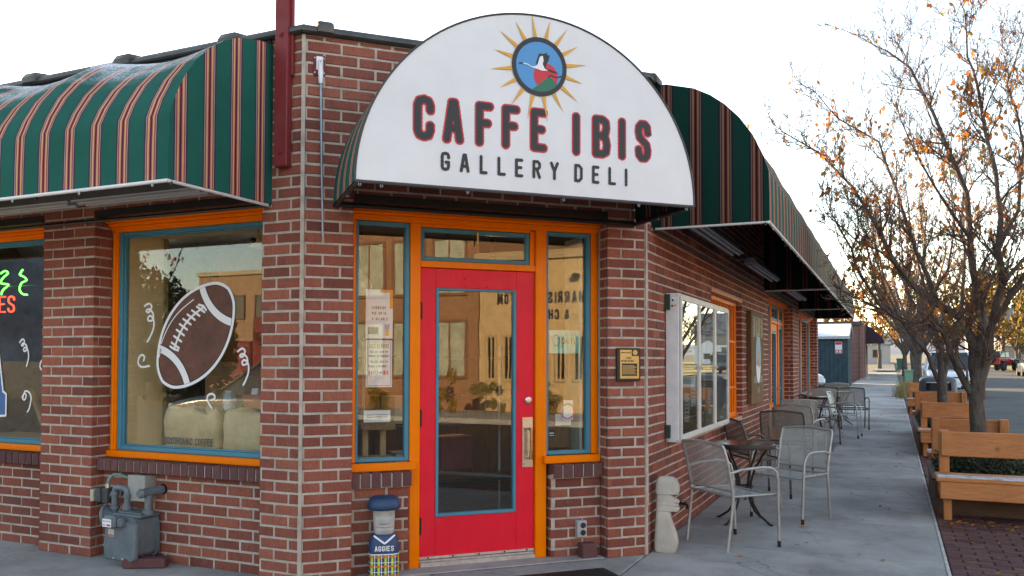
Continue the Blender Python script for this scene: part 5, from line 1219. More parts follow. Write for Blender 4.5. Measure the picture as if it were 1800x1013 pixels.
for x, z in ((-.128, .075), (-.06, .063), (.03, .063), (.125, .09), (.135, .16), (.135, .23), (.125, .305), (-.135, .16), (-.135, .24)):
    mb = MB(); mb.lathe([(.009, 0), (.009, .005), (.005, .008)], 8, T(x, -.165 if abs(x) < .12 else -.156, z) @ RX(rad(90))); part(mb, 'bolt', M_GALV, gm)
mb = MB(); mb.bbox(-.135, .150, -.12, .06, .355, .375, .006); mb.bbox(-.11, .125, -.10, .045, .375, .386, .006); part(mb, 'top_plate', M_METER, gm)
mb = MB(); mb.bbox(-.125, -.005, -.215, -.15, .285, .375, .015); mb.bbox(0, .05, -.20, -.155, .295, .36, .01); part(mb, 'index_housing', M_METER, gm)
mb = MB(); mb.box(-.120, -.032, -.2175, -.2155, .295, .352); ix = part(mb, 'dial_plate', M_PWHITE, gm)
mb = MB()
for i in range(5): sdf_faces(mb, lambda X, Y, i=i: disc(X, Y, -.108+i*.016, .336, .0045), -.117+i*.016, -.099+i*.016, .328, .345, .002, None, -.2182)
part(mb, 'dial', M_PBLACK, ix); mb = MB(); mb.box(-.075, -.038, -.2186, -.2178, .303, .315); mb.box(-.115, -.09, -.2186, -.2178, .305, .311); part(mb, 'dial_stripe', M_PRED, ix)
mb = MB(); mb.box(-.118, -.060, -.1675, -.1655, .218, .272); lb = part(mb, 'data_label', simple('label_grey', (.48,.48,.47), .6, var=.2, nscale=80), gm); mb = MB(); mb.box(-.116, -.064, -.1684, -.1677, .222, .232); part(mb, 'label_stripe', M_PRED, lb)
mb = MB(); mb.tube([(-.225, -.02, .34), (-.225, -.02, .515), (-.217, -.02, .535), (-.195, -.02, .545), (-.125, -.02, .543), (-.105, -.02, .534), (-.095, -.02, .51), (-.095, -.02, .38)], .024, 12); part(mb, 'inlet_pipe', M_METER, gm, angle=50)
for c, r in (((-.095, -.02, .40), .038), ((-.095, -.02, .425), .034), ((-.225, -.02, .395), .036), ((-.095, -.02, .49), .032), ((-.225, -.02, .50), .032)):
    mb = MB(); mb.tube([(c[0], c[1], c[2]-.012), (c[0], c[1], c[2]+.012)], r, 12); part(mb, 'union', M_METER, gm, angle=40)
mb = MB(); mb.tube([(.125, -.03, .365), (.125, -.03, .53)], .026, 12); mb.tube([(.125, -.03, .37), (.125, -.03, .405)], .04, 12); mb.tube([(.125, -.03, .49), (.125, -.03, .51)], .034, 12); mb.tube([(.125, -.10, .53), (.125, -.05, .53), (.135, .03, .535), (.145, .10, .54)], [.030, .034, .030, .030], 12); mb.tube([(.125, -.12, .53), (.125, -.10, .53)], [.024, .036], 12); mb.tube([(.138, .05, .536), (.14, .07, .537)], .036, 12); part(mb, 'outlet_pipe', M_METER, gm, angle=40)
mb = MB(); mb.tube([(.143, .085, .539), (.146, .115, .541)], .040, 12); part(mb, 'wall_collar', M_BRONZE, gm, angle=40)
mb = MB(); mb.lathe([(.03, 0), (.085, .006), (.088, .022), (.075, .032), (.045, .05), (.03, .075)], 24, T(-.275, -.06, .325) @ RZ(rad(20)) @ RY(rad(78))); mb.lathe([(.088, 0), (.092, .012), (.088, .024)], 24, T(-.270, -.058, .325) @ RZ(rad(20)) @ RY(rad(78))); mb.tube([(-.25, -.05, .33), (-.225, -.02, .36)], .03, 10); part(mb, 'regulator', M_METER, gm, angle=40)
mb = MB(); mb.tube([(-.285, -.03, .30), (-.295, -.02, .22), (-.32, -.01, .12), (-.325, .0, .005)], .017, 10); part(mb, 'riser_pipe', M_CONDUIT, gm, angle=60)
mb = MB(); mb.bbox(-.33, -.27, -.055, .02, .425, .535, .006); mb.bbox(-.375, -.325, -.075, -.02, .43, .535, .008, None); mb.tube([(-.27, -.02, .48), (-.225, -.02, .48)], .022, 10); part(mb, 'shutoff_valve', simple('dark_valve', (.055,.06,.065), .5), gm)
mb = MB(); mb.bbox(-.415, -.385, -.085, -.035, .435, .525, .006, None); part(mb, 'valve_tag', simple('cream_plastic', (.5,.47,.38), .5), gm)
mb = MB(); mb.tube([(-.30, -.02, .535), (-.305, -.02, .56), (-.298, -.01, .60), (-.265, .0, .632), (-.21, .005, .636), (-.15, .005, .622), (-.10, .01, .612)], .0125, 10); part(mb, 'conduit', M_CONDUIT, gm, smooth=True)
mb = MB(); mb.tube([(-.301, -.02, .53), (-.303, -.02, .565)], .017, 10); part(mb, 'conduit_fitting', M_STEEL, gm)
jb = thing('junction_box', 'pale grey metal junction box on the wall behind the gas meter', 'box', (-5.10, AY+.06, .455)); mb = MB(); mb.bbox(-.085, .085, -.05, .06, 0, .185, .004); part(mb, 'enclosure', M_METERL, jb); mb = MB(); mb.bbox(-.087, .087, -.056, -.049, -.002, .188, .003); part(mb, 'cover', M_METERL, jb)
mb = MB(); mb.lathe([(.006, 0), (.005, .004)], 8, T(-.07, -.056, .17) @ RX(rad(90))); mb.lathe([(.006, 0), (.005, .004)], 8, T(.07, -.056, .17) @ RX(rad(90))); part(mb, 'screw', M_GALV, jb)
lb2 = thing('loose_brick', 'brick lying on the ground under the gas meter', 'brick', (-4.93, AY-.05, 0), rad(28)); mb = MB(); mb.bbox(-.15, .15, -.05, .05, 0, .07, .008); part(mb, 'brick_body', M_SILL, lb2)

# ------------------------------------------------------------------ notice case on the right wall
nc = thing('notice_case', 'white aluminium notice case with three glass doors on the right brick wall', 'display case', (RXX, 8.18, .82)); q = nc.matrix_world.inverted() @ FR
N0, N1, NZ0, NZ1, NV = 7.04, 9.33, .815, 2.07, -.115
mb = MB()
mb.bbox(N0, N0+.03, NV, -.004, NZ0, NZ1, .004, q); mb.bbox(N1-.03, N1, NV, -.004, NZ0, NZ1, .004, q); mb.bbox(N0+.03, N1-.03, NV, -.004, NZ1-.03, NZ1, .004, q); mb.bbox(N0+.03, N1-.03, NV, -.004, NZ0, NZ0+.03, .004, q)
part(mb, 'cabinet', M_ALU, nc)
mb = MB(); mb.box(N0+.03, N1-.03, -.012, -.006, NZ0+.03, NZ1-.03, q); part(mb, 'cork_back', simple('cork_board', (.26,.17,.09), .9, var=.2, nscale=30), nc)
for i in range(3):
    a = N0+.012+i*(N1-N0-.024)/3; b = a+(N1-N0-.024)/3-.006
    mb = MB(); rails(mb, q, a, b, NZ0+.014, NZ1-.014, NV-.022, NV-.002, .035, .035, .045, .045, .003); dr = part(mb, 'case_door', simple('pale_aluminium', (.62,.60,.57), .45, .1, var=.06), nc)
    mb = MB(); mb.box(a+.034, b-.034, NV-.012, NV-.008, NZ0+.058, NZ1-.058, q); part(mb, 'pane', M_GLASS2, dr)
    mb = MB(); uu = b-.02 if i < 2 else a+.02; mb.bbox(uu-.018, uu+.018, NV-.036, NV-.022, 1.42, 1.45, .004, q); mb.tube([(uu, NV-.03, 1.44), (uu, NV-.05, 1.43)], .006, 6, q); part(mb, 'lock', M_STEEL, dr)
for v, z, cc in ((-.075, 2.022, M_PWHITE), (-.065, 2.01, M_PBLACK), (-.085, 1.965, M_PGOLD), (-.06, 1.962, M_POST)):
    mb = MB(); mb.lathe([(.017 if cc is M_PWHITE else .010, 0), (.015 if cc is M_PWHITE else .009, .0015 if cc is not M_PBLACK else .003)], 12, q @ T(N0, v, z) @ RY(rad(-90))); part(mb, 'sticker', cc, nc)
for z in (.83, 2.055):
    for v in (-.02, -.10):
        mb = MB(); mb.lathe([(.004, 0), (.004, .003)], 8, q @ T(N0, v, z) @ RY(rad(-90))); part(mb, 'rivet', M_BLACK, nc)
mb = MB(); mb.box(N0-.035, N0, -.045, -.002, 1.93, 2.06, q); mb.box(N0-.035, N0, -.045, -.002, .85, .96, q); part(mb, 'wall_bracket', simple('dark_green_bracket', (.02,.045,.035), .5), nc)
pn = random.Random(5); cols = [M_PAPER, M_PAPER, M_PAPER, simple('pale_blue_sheet', (.35,.48,.56), .7), simple('red_flyer', (.42,.05,.07), .6), simple('brown_flyer', (.30,.17,.09), .7)]
for i in range(15):
    u = N0+.10+(i % 8)*.275; z = NZ0+.10+(i//8)*.55+pn.uniform(0, .2); w_, h = pn.choice(((.20, .27), (.14, .2), (.11, .33)))
    mt_i = pn.randrange(6); t_ = thing('flyer', '%s flyer, %s from the left in the %s row of the notice case' % (['white', 'white', 'white', 'pale blue', 'red', 'brown'][mt_i], ['first', 'second', 'third', 'fourth', 'fifth', 'sixth', 'seventh', 'eighth'][i % 8], 'upper' if i > 7 else 'lower'), 'flyer', tuple(FR @ Vector((u, -.02, z))), group='flyers pinned in the notice case'); q2 = t_.matrix_world.inverted() @ FR
    mb = MB(); mb.box(u, u+w_, -.0165, -.0145, z, z+h, q2 @ T(u, 0, z) @ RY(pn.uniform(-.08, .08)) @ T(-u, 0, -z)); part(mb, 'sheet', cols[mt_i], t_)
    mb = MB()
    for k in range(4): mb.box(u+.02, u+w_-.02-pn.uniform(0, .04), -.0178, -.0172, z+h*.25+k*.035, z+h*.25+k*.035+.01, q2)
    part(mb, 'print_lines', M_PGREY, t_)
# old plank sign
ws = thing('plank_sign', 'tall brown plank sign with a pointed oval picture on the right wall pier', 'sign', (RXX+.002, 12.0, .93)); q = ws.matrix_world.inverted() @ FR
for i in range(4):
    mb = MB(); a = 11.43+i*.285; mb.bbox(a, a+.280, -.062, -.002, .925, 2.165, .004, q); part(mb, 'plank', M_OLDW, ws)
for u, w_ in ((11.53, .19), (11.76, .17), (11.98, .20), (12.24, .18)):
    mb = MB(); mb.bbox(u, u+w_, -.070, -.0645, 1.83, 2.08, .004, q); part(mb, 'carved_block', simple('pale_carving', (.42,.33,.20), .8, var=.4, nscale=25), ws)
mb = MB(); mb.box(11.5, 12.45, -.0645, -.0625, 1.82, 2.10, q); part(mb, 'letter_panel', M_GREYW, ws)
def oval(X, Y): t = np.clip((Y-1.20)/.66, 0, 1); return np.hypot((X-12.02)/.23, (Y-1.56)/.34)*.23-.23 + np.where(Y < 1.56, (1.56-Y)*-.05, 0)
mb = MB(); sdf_faces(mb, lambda X, Y: np.maximum(oval(X, Y), -(Y-1.44)), 11.7, 12.35, 1.1, 2.0, .02, q, -.0672); part(mb, 'oval_sky', simple('faded_blue', (.28,.48,.56), .6), ws)
mb = MB(); sdf_faces(mb, lambda X, Y: np.maximum(oval(X, Y), (Y-1.44)), 11.7, 12.35, 1.1, 2.0, .02, q, -.0672); part(mb, 'oval_snow', M_PWHITE, ws)
mb = MB(); sdf_faces(mb, lambda X, Y: poly_sdf(X, Y, [(11.90, 1.46), (12.0, 1.62), (12.05, 1.74), (12.12, 1.60), (12.16, 1.44), (12.05, 1.40)]), 11.85, 12.2, 1.35, 1.8, .012, q, -.0690); part(mb, 'oval_peak', simple('faded_rose', (.50,.30,.25), .6), ws)
mb = MB(); mb.box(11.62, 11.93, -.0665, -.0625, 1.20, 1.29, q); mb.box(12.08, 12.42, -.0665, -.0625, 1.20, 1.29, q); mb.box(11.92, 12.12, -.0665, -.0625, 1.06, 1.14, q); part(mb, 'word_panel', M_GREYW, ws)

# ------------------------------------------------------------------ cafe chairs and tables
def make_chair(dark):
    fm, mm = (M_CHAIRD, M_MESHD) if dark else (M_CHAIR, M_MESHS)
    c = thing('cafe_chair', 'x', 'chair', (0, 0, 0))        # faces +y, origin between the feet
    w_ = .265; sh_ = .43
    P = {}
    for s in (-1, 1):
        mb = MB(); mb.tube([(s*(w_-.005), -.27, 0), (s*w_, -.235, .24), (s*w_, -.215, sh_-.02), (s*w_, -.225, .50), (s*w_*1.01, -.27, .70), (s*w_*1.0, -.305, .81), (s*w_*.96, -.312, .832)], .0125, 8); part(mb, 'leg', fm, c, angle=50)
        mb = MB(); mb.tube([(s*w_, -.245, .615), (s*(w_+.012), -.14, .640), (s*(w_+.018), .06, .650), (s*(w_+.018), .155, .640), (s*(w_+.017), .205, .605), (s*(w_+.014), .225, .54), (s*(w_+.008), .235, .30), (s*(w_+.004), .245, 0)], .0125, 8); l = part(mb, 'leg', fm, c, angle=50)
        mb = MB(); mb.tube([(s*(w_+.0045), .244, 0), (s*(w_+.0055), .243, .05)], .0145, 8); part(mb, 'foot_cap', M_BRONZE, l)
    mb = MB()
    top = [(x*w_*.96, -.312-.02*math.cos(x*math.pi/2), .832+.018*math.cos(x*math.pi/2)) for x in [i/6-1 for i in range(13)]]
    mb.tube(top, .0125, 8); part(mb, 'back_rail', fm, c, angle=50); mb = MB(); mb.tube([(-w_, -.225, .475), (w_, -.225, .475)], .009, 8); part(mb, 'lower_rail', fm, c, angle=50)
    # back mesh: curved sheet
    mb = MB(); nx, nz = 12, 8; vs = []
    for j in range(nz+1):
        t = j/nz; z = .475+(.835-.475)*t; y = -.225-.09*t**1.2
        for i in range(nx+1):
            x = (i/nx*2-1); vs.append((x*w_*.985, y-.030*math.cos(x*math.pi/2)*(.4+.6*t), z+.016*math.cos(x*math.pi/2)*t))
    mb.add(vs, [(j*(nx+1)+i, j*(nx+1)+i+1, (j+1)*(nx+1)+i+1, (j+1)*(nx+1)+i) for j in range(nz) for i in range(nx)]); part(mb, 'backrest', mm, c, smooth=True)
    mb = MB(); vs = []
    for j in range(9):
        t = j/8; y = -.225+.46*t; z = sh_-.012*math.sin(t*math.pi)+(.0 if t < .85 else -.03*((t-.85)/.15)**2)
        for i in range(nx+1): x = (i/nx*2-1); vs.append((x*w_*.98, y, z-.010*math.cos(x*math.pi/2)))
    mb.add(vs, [(j*(nx+1)+i, j*(nx+1)+i+1, (j+1)*(nx+1)+i+1, (j+1)*(nx+1)+i) for j in range(8) for i in range(nx)]); part(mb, 'seat', mm, c, smooth=True)
    mb = MB(); mb.tube([(-w_, -.222, sh_), (-w_, .20, sh_), (-w_*.94, .228, sh_-.016), (w_*.94, .228, sh_-.016), (w_, .20, sh_), (w_, -.222, sh_)], .010, 8); mb.tube([(-w_, -.218, sh_), (w_, -.218, sh_)], .010, 8); part(mb, 'seat_frame', fm, c, angle=50)
    return c
def make_table():
    t_ = thing('cafe_table', 'x', 'table', (0, 0, 0)); r = .285
    mb = MB(); mb.lathe([(r-.03, .700), (r-.004, .703), (r, .712), (r, .728), (r-.006, .735), (r-.02, .736)], 36); part(mb, 'tabletop', simple('mosaic_top', (.085,.06,.05), .22, .2, var=.6, nscale=40), t_, angle=40)
    mb = MB(); mb.lathe([(r-.01, .690), (r+.006, .693), (r+.008, .72), (r+.003, .732)], 36, cap=False); part(mb, 'rim', M_IRON, t_, angle=60)
    for k in range(4):
        a = math.pi/4+k*math.pi/2; c, s = math.cos(a), math.sin(a)
        mb = MB(); mb.tube([(c*x, s*x, z) for x, z in ((.24, .695), (.19, .62), (.115, .50), (.075, .38), (.075, .27), (.10, .18), (.17, .08), (.27, .012), (.30, .004))], .011, 8); part(mb, 'leg', M_IRON, t_, angle=50)
    mb = MB(); mb.tube([(.08*math.cos(a), .08*math.sin(a), .33) for a in [2*math.pi*i/16 for i in range(17)]], .009, 6); part(mb, 'ring', M_IRON, t_)
    return t_
ch_s, ch_d = make_chair(False), make_chair(True); tb0 = make_table()
def place(proto, used, x, y, ang, label, group):
    o = proto if not used else copy_tree(proto)
    o.matrix_world = T(x, y, gz(y)) @ RZ(rad(ang)); o['label'] = label; o['group'] = group; return o
GC = 'metal mesh chairs along the cafe wall'
# chair: centre, facing angle (0 = away up the street)
place(ch_s, False, -1.205, 7.13, -41, 'silver mesh armchair nearest the camera, in front of the first round table', GC)
place(ch_s, True, -.90, 8.52, 155, 'silver mesh armchair just behind the first round table', GC)
place(ch_d, False, -1.36, 9.72, -58, 'dark mesh armchair close to the wall behind the first round table', GC)
place(ch_d, True, -1.24, 11.40, -6, 'brownish mesh armchair in the middle, behind the second silver one', GC)
place(ch_s, True, -1.20, 12.75, -15, 'silver mesh armchair right behind the brownish one', GC)
place(ch_s, True, -1.42, 14.3, 15, 'small-looking silver armchair against the wall before the orange door', GC)
place(ch_d, True, -1.15, 15.9, -70, 'dark armchair turned sideways in front of the second table', GC)
place(ch_s, True, -1.38, 18.75, 12, 'silver armchair behind the second round table', GC)
place(ch_d, True, -1.42, 19.9, 20, 'dark armchair between the second and third tables by the wall', GC)
place(ch_s, True, -.80, 17.2, -95, 'armchair on the street side of the second table', GC)
place(ch_s, True, -1.30, 22.6, 10, 'pale armchair at the far end of the building', GC)
place(ch_d, True, -.75, 19.2, 190, 'dark armchair on the street side of the third table', GC)
GT = 'round metal cafe tables'
place(tb0, False, -1.27, 8.12, 20, 'round mosaic table between the two nearest silver chairs', GT)
place(tb0, True, -1.35, 17.6, 10, 'second round table along the wall, before the far window', GT)
place(tb0, True, -1.10, 20.3, 35, 'third round table, just beyond the second one', GT)
place(tb0, True, -1.20, 22.2, 5, 'farthest round table near the end of the wall', GT)
gr = thing('cellar_grate', 'dark metal grate set in the sidewalk under the chairs', 'grate', (-1.15, 15.35, gz(15.35)+.004)); mb = MB(); mb.bbox(-.28, .28, -.75, .75, 0, .008, .003); part(mb, 'frame', simple('grate_steel', (.10,.12,.125), .5, .5), gr)
for i in range(9):
    mb = MB(); mb.box(-.24+i*.056, -.215+i*.056, -.70, .70, .008, .012); part(mb, 'slat', M_IRON, gr)
hr = thing('hand_rail', 'thin rusty rail post standing on the sidewalk past the tables', 'railing', (-.87, 22.97, gz(22.97))); mb = MB(); mb.tube([(0, 0, 0), (0, 0, .55), (-.02, 0, .60), (-.10, 0, .64), (-.22, 0, .66), (-.55, .2, .66)], .012, 8); part(mb, 'rail', simple('rusty_steel', (.20,.11,.08), .7, .4), hr, smooth=True); mb = MB(); mb.tube([(-.55, .2, .66), (-.55, .2, 0)], .012, 8); part(mb, 'post', simple('rusty_steel2', (.20,.11,.08), .7, .4), hr)
# ------------------------------------------------------------------ planters with benches at both ends
def leaf_cloud(mb, cen, rx, ry, rz_, n, s, rnd, flat_=0.35, shell=.35):
    for i in range(n):
        while True:
            p = Vector((rnd.uniform(-1, 1), rnd.uniform(-1, 1), rnd.uniform(-1, 1)))
            if p.length <= 1 and p.length > shell*rnd.random(): break
        c = Vector(cen)+Vector((p.x*rx, p.y*ry, p.z*rz_)); sz = s*rnd.uniform(.6, 1.3)
        a = Vector((rnd.gauss(0, 1), rnd.gauss(0, 1), rnd.gauss(0, 1))).normalized(); b = a.orthogonal().normalized(); b.rotate(Matrix.Rotation(rnd.uniform(0, 6.3), 3, a))
        d = a.cross(b)
        mb.add([c-b*sz*.5, c+d*sz*.28, c+b*sz*.5, c-d*sz*.28], [(0, 1, 2, 3)])
def bench(label, x0, x1, y, face, z):
    """y: line of the back posts; face -1 looks to the camera side, +1 up the street"""
    t_ = thing('park_bench', label, 'bench', ((x0+x1)/2, y, z), 0 if face < 0 else math.pi, 'wooden benches on the planters'); h = (x1-x0)/2
    for s in (-1, 1):
        mb = MB(); mb.bbox(s*(h-.05)-.045, s*(h-.05)+.045, -.02, .07, .30, .825, .006); part(mb, 'post', M_BENCHV, t_)
        mb = MB(); mb.bbox(s*(h-.06)-.035, s*(h-.06)+.035, -.34, -.25, 0, .34, .006); part(mb, 'leg', M_BENCHV, t_)
    mb = MB(); mb.bbox(-h+.02, h, -.062, -.022, .575, .815, .008); part(mb, 'back_board', M_BENCH, t_)
    for i in range(4):
        mb = MB(); y0 = -.47+i*.115; mb.bbox(-h-.04, h+.04, y0, y0+.105, .378, .415, .006); part(mb, 'seat_slat', M_BENCH, t_)
        mb = MB(); mb.bbox(-h-.025, h+.025, y0+.008, y0+.097, .4155, .4195, .0015)
        fr_ = part(mb, 'frost', simple('seat_frost', (.60,.62,.66), .8, var=.3, nscale=20), t_) if i in (0, 1) else None
    mb = MB(); mb.bbox(-h-.01, h+.01, -.465, -.425, .215, .377, .008); part(mb, 'fascia', M_BENCH, t_)
    for s in (-1, 1):
        mb = MB(); mb.bbox(s*(h-.01)-.02, s*(h-.01)+.02, -.424, -.02, .235, .377, .006); part(mb, 'side_rail', M_BENCH, t_)
    return t_
def planter(label, x0, x1, y0, y1, z, seed, nshrub):
    t_ = thing('timber_planter', label, 'planter', ((x0+x1)/2, (y0+y1)/2, z), 0, 'timber planters along the kerb'); hx, hy = (x1-x0)/2, (y1-y0)/2
    for k in range(2):
        a, b = .01+k*.165, .165+k*.165
        for s in (-1, 1):
            mb = MB(); mb.bbox(-hx, hx, s*hy-.022, s*hy+.022, a, b, .006); part(mb, 'plank', M_DKWOOD, t_)
            mb = MB(); mb.bbox(s*hx-.022, s*hx+.022, -hy+.023, hy-.023, a, b, .006); part(mb, 'plank', M_DKWOOD, t_)
    for sx in (-1, 1):
        mb = MB(); mb.bbox(sx*hx-.05, sx*hx+.05, -hy+.02, hy-.02, .3305, .352, .006); part(mb, 'cap_board', M_DKWOOD, t_)
    mb = MB(); mb.box(-hx+.022, hx-.022, -hy+.022, hy-.022, .0, .27); part(mb, 'soil', M_EARTH, t_)
    r = random.Random(seed)
    for k in range(nshrub):
        cy = y0+.35+(y1-y0-.7)*(k+.5)/nshrub
        sh_ = thing('low_shrub', '%s dark green juniper in the %s' % (['nearest', 'second', 'third', 'fourth'][k], 'nearest planter' if seed == 1 else ('second planter' if seed == 2 else 'farthest planter')), 'shrub', ((x0+x1)/2, cy, z+.27), group='junipers in the planters')
        mb = MB(); leaf_cloud(mb, (0, 0, .12), hx*1.02, (y1-y0-.5)/nshrub*.62, .19, 2600, .045, r); leaf_cloud(mb, (-.1, 0, .16), hx*.8, (y1-y0-.5)/nshrub*.5, .21, 900, .04, r); f = part(mb, 'foliage', M_LEAFG, sh_); f['kind'] = 'stuff'
        mb = MB()
        for q_ in range(6): mb.tube([(0, 0, -.02), (r.uniform(-.3, .3), r.uniform(-.2, .2), r.uniform(.08, .2))], [.012, .004], 5)
        part(mb, 'stem', M_TWIG, sh_)
    return t_
planter('weathered timber planter nearest the camera, holding the front street tree', .40, 1.30, 9.30, 11.05, 0, 1, 2)
bench('orange-stained wooden bench nearest the camera at the right edge', .41, 1.33, 9.34, -1, 0)
bench('wooden bench facing up the street on the far end of the nearest planter', .41, 1.20, 11.05, 1, gz(11))
planter('second timber planter up the street, around the second tree', .40, 1.25, 14.75, 18.7, gz(15), 2, 4)
bench('wooden bench at the near end of the second planter', .40, 1.12, 14.75, -1, gz(14.8))
bench('wooden bench facing away at the far end of the second planter', .41, 1.33, 18.75, 1, gz(18.8))
planter('farthest timber planter, beyond the round-topped litter bin', .40, 1.20, 24.6, 27.2, gz(25), 3, 2)
bench('farthest wooden bench beside the litter bin', .39, 1.15, 24.6, -1, gz(24.6))
# litter bin
lbn = thing('litter_bin', 'grey domed litter bin with side openings behind the second bench', 'bin', (.95, 21.6, gz(21.6))); HB = .39
mb = MB(); mb.rings([ring_se(0, 0, a, a, z, 32, .45) for a, z in ((.33, 0), (.36, .05), (.385, .62), (.39, .66))]); part(mb, 'bin_body', simple('grey_bin', (.10,.105,.115), .5, var=.1), lbn, angle=40)
mb = MB()
rg = [ring_se(0, 0, a, a, z, 32, .45) for a, z in ((.395, .665), (.40, .70), (.395, .74), (.385, .93), (.375, .985), (.33, 1.03), (.20, 1.06), (.05, 1.065))]
vs = [p for r in rg for p in r]; fs = []
for i in range(len(rg)-1):
    for k in range(32):
        c = rg[i][k]; mid = (2*math.pi*(k+.5)/32)
        hole = (i == 2) and (abs(math.cos(mid)) > .90 or abs(math.sin(mid)) > .90)
        if not hole: fs.append((i*32+k, i*32+(k+1) % 32, (i+1)*32+(k+1) % 32, (i+1)*32+k))
mb.add(vs, fs); part(mb, 'dome_lid', simple('dark_grey_lid', (.075,.085,.10), .42, var=.1), lbn, angle=40)
mb = MB(); mb.rings([ring_se(0, 0, .33, .33, z, 24, .5) for z in (.66, .90)]); part(mb, 'liner', M_BLACK, lbn)

# ------------------------------------------------------------------ trees
class Tree:
    def __init__(self, seed): self.r = random.Random(seed); self.big = MB(); self.tw = MB(); self.tips = []; self.nsp = 0
    def limb(self, pts, r0, r1, n=8, sub=True, lv=1, dens=1.0):
        # smooth the guide with midpoints
        P = [Vector(p) for p in pts]; Q = []
        for a, b in zip(P[:-1], P[1:]):
            Q.append(a); m = (a+b)/2 + Vector((self.r.gauss(0, 1), self.r.gauss(0, 1), self.r.gauss(0, 1)))*.022*(a-b).length; Q.append(m)
        Q.append(P[-1]); m = len(Q); rs = [r0+(r1-r0)*(i/(m-1))**.8 for i in range(m)]
        self.big.tube(Q, rs, n, cap=False)
        if not sub: return
        for i in range(1, m-1):
            k = dens*(Q[i+1]-Q[i]).length*9.5*(.4+.9*i/m); k = int(k)+(self.r.random() < k-int(k))
            for _ in range(k):
                t = self.r.random(); p = Q[i].lerp(Q[i+1], t); d = (Q[i+1]-Q[i]).normalized()
                self.branch(p, self.turn(d, self.r.uniform(.5, 1.15)), self.r.uniform(.45, 1.0)*(.55+.45*(m-i)/m), min(rs[i]*.5, .013), lv+1, dens)
        self.branch(Q[-1], (Q[-1]-Q[-2]).normalized(), .5, r1, lv+1, dens)
    def turn(self, d, a):
        ax = d.orthogonal().normalized(); ax.rotate(Matrix.Rotation(self.r.uniform(0, 6.283), 3, d)); q = d.copy(); q.rotate(Matrix.Rotation(a, 3, ax)); q.z += .22; return q.normalized()
    def branch(self, p, d, ln, r, lv, dens):
        if lv > 4 or ln < .05: return
        n = 4; pts = [Vector(p)]; dd = d.copy()
        for i in range(n):
            dd = (dd+Vector((self.r.gauss(0, .2), self.r.gauss(0, .2), self.r.gauss(0, .16)+.07))).normalized(); pts.append(pts[-1]+dd*ln/n)
        rr_ = [max(.0027, r*(1-.72*i/n)) for i in range(n+1)]
        self.tw.tube(pts, rr_, 4 if lv < 3 else 3, cap=False)
        for i in range(1, n+1):
            k = {2: 1.9, 3: 1.15, 4: 1.0}[lv]*dens*(1 if ln > .2 else .7); k = int(k)+(self.r.random() < k-int(k))
            d2 = (pts[i]-pts[i-1]).normalized()
            for _ in range(k):
                if lv < 4: self.branch(pts[i].lerp(pts[i-1], self.r.random()), self.turn(d2, self.r.uniform(.4, 1.1)), ln*self.r.uniform(.32, .62), rr_[i]*.75, lv+1, dens)
                else:
                    e = pts[i]+self.turn(d2, self.r.uniform(.5, 1.2))*self.r.uniform(.02, .05); self.tw.tube([pts[i], e], [.0027, .0018], 3, cap=False)
            if lv >= 3: self.tips.append((pts[i].copy(), d2))
    def leaf(self, mb, p, s):
        r = self.r; down = Vector((r.gauss(0, .45), r.gauss(0, .45), -1)).normalized(); sd = down.orthogonal().normalized(); sd.rotate(Matrix.Rotation(r.uniform(0, 6.28), 3, down)); cu = down.cross(sd)
        a, b = p, p+down*s; m1 = p+down*s*.42; m2 = p+down*s*.72
        mb.add([a, m1+sd*s*.27+cu*s*.06, m2+sd*s*.20+cu*s*.05, b, m2-sd*s*.20+cu*s*.05, m1-sd*s*.27+cu*s*.06], [(0, 1, 5), (1, 2, 4, 5), (2, 3, 4)])
    def finish(self, name, label, base, nleaf, smin, smax, nind=0, clusters=10, lm=None, cr=.33, group='street trees in a row'):
        t_ = thing(name, label, 'tree', base, 0, group); Mi = t_.matrix_world.inverted()
        for mb in (self.big, self.tw): mb.v = [tuple(Mi @ Vector(v)) for v in mb.v]
        part(self.big, 'trunk', M_BARK, t_, smooth=True); tw = part(self.tw, 'twigs', M_TWIG, t_, smooth=True); tw['kind'] = 'stuff'
        cs = [self.r.choice(self.tips)[0] for _ in range(clusters)]; lv = MB(); ind = 0; tries = 0; made = 0
        while made < nleaf and tries < nleaf*60:
            tries += 1; p, d = self.r.choice(self.tips)
            if self.r.random() > .10 and min((p-c).length for c in cs) > cr: continue
            made += 1; s = self.r.uniform(smin, smax)
            if ind < nind:
                mb = MB(); self.leaf(mb, Vector((0, 0, 0)), s); o = part(mb, 'leaf', lm or M_LEAF, t_); o.location = Mi @ p; ind += 1
            else: self.leaf(lv, Mi @ p, s)
        o = part(lv, 'leaves', lm or M_LEAF, t_); o['kind'] = 'stuff'; return t_
t1 = Tree(11)
t1.limb([(.85, 10.3, .25), (.84, 10.3, .76), (.82, 10.3, 1.11), (.83, 10.3, 1.35), (.86, 10.32, 1.62), (.89, 10.38, 1.85)], .100, .040, 14, False)
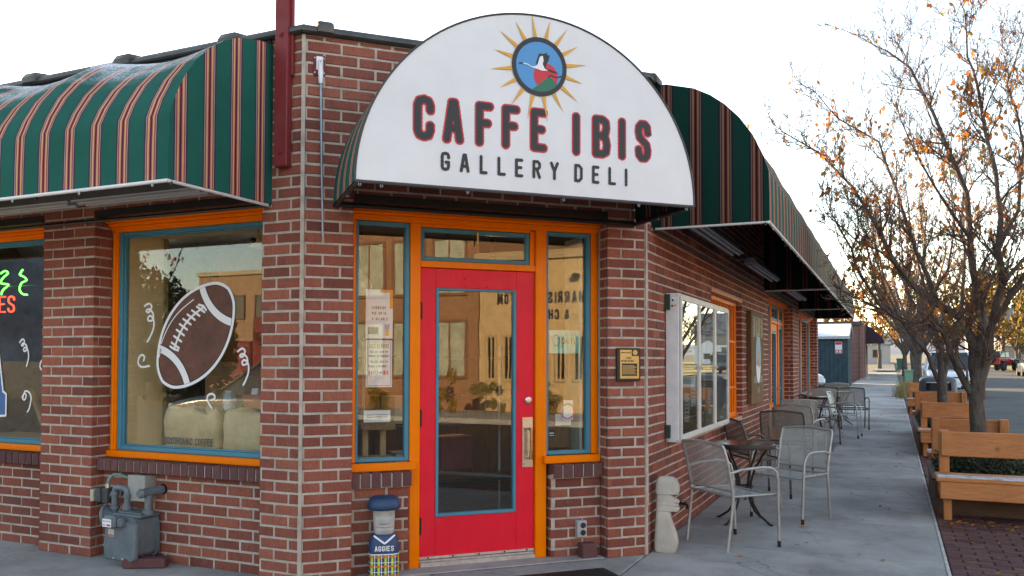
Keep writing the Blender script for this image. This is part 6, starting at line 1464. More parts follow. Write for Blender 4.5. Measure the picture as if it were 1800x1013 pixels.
for pts, r0, r1 in (
 ([(.82, 10.3, 1.08), (.70, 10.28, 1.30), (.58, 10.2, 1.59), (.51, 10.1, 1.81), (.32, 10.0, 1.9), (.13, 9.9, 1.91), (-.12, 9.8, 2.11), (-.34, 9.7, 2.5), (-.47, 9.6, 2.86)], .040, .009),
 ([(.83, 10.3, 1.08), (.80, 10.33, 1.45), (.79, 10.35, 1.72), (.7, 10.4, 1.97), (.42, 10.5, 2.17), (.2, 10.5, 2.37), (-.03, 10.5, 2.76), (-.21, 10.5, 3.17), (-.39, 10.4, 3.49), (-.74, 10.3, 3.9), (-1.06, 10.3, 4.13)], .060, .006),
 ([(.84, 10.3, 1.15), (.87, 10.38, 1.55), (.91, 10.5, 1.97), (.84, 10.7, 2.49), (.82, 10.8, 2.89), (.8, 10.9, 3.42), (.58, 10.9, 4.03), (.47, 11.0, 4.41), (.23, 11.0, 4.98), (-.02, 11.0, 5.22), (-.27, 11.0, 5.4)], .056, .005),
 ([(.84, 10.3, 1.10), (.90, 10.3, 1.45), (.94, 10.3, 1.66), (.98, 10.3, 1.9), (1.08, 10.3, 2.32), (1.02, 10.1, 2.66), (1.04, 10.0, 3.0), (1.0, 10.0, 3.48), (.86, 10.1, 4.36), (.76, 10.1, 4.74), (.74, 10.1, 5.23)], .062, .005),
 ([(.98, 10.3, 1.9), (1.15, 10.1, 2.24), (1.23, 10.0, 2.35), (1.37, 9.8, 2.72), (1.46, 9.7, 3.38), (1.42, 9.7, 4.23)], .034, .006),
 ([(.48, 10.5, 2.13), (.26, 10.8, 2.78), (.06, 11.1, 3.59), (-.12, 11.2, 4.18), (-.58, 11.3, 4.54), (-.81, 11.3, 4.86)], .024, .005),
 ([(1.02, 10.1, 2.66), (1.26, 10.5, 3.13), (1.34, 10.7, 3.84), (1.2, 10.8, 4.59), (1.38, 10.9, 5.17)], .026, .005),
 ([(.2, 10.5, 2.37), (.0, 10.1, 2.62), (-.3, 9.7, 2.75), (-.62, 9.4, 3.05)], .018, .005),
 ([(.82, 10.8, 2.89), (.55, 10.6, 3.3), (.3, 10.4, 3.75), (.1, 10.2, 4.2)], .02, .005),
 ([(1.08, 10.3, 2.32), (1.4, 10.9, 2.7), (1.7, 11.3, 3.3), (1.8, 11.5, 4.2)], .026, .005)): t1.limb(pts, r0*1.06, r1*1.1, 8, dens=.92)
t1.finish('street_tree', 'nearest bare street tree with a few orange leaves, growing from the front planter', (.85, 10.3, .25), 1500, .045, .09, 240, 30)
t2 = Tree(23)
t2.limb([(.82, 17, .3), (.82, 17, .84), (.82, 17, 1.2), (.82, 17.02, 1.5), (.80, 17.08, 1.8)], .108, .05, 14, False)
for pts, r0, r1 in (
 ([(.81, 17, 1.05), (.72, 17, 1.25), (.6, 16.9, 1.61), (.42, 16.8, 1.86), (.17, 16.7, 2.22), (-.06, 16.6, 2.68), (-.2, 16.6, 3.2), (-.43, 16.5, 3.92)], .052, .008),
 ([(.82, 17, 1.0), (.80, 17.04, 1.45), (.78, 17.1, 1.86), (.65, 17.2, 2.49), (.47, 17.3, 3.24), (.33, 17.3, 3.99), (.25, 17.3, 4.84)], .062, .007),
 ([(.83, 17, 1.0), (.88, 17, 1.4), (1.0, 17, 1.86), (1.12, 17, 2.32), (1.19, 17, 3.08), (1.15, 17, 3.89), (1.25, 17, 4.9), (1.17, 17, 5.73)], .06, .007),
 ([(.77, 17.1, 1.76), (.57, 17.8, 2.31), (.24, 18.0, 2.99), (-.16, 18.1, 3.68), (-.36, 18.2, 4.62)], .04, .007),
 ([(1.12, 17, 2.32), (1.6, 17.2, 2.9), (2.0, 17.3, 3.8), (2.1, 17.3, 4.8)], .035, .007), ([(.65, 17.2, 2.49), (.9, 16.4, 3.1), (1.0, 16.0, 4.0), (.9, 15.9, 4.9)], .03, .007)): t2.limb(pts, r0, r1, 8, dens=.72)
t2.finish('street_tree', 'second street tree, bare and forking low, behind the nearest one', (.82, 17, .3), 600, .05, .09, 0, 14)
def auto_tree(seed, x, y, h, r, label, nleaf, smin, smax, dens, lm=None, spread=.42, cl=12, cr=.4, name='street_tree', group='street trees in a row', nl=7):
    t_ = Tree(seed); q = t_.r; z = gz(y); fz = z+h*q.uniform(.22, .30)
    t_.limb([(x, y, z-.05), (x+q.gauss(0, .04), y, z+h*.12), (x, y, fz), (x, y, fz+h*.10)], r, r*.35, 10, False)
    for i in range(nl):
        a = 6.283*i/nl+q.uniform(-.4, .4); sp = h*spread*q.uniform(.5, 1.0) if i else .3; pts = [Vector((x, y, fz-q.uniform(0, h*.06)))]
        for k in range(1, 6): t = k/5; pts.append(Vector((x+math.cos(a)*sp*t**.8+q.gauss(0, .06), y+math.sin(a)*sp*t**.8+q.gauss(0, .06), fz+(h*.72 if i == 0 else h*q.uniform(.5, .66))*t**1.15)))
        t_.limb(pts, r*.45, r*.07, 6, dens=dens)
    return t_.finish(name, label, (x, y, z), nleaf, smin, smax, 0, cl, lm, cr, group)
auto_tree(29, .75, 27.5, 6.5, .11, 'bare street tree just beyond the farthest bench', 500, .06, .10, .6)
auto_tree(31, .80, 33.5, 8.2, .20, 'third street tree with a thick rough trunk behind the bin', 900, .06, .11, .55)
auto_tree(37, .85, 43, 7.5, .14, 'fourth street tree, past the green utility box', 1200, .07, .13, .45, M_LEAFO)
auto_tree(41, .70, 53, 7.0, .15, 'fifth street tree in the row, orange leaved', 2600, .09, .16, .4, M_LEAFO, cl=30, cr=.8)
auto_tree(43, .80, 66, 8.0, .17, 'farthest street tree before the crossing, yellow leaved', 3600, .12, .20, .35, M_LEAFY, cl=60, cr=1.0)
auto_tree(47, -6.5, 62, 9.5, .22, 'tall brown-leaved tree rising behind the shed', 5200, .13, .24, .35, M_LEAFO, cl=60, cr=1.1, group='trees behind the street')
auto_tree(53, -1.2, 98, 11, .25, 'yellow tree beyond the crossing over the far sidewalk', 5200, .2, .34, .3, M_LEAFY, cl=90, cr=1.6, group='trees behind the street')
auto_tree(59, 11.6, 100, 9.5, .26, 'yellow tree at the right edge across the street', 7500, .22, .36, .35, M_LEAFY, cl=90, cr=1.6, group='trees behind the street')
auto_tree(61, 5.9, 112, 7, .2, 'orange leaved tree across the street behind the white car', 6500, .2, .34, .25, M_LEAFO, cl=90, cr=2, spread=.5, group='trees behind the street')
auto_tree(67, 10.3, 126, 13, .3, 'large yellow tree in front of the stone house', 6500, .24, .4, .3, M_LEAFY, cl=90, cr=1.8, group='trees behind the street')
auto_tree(71, -6.0, 120, 12, .3, 'distant orange tree left of the far sidewalk', 5200, .24, .4, .3, M_LEAFO, cl=80, cr=1.8, group='trees behind the street')
auto_tree(73, 12.2, 116, 12, .3, 'tall yellow tree right of the red off-roader', 6500, .24, .4, .3, M_LEAFY, cl=90, cr=1.8, group='trees behind the street')
# dry grass clump and green utility box
ub = thing('utility_box', 'pale green utility cabinet beside the dry grass by the walk', 'cabinet', (.66, 35.4, gz(35.4))); GB = simple('pale_green_paint', (.16,.34,.25), .5, var=.08)
mb = MB(); mb.bbox(-.22, .22, -.25, .25, 0, .90, .02); part(mb, 'cabinet_body', GB, ub); mb = MB(); mb.bbox(-.24, .24, -.27, .27, .90, .96, .02); part(mb, 'lid', GB, ub); mb = MB(); mb.bbox(-.18, .18, -.262, -.248, .10, .82, .008); part(mb, 'door_panel', GB, ub)
mb = MB(); rg_ = random.Random(9)
for i in range(1500):
    x, y = rg_.gauss(.50, .16), rg_.gauss(34.0, .7); a = rg_.uniform(0, 6.28); hh = rg_.uniform(.25, .7); p = Vector((x, y, gz(y)-.02)); lean = Vector((rg_.gauss(0, .25), rg_.gauss(0, .25), 1)).normalized()*hh; w_ = Vector((math.cos(a), math.sin(a), 0))*.012
    mb.add([p-w_, p+w_, p+lean], [(0, 1, 2)])
tag(mb.build('dry_grass', M_GRASS), 'clump of dry ornamental grass beside the green cabinet', 'grass', kind='stuff')
# fallen leaves
mb = MB(); rl = random.Random(4)
for i in range(260):
    if i < 150: x, y = rl.uniform(.4, 1.45), rl.choice((rl.gauss(8.75, .15), rl.uniform(6.2, 9.0), rl.gauss(14.2, .2)))
    else: x, y = rl.uniform(-1.7, .3), rl.uniform(6, 26)
    s = rl.uniform(.02, .04); a = rl.uniform(0, 6.28); c, sn_ = math.cos(a)*s, math.sin(a)*s; z = gz(y)+.008; k = rl.uniform(0, .02)
    mb.add([(x-c, y-sn_, z), (x-sn_*.4, y+c*.4, z+k), (x+c, y+sn_, z+k*.5), (x+sn_*.4, y-c*.4, z+.002)], [(0, 1, 2, 3)])
tag(mb.build('fallen_leaves', M_LEAF), 'scattered dry leaves on the paving and walk', 'leaves', kind='stuff')

# ------------------------------------------------------------------ vehicles
M_TYRE = simple('tyre_rubber', (.018,.018,.019), .8); M_RIM = simple('wheel_rim', (.30,.30,.31), .35, .9)
M_LAMP = simple('lamp_lens', (.62,.62,.60), .1, var=.02); M_TAIL = flat('tail_lens', (.35,.01,.01), .2)
def carpaint(name, c): return simple(name, c, .25, 0, var=.03, nscale=2, coat=.8)
def wheel(t_, x, y, r, w_):
    s = 1 if x > 0 else -1
    mb = MB(); mb.lathe([(r*.62, -w_/2), (r*.93, -w_/2), (r, -w_*.38), (r, w_*.38), (r*.93, w_/2), (r*.62, w_/2)], 24, T(x, y, r) @ RY(rad(90))); wh = part(mb, 'wheel', M_TYRE, t_, angle=40)
    mb = MB(); mb.lathe([(.001, w_*.30), (r*.18, w_*.36), (r*.22, w_*.30), (r*.55, w_*.40), (r*.63, w_*.45), (r*.63, -w_*.4)], 20, T(x, y, r) @ RY(rad(90*s))); part(mb, 'rim', M_RIM, wh, angle=30)
def rrect(hw, z0, z1, r, y, n=4): return [(x, y, z) for x, z in arc(hw-r, z1-r, r, 0, 90, n)+arc(-hw+r, z1-r, r, 90, 180, n)+arc(-hw+r, z0+r, r, 180, 270, n)+arc(hw-r, z0+r, r, 270, 360, n)]
def car(name, label, loc, rz_, paintm, h=1.72, hood=1.02, wag=True):
    t_ = thing(name, label, 'car', loc, rz_)
    st = [(-2.28, .48, .86, .74), (-2.22, .38, .98, .84), (-1.9, .30, hood+.01, .90), (-.8, .27, hood+.01, .93), (.6, .27, hood, .93), (1.3, .30, hood-.03, .91), (1.9, .32, hood-.13, .88), (2.18, .36, hood-.24, .80), (2.27, .44, hood-.38, .68)]
    mb = MB(); mb.rings([rrect(hw, a, b, .10, y) for y, a, b, hw in st]); part(mb, 'body', paintm, t_, angle=50)
    b0, b1 = (-2.12, 1.0) if wag else (-1.75, 1.05); r0, r1 = (-1.80, .12) if wag else (-1.0, .15)
    mb = MB(); mb.rings([[(-.86, b0, hood-.03), (.86, b0, hood-.03), (.86, b1, hood-.03), (-.86, b1, hood-.03)], [(-.66, r0, h-.05), (.66, r0, h-.05), (.66, r1, h-.05), (-.66, r1, h-.05)]]); part(mb, 'windows', M_CARGL, t_)
    mb = MB(); mb.rings([rrect2 for rrect2 in ([(-.67, r0-.02, h-.055), (.67, r0-.02, h-.055), (.67, r1+.02, h-.055), (-.67, r1+.02, h-.055)], [(-.62, r0+.04, h), (.62, r0+.04, h), (.62, r1-.06, h), (-.62, r1-.06, h)])])
    for s in (-1, 1):
        mb.tube([(s*.862, b1+.01, hood-.03), (s*.665, r1+.01, h-.05)], .032, 6); mb.tube([(s*.862, b0-.01, hood-.03), (s*.665, r0-.01, h-.05)], .045, 6); mb.tube([(s*.868, -.35, hood-.03), (s*.668, -.40, h-.05)], .03, 6); mb.tube([(s*.868, -1.3, hood-.03), (s*.668, -1.25, h-.05)], .03, 6)
    part(mb, 'roof', paintm, t_, angle=40)
    for s in (-1, 1):
        for y in (-1.38, 1.38): wheel(t_, s*.83, y, .34, .22)
        mb = MB(); mb.bbox(s*.62-.15, s*.62+.15, 2.02, 2.17, hood-.34, hood-.18, .03); part(mb, 'headlight', M_LAMP, t_)
        mb = MB(); mb.bbox(s*.70-.10, s*.70+.10, -2.27, -2.18, .68, .92, .02); part(mb, 'tail_light', M_TAIL, t_)
        mb = MB(); mb.bbox(s*.98-.08, s*.98+.08, .75, .85, hood-.02, hood+.12, .03); part(mb, 'mirror', paintm, t_)
    mb = MB(); mb.bbox(-.45, .45, 2.15, 2.24, .52, hood-.28, .03); part(mb, 'grille', M_BLACK, t_); mb = MB(); mb.bbox(-.78, .78, 2.12, 2.285, .36, .50, .04); part(mb, 'bumper', M_BLACK, t_)
    mb = MB(); mb.box(-.26, .26, 2.286, 2.292, .40, .50); part(mb, 'plate', M_PWHITE, t_)
    return t_
car('parked_suv', 'white sport utility car parked at the kerb behind the front tree trunk', (2.12, 38.5, gz(38.5)-.13), math.pi, carpaint('white_car_paint', (.72,.74,.78)), 1.80, 1.08)
car('parked_car', 'light parked car showing behind the end of the cafe, before the shed', (-4.15, 34.5, gz(34.5)-.03), rad(215), carpaint('silver_car_paint', (.55,.58,.62)), 1.48, .95, False)
car('parked_car', 'dark car at the kerb, mirrored in the football window', (-9.8, -2.6, -.13), rad(90), carpaint('dark_teal_paint', (.02,.035,.045)), 1.62, 1.02)
car('parked_car', 'pale car parked across the street, mirrored in the notice case', (9.6, 14.5, -.10), math.pi, carpaint('pale_blue_paint', (.42,.50,.56)), 1.55, 1.0)
def jeep(label, loc, rz_, col):
    t_ = thing('off_road_car', label, 'car', loc, rz_); pm = carpaint('offroad_%d' % int(col[0]*100), col)
    mb = MB(); mb.bbox(-.76, .76, -1.9, .55, .62, 1.22, .05); mb.bbox(-.62, .62, .55, 1.95, .62, 1.15, .06); part(mb, 'body', pm, t_)
    mb = MB(); mb.rings([[(-.74, -1.86, 1.22), (.74, -1.86, 1.22), (.74, .50, 1.22), (-.74, .50, 1.22)], [(-.66, -1.75, 1.86), (.66, -1.75, 1.86), (.66, .22, 1.86), (-.66, .22, 1.86)]]); part(mb, 'hard_top', M_BLACK, t_)
    for s in (-1, 1):
        for y0, y1 in ((-1.68, -.72), (-.55, .2)):
            mb = MB(); mb.add([(s*.745, y0, 1.30), (s*.745, y1, 1.30), (s*.685, y1-.03, 1.74), (s*.685, y0+.05, 1.74)], [(0, 1, 2, 3)]); part(mb, 'side_window', simple('tinted', (.10,.11,.12), .1), t_)
        mb = MB(); mb.bbox(s*.82-.16, s*.82+.16, -1.75, -.70, .88, .98, .04); mb.bbox(s*.82-.16, s*.82+.16, .75, 1.85, .92, 1.02, .04); part(mb, 'fender', M_BLACK, t_)
        for y in (-1.22, 1.3): wheel(t_, s*.80, y, .43, .30)
        mb = MB(); mb.bbox(s*.66-.07, s*.66+.07, -1.93, -1.895, .88, 1.08, .01); part(mb, 'tail_light', M_TAIL, t_)
        mb = MB(); mb.lathe([(.10, 0), (.09, .03), (.001, .04)], 16, T(s*.46, 1.95, .95) @ RX(rad(-90))); part(mb, 'headlight', M_LAMP, t_)
    mb = MB(); mb.lathe([(.18, -.12), (.38, -.12), (.42, -.07), (.42, .07), (.38, .12), (.18, .12)], 24, T(-.05, -2.05, 1.12) @ RX(rad(90))); sp_ = part(mb, 'spare_wheel', M_TYRE, t_, angle=40); mb = MB(); mb.lathe([(.001, .10), (.24, .11), (.26, .08)], 18, T(-.05, -2.05, 1.12) @ RX(rad(90))); part(mb, 'rim', M_BLACK, sp_)
    for a, b, c_, d_ in ((-2.02, -1.9, .52, .66), (1.95, 2.15, .55, .70)):
        mb = MB(); mb.bbox(-.80, .80, a, b, c_, d_, .03); part(mb, 'bumper', M_BLACK, t_)
    return t_
jeep('red off-road car with a spare wheel on its back across the street', (9.4, 92.5, gz(92)-.05), rad(-28), (.45, .015, .015))
jeep('grey-blue off-road car at the right edge across the street', (12.6, 92.6, gz(92)-.05), rad(60), (.10, .17, .22))

# ------------------------------------------------------------------ shed, brick neighbour and far houses
shd = thing('plank_shed', 'dark blue board shed with a snow-covered roof past the parking lot', 'shed', (-4.0, 44.2, gz(44.2))); SB_ = simple('blue_board_paint', (.022,.060,.082), .7, var=.2, nscale=4)
mb = MB(); mb.box(-2.0, 2.02, .03, 3.9, 0, 2.38); part(mb, 'core', M_BLACK, shd)
for i in range(20):
    mb = MB(); a = -2.0+i*.2; mb.bbox(a+.006, a+.194, -.005+.012*(i % 2), .03, .02, 2.38, .004); part(mb, 'board', SB_, shd)
for i in range(19):
    mb = MB(); a = .03+i*.2; mb.bbox(2.02, 2.05-.010*(i % 2), a+.006, a+.194, .02, 2.38, .004); part(mb, 'board', SB_, shd)
rp = [(-.18, 2.30), (-.18, 2.40), (2.2, 3.08), (2.2, 2.98)]
mb = MB(); mb.rings([[(x, a, b) for a, b in rp] for x in (-2.2, 2.14)]); part(mb, 'roof', M_GALV, shd); mb = MB(); mb.rings([[(x, a, b) for a, b in ((-.20, 2.415), (-.17, 2.46), (2.2, 3.13), (2.2, 3.09))] for x in (-2.18, 2.12)]); part(mb, 'snow', M_SNOW, shd)
mb = MB(); mb.rings([[(x, a, b) for a, b in ((2.2, 2.98), (2.2, 3.10), (4.2, 2.6), (4.2, 2.5))] for x in (-2.2, 2.14)]); part(mb, 'back_roof', M_GALV, shd)
for x in (-1.0, .45):
    mb = MB(); mb.tube([(x, 2.0, 3.0), (x, 2.0, 3.35)], .06, 8); part(mb, 'roof_vent', M_BLACK, shd)
ps = thing('parking_sign', 'small red and white parking sign fixed to the blue shed', 'sign', (-2.37, 44.18, 1.60+gz(44))); mb = MB(); mb.bbox(-.16, .16, -.012, 0, 0, .56, .003); part(mb, 'plate', M_PWHITE, ps)
mb = MB(); mb.box(-.145, .145, -.0145, -.0125, .42, .545); mb.box(-.145, .145, -.0145, -.0125, .015, .17); part(mb, 'red_band', M_PRED, ps)
mb = MB()
for i in range(3): mb.box(-.10, .10-.03*(i % 2), -.0145, -.0125, .22+i*.06, .245+i*.06)
mb.box(-.10, -.03, -.017, -.0148, .04, .14); mb.box(.03, .10, -.017, -.0148, .04, .14); part(mb, 'sign_print', M_PWHITE, ps)
def brick_tex(name, c1, c2, mo_, sx=1.0):
    m, n, b = new_mat(name); co = geo_pos(n); s = N(n, 'ShaderNodeSeparateXYZ'); L(n, co, s.inputs[0]); a = N(n, 'ShaderNodeMath', operation='ADD'); L(n, s.outputs[0], a.inputs[0]); L(n, s.outputs[1], a.inputs[1])
    cb_ = N(n, 'ShaderNodeCombineXYZ'); L(n, a.outputs[0], cb_.inputs[0]); L(n, s.outputs[2], cb_.inputs[1])
    br = N(n, 'ShaderNodeTexBrick'); br.inputs['Scale'].default_value = 1.0; br.inputs['Brick Width'].default_value = .235*sx; br.inputs['Row Height'].default_value = .0765*sx; br.inputs['Mortar Size'].default_value = .007*sx
    br.inputs['Color1'].default_value = c1+(1,); br.inputs['Color2'].default_value = c2+(1,); br.inputs['Mortar'].default_value = mo_+(1,); L(n, cb_.outputs[0], br.inputs['Vector'])
    L(n, br.outputs['Color'], b.inputs['Base Color']); b.inputs['Roughness'].default_value = .85; return m
M_FARB = brick_tex('far_brick', (.15,.055,.05), (.20,.075,.062), (.36,.31,.27)); M_TANB = brick_tex('tan_brick', (.40,.22,.12), (.46,.27,.15), (.48,.38,.28)); M_FSTONE = brick_tex('grey_stone', (.20,.185,.17), (.30,.28,.26), (.36,.34,.32), 3.5)
def building(name, label, x0, x1, y0, y1, h, wallm, wins, roofm=None, group=None, gable=False, z=0.0, frame_m=None, pane_m=None):
    t_ = thing(name, label, 'building', ((x0+x1)/2, (y0+y1)/2, z), 0, group); hx, hy = (x1-x0)/2, (y1-y0)/2
    mb = MB(); mb.box(-hx, hx, -hy, hy, -.5, h); part(mb, 'wall', wallm, t_)
    if gable:
        mb = MB(); mb.add([(-hx-.4, -hy-.4, h-.1), (hx+.4, -hy-.4, h-.1), (hx+.4, hy+.4, h-.1), (-hx-.4, hy+.4, h-.1), (-hx-.4, 0, h+gable), (hx+.4, 0, h+gable)], [(0, 1, 5, 4), (2, 3, 4, 5), (0, 4, 3), (1, 2, 5), (3, 2, 1, 0)]); part(mb, 'roof', roofm or M_COPING, t_)
    else:
        mb = MB(); mb.box(-hx-.12, hx+.12, -hy-.12, hy+.12, h, h+.25); part(mb, 'roof', roofm or M_COPING, t_)
    for face, u, zz, w_, hh in wins:      # face: 'S' -y, 'N' +y, 'W' -x, 'E' +x ; u along the wall from its centre
        F = {'S': frame((0, -hy, 0), (1, 0), (0, 1)), 'N': frame((0, hy, 0), (-1, 0), (0, -1)), 'W': frame((-hx, 0, 0), (0, -1), (1, 0)), 'E': frame((hx, 0, 0), (0, 1), (-1, 0))}[face]
        mb = MB(); rails(mb, F, u-w_/2-.08, u+w_/2+.08, zz-.08, zz+hh+.08, -.06, .02, .09, .09, .09, .09); wn = part(mb, 'window', frame_m or M_GREYW, t_)
        mb = MB(); mb.box(u-w_/2, u+w_/2, -.02, .0, zz, zz+hh, F); part(mb, 'pane', pane_m or M_CARGL, wn)
        mb = MB(); mb.box(u-.025, u+.025, -.05, -.021, zz, zz+hh, F); part(mb, 'mullion', frame_m or M_GREYW, wn)
    return t_
bb = building('brick_neighbour', 'brick building past the shed with a dark purple awning', -12, -1.75, 55, 73, 3.3, M_FARB, [('E', -2, .9, 2, 1.4), ('E', 5, .9, 2, 1.4)], z=gz(55))
for y, w_ in ((54.9, .5), (58, .5)):
    mb = MB(); mb.box(5.12, 5.34, y-64, y-64+w_, -.3, 3.42); part(mb, 'pilaster', M_FARB, bb)
mb = MB(); mb.box(5.12, 5.5, -9.3, 9.1, -.2, .10); part(mb, 'plinth', M_KERB, bb)
pa = thing('purple_awning', 'dark purple awning over the far end of the sidewalk', 'awning', (-1.72, 66, gz(66)+2.35)); pm = simple('purple_canvas', (.045,.018,.035), .8)
mb = MB(); mb.rings([[(a, y, b) for a, b in ((0, 0), (0, 1.25), (.45, 1.0), (1.05, .42), (1.25, .12), (1.25, 0))] for y in (-3, 3)]); part(mb, 'canopy', pm, pa); mb = MB(); mb.tube([(1.24, -3, -.01), (1.24, 3, -.01)], .02, 6); part(mb, 'frame', M_GALV, pa)
building('gabled_house', 'house with a blue-grey roof beyond the crossing', -4.2, -.2, 150, 160, 3.2, simple('pale_siding', (.45,.45,.42), .7), [('S', 0, 1.0, 1.2, 1.2)], simple('blue_roof', (.16,.24,.28), .7), gable=2.0, z=gz(150))
gbin = thing('wheeled_bin', 'dark green wheeled bin standing by the far sidewalk', 'bin', (.75, 88.5, gz(88.5))); mb = MB(); mb.rings([[(x*s, y*s, z) for x, y in ((-.36, -.4), (.36, -.4), (.36, .4), (-.36, .4))] for z, s in ((.05, .8), (1.05, 1.0))]); part(mb, 'bin_body', simple('green_plastic', (.015,.10,.08), .5), gbin); mb = MB(); mb.bbox(-.40, .40, -.44, .44, 1.05, 1.13, .03); part(mb, 'lid', simple('green_lid', (.02,.13,.10), .5), gbin)
for s in (-.3, .3):
    mb = MB(); mb.lathe([(.12, -.03), (.12, .03)], 12, T(s, .42, .12) @ RY(rad(90))); part(mb, 'wheel', M_TYRE, gbin)
st = building('stone_house', 'grey stone house with white gable across the street at the right', 13.5, 24, 128, 140, 4.6, M_FSTONE, [('S', -2.5, 1.0, 1.0, 1.5), ('S', 2.6, 1.0, 1.2, 1.5), ('S', -2.5, 3.2, 1.0, 1.0)], simple('grey_shingle', (.20,.19,.18), .85), gable=3.4, z=gz(130), frame_m=M_PWHITE)
mb = MB(); mb.box(-5.4, 5.4, -6.35, -6.0, 2.55, 2.85); part(mb, 'porch_roof', M_PWHITE, st)
mb = MB(); mb.add([(1.2, -6.4, 0), (5.2, -6.4, 0), (5.2, -6.4, 2.4), (3.2, -6.4, 3.6), (1.2, -6.4, 2.4), (1.2, -6.0, 0), (5.2, -6.0, 0), (5.2, -6.0, 2.4), (3.2, -6.0, 3.6), (1.2, -6.0, 2.4)], [(4, 3, 2, 1, 0), (0, 1, 6, 5), (1, 2, 7, 6), (2, 3, 8, 7), (3, 4, 9, 8), (4, 0, 5, 9)]); part(mb, 'white_gable', M_PWHITE, st)
mb = MB(); rails(mb, T(0, -6.46, 0), 2.7, 3.9, .7, 1.7, -.02, .06, .08, .08, .08, .08); part(mb, 'window', M_PWHITE, st); mb = MB(); mb.box(2.78, 3.82, -6.43, -6.41, .78, 1.62); part(mb, 'pane', M_CARGL, st)
tw_ = building('tower_house', 'cream stone tower building far off behind the branches', 14, 20, 190, 200, 13, simple('cream_stone', (.50,.43,.33), .8), [('S', -1.5, 8, 1.0, 2.5), ('S', 1.5, 8, 1.0, 2.5)], z=gz(190))
mb = MB(); mb.rings([[(-1.2, -5, 13.2), (1.2, -5, 13.2), (1.2, -2.6, 13.2), (-1.2, -2.6, 13.2)], [(-1.1, -4.9, 17), (1.1, -4.9, 17), (1.1, -2.7, 17), (-1.1, -2.7, 17)], [(-.02, -3.82, 20), (.02, -3.82, 20), (.02, -3.78, 20), (-.02, -3.78, 20)]]); part(mb, 'spire', M_GREYW, tw_)

# ------------------------------------------------------------------ across the streets: what the shop windows mirror
tan = building('tan_office', 'tan stucco building lettered HARRIS PRESTON & CHAMBERS, mirrored in the door glass', 14.6, 26, -3.0, 1.2, 4.5, simple('tan_stucco', (.52,.36,.19), .85, var=.08, bmp=.3), [('W', -1.7+i*.56, .95, .24, 1.25) for i in range(7)], frame_m=simple('tan_frame', (.46,.32,.17), .8), roofm=simple('tan_coping', (.42,.30,.17), .7))
Fw = tan.matrix_world.inverted() @ frame((14.6, 0, 0), (0, -1), (1, 0)); mb = MB()
w1 = text_w('HARRIS PRESTON', .155, .06); word(mb, 'HARRIS PRESTON', 1.0-w1/2, 3.18, .34, .155, .06, .03, Fw, -.012, .02)
w2 = text_w('& CHAMBERS', .145, .055); word(mb, '& CHAMBERS', 1.0-w2/2, 2.70, .30, .145, .055, .027, Fw, -.012, .02); part(mb, 'wall_lettering', M_PBLACK, tan)
for i, yv in enumerate((-2.4, .2)):
    mb = MB(); mb.lathe([(.09, 0), (.14, .10), (.05, .16)], 12, tan.matrix_world.inverted() @ T(14.4, yv, 3.85)); part(mb, 'wall_lamp', M_BLACK, tan)
building('brown_block', 'brown building with tall blind-covered windows, mirrored in the left sidelight', 14.9, 27, -14.0, -3.15, 6.4, simple('brown_stucco', (.30,.15,.08), .8, var=.1), [('W', -4.4+i*1.5, z_, 1.1, 1.7) for i in range(7) for z_ in (1.0, 3.6)], frame_m=simple('brown_frame', (.22,.10,.06), .6), pane_m=simple('blinds', (.42,.42,.32), .35, var=.2, nscale=4))
building('brick_hall', 'red brick hall far down the side street, mirrored in the right sidelight', 16, 30, 1.9, 15, 5.2, M_FARB, [('W', -3, 1.0, 1.6, 1.8), ('W', 2, 1.0, 1.6, 1.8)])
building('office_block', 'two-storey tan brick office across the side street, mirrored in the football window', -39, -14, -45, -30, 6.6, M_TANB, [('N', -11+i*2.6, z_, 1.7, 1.3) for i in range(9) for z_ in (1.1, 4.0)], simple('cream_fascia', (.55,.45,.28), .7), frame_m=simple('maroon_frame', (.14,.03,.03), .6))
rt = thing('red_box_truck', 'red box trailer across the side street, mirrored above the football', 'truck', (-24.5, -22.5, -.13), rad(90))
mb = MB(); mb.bbox(-1.25, 1.25, -3.6, 2.6, .9, 3.6, .06); part(mb, 'box_body', carpaint('deep_red', (.28,.012,.03)), rt); mb = MB(); mb.bbox(-1.15, 1.15, 2.7, 4.5, .6, 2.5, .12); part(mb, 'cab', carpaint('deep_red2', (.28,.012,.03)), rt); mb = MB(); mb.bbox(-1.0, 1.0, 4.3, 4.52, 1.5, 2.3, .05); part(mb, 'windscreen', M_CARGL, rt)
for x in (-1.0, 1.0):
    for y in (-2.4, 3.4): wheel(rt, x, y, .48, .3)
auto_tree(83, -31, -17, 8, .2, 'bare dark tree across the side street, mirrored at the left of the football', 500, .1, .2, .35, None, group='trees behind the street')
ev = thing('spruce_tree', 'dark spruce across the side street, mirrored at the top of the football window', 'tree', (-26.5, -26.5, 0), 0, 'trees behind the street'); mb = MB(); mb.tube([(0, 0, 0), (0, 0, 9)], [.2, .02], 8); part(mb, 'trunk', M_BARK, ev); mb = MB(); re_ = random.Random(8)
for i in range(5200):
    t = re_.random()**.7; zz = 9.2-8.4*t; rr_ = 2.1*t*re_.uniform(.35, 1)*(.8+.2*math.sin(zz*9)); a = re_.uniform(0, 6.28); p = Vector((math.cos(a)*rr_, math.sin(a)*rr_, zz)); o_ = Vector((math.cos(a), math.sin(a), -.35))*.30; sd = Vector((-math.sin(a), math.cos(a), 0))*.05
    mb.add([p-sd, p+sd, p+o_], [(0, 1, 2)])
cr2 = part(mb, 'crown', M_EVER, ev); cr2['kind'] = 'stuff'
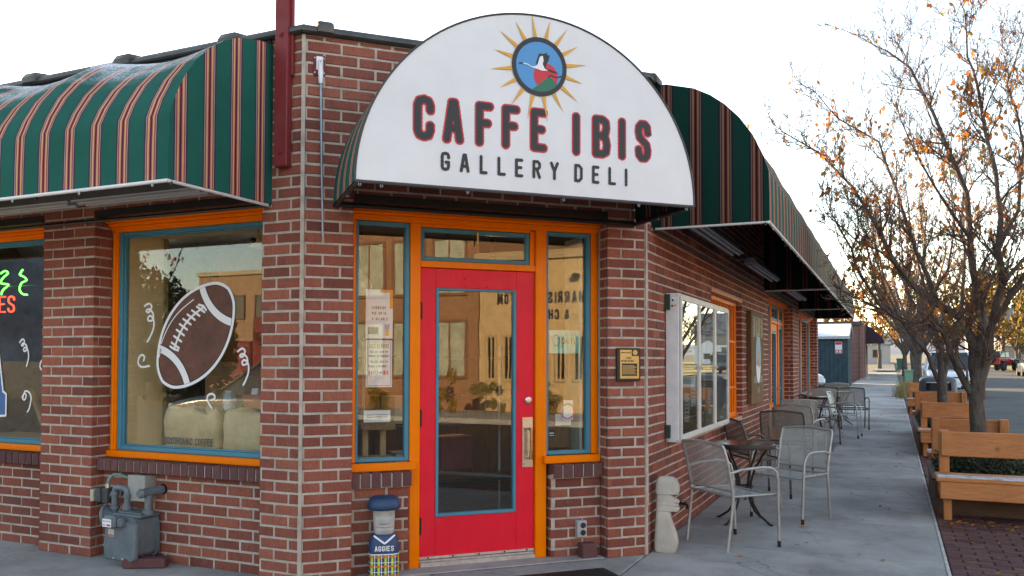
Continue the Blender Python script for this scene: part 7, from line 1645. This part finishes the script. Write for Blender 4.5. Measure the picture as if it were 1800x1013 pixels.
for i, (x, y, h_) in enumerate(((-27, -15.5, 5.2), (-30, -16.5, 6.0), (-24.6, -15.2, 4.2))):
    ev2 = thing('dark_bush', ['dark evergreen across the side street, middle of three mirrored left of the football', 'tallest dark evergreen mirrored left of the football', 'lowest dark evergreen mirrored beside the football'][i], 'tree', (x, y, -.1), 0, 'trees behind the street'); mb = MB(); rs_ = random.Random(60+i); leaf_cloud(mb, (0, 0, h_*.5), 1.6, 1.6, h_*.52, 2600, .34, rs_); f = part(mb, 'crown', M_EVER, ev2); f['kind'] = 'stuff'
    mb = MB(); mb.tube([(0, 0, 0), (0, 0, h_*.8)], [.15, .03], 8); part(mb, 'trunk', M_BARK, ev2)
for i, (x, y, s) in enumerate(((12.6, -3.4, .8), (12.8, -1.9, .55), (12.5, -5.2, .6), (13.0, -.2, .7))):
    sb_ = thing('street_shrub', ['round yellowing shrub, tallest of those mirrored in the door', 'low shrub beside the tallest mirrored one', 'small shrub left in the door mirror image', 'shrub near the tan wall corner'][i], 'shrub', (x, y, 0), 0, 'shrubs in front of the tan wall'); mb = MB(); rs_ = random.Random(i)
    for q_ in range(9): leaf_cloud(mb, (rs_.gauss(0, s*.35), rs_.gauss(0, s*.4), s*rs_.uniform(.15, 1.5)), s*rs_.uniform(.12, .3), s*rs_.uniform(.12, .3), s*rs_.uniform(.15, .4), 170, .09, rs_)
    f = part(mb, 'foliage', M_GRASS if i % 2 else M_LEAFY, sb_); f['kind'] = 'stuff'
    mb = MB(); mb.tube([(0, 0, 0), (.03, 0, s)], [.03, .01], 6); part(mb, 'stem', M_TWIG, sb_)
# mountains round the valley
mb = MB(); rm = random.Random(77); nn = 180; rows = []
ph = [rm.uniform(0, 6.28) for _ in range(8)]
for j, (d, f) in enumerate(((2600, 0), (3000, .45), (3500, .85), (3900, 1.0), (4600, .6))):
    row_ = []
    for i in range(nn):
        a = 2*math.pi*i/nn; hgt = 330+90*math.sin(3*a+ph[0])+80*math.sin(7*a+ph[1])+45*math.sin(17*a+ph[2])+25*math.sin(41*a+ph[3])+rm.uniform(-14, 14)
        row_.append((math.cos(a)*d*(1+.03*math.sin(11*a+j)), math.sin(a)*d*(1+.03*math.cos(13*a+j)), -5+hgt*f*(1+.18*math.sin(23*a+j*2))*(.34 if math.sin(a) > -.1 else 1.35)))
    rows.append(row_)
mb.rings(rows, cap=False)
tag(mb.build('hills', simple('hazy_mountain', (.20,.23,.28), .95, var=.3, nscale=.004), smooth=True), kind='structure')
auto_tree(91, 13.4, 110, 9.5, .2, 'yellow tree behind the others at the far right', 6500, .24, .38, .3, M_LEAFY, cl=40, cr=.9, group='trees behind the street')
auto_tree(93, 9.2, 104, 8.5, .2, 'yellowing tree right behind the red off-road car', 6500, .22, .36, .3, M_LEAFY, cl=80, cr=1.3, group='trees behind the street')
auto_tree(95, 6.4, 140, 9, .2, 'low orange tree at the end of the street', 5200, .26, .40, .25, M_LEAFO, cl=80, cr=2, spread=.55, group='trees behind the street')
building('unseen_shade_block', 'unseen two-storey brick block added behind the parking lot to shade the far sidewalk', -30, -12.3, 30, 50, 6.8, M_FARB, [('S', -5+i*3.2, z_, 1.2, 1.6) for i in range(5) for z_ in (1.1, 4.9)], z=gz(38))  # out-of-view block, added only to cast shade over the far sidewalk
auto_tree(101, 6.6, 108, 8.5, .2, 'half bare yellow tree left of the red off-road car', 5200, .20, .34, .3, M_LEAFY, cl=60, cr=1.1, group='trees behind the street')
auto_tree(103, 14.6, 122, 12, .26, 'tall brown-orange tree over the stone house', 5600, .18, .30, .3, M_LEAFO, cl=90, cr=1.5, group='trees behind the street')
auto_tree(107, 3.4, 128, 11, .26, 'orange tree in the middle distance at the end of the street', 6000, .26, .42, .28, M_LEAFO, cl=90, cr=1.9, spread=.5, group='trees behind the street')
auto_tree(109, 8.2, 150, 14, .3, 'distant yellow tree closing the view up the street', 6000, .30, .5, .25, M_LEAFY, cl=90, cr=2.2, spread=.5, group='trees behind the street')
auto_tree(113, -2.6, 84, 9, .2, 'brownish tree at the corner past the purple awning', 5200, .16, .28, .3, M_LEAFO, cl=80, cr=1.3, group='trees behind the street')
car('parked_car', 'dark car parked far up the street on the other side', (9.7, 74, gz(74)-.13), 0, carpaint('charcoal_paint', (.03,.033,.04)), 1.6, 1.0)
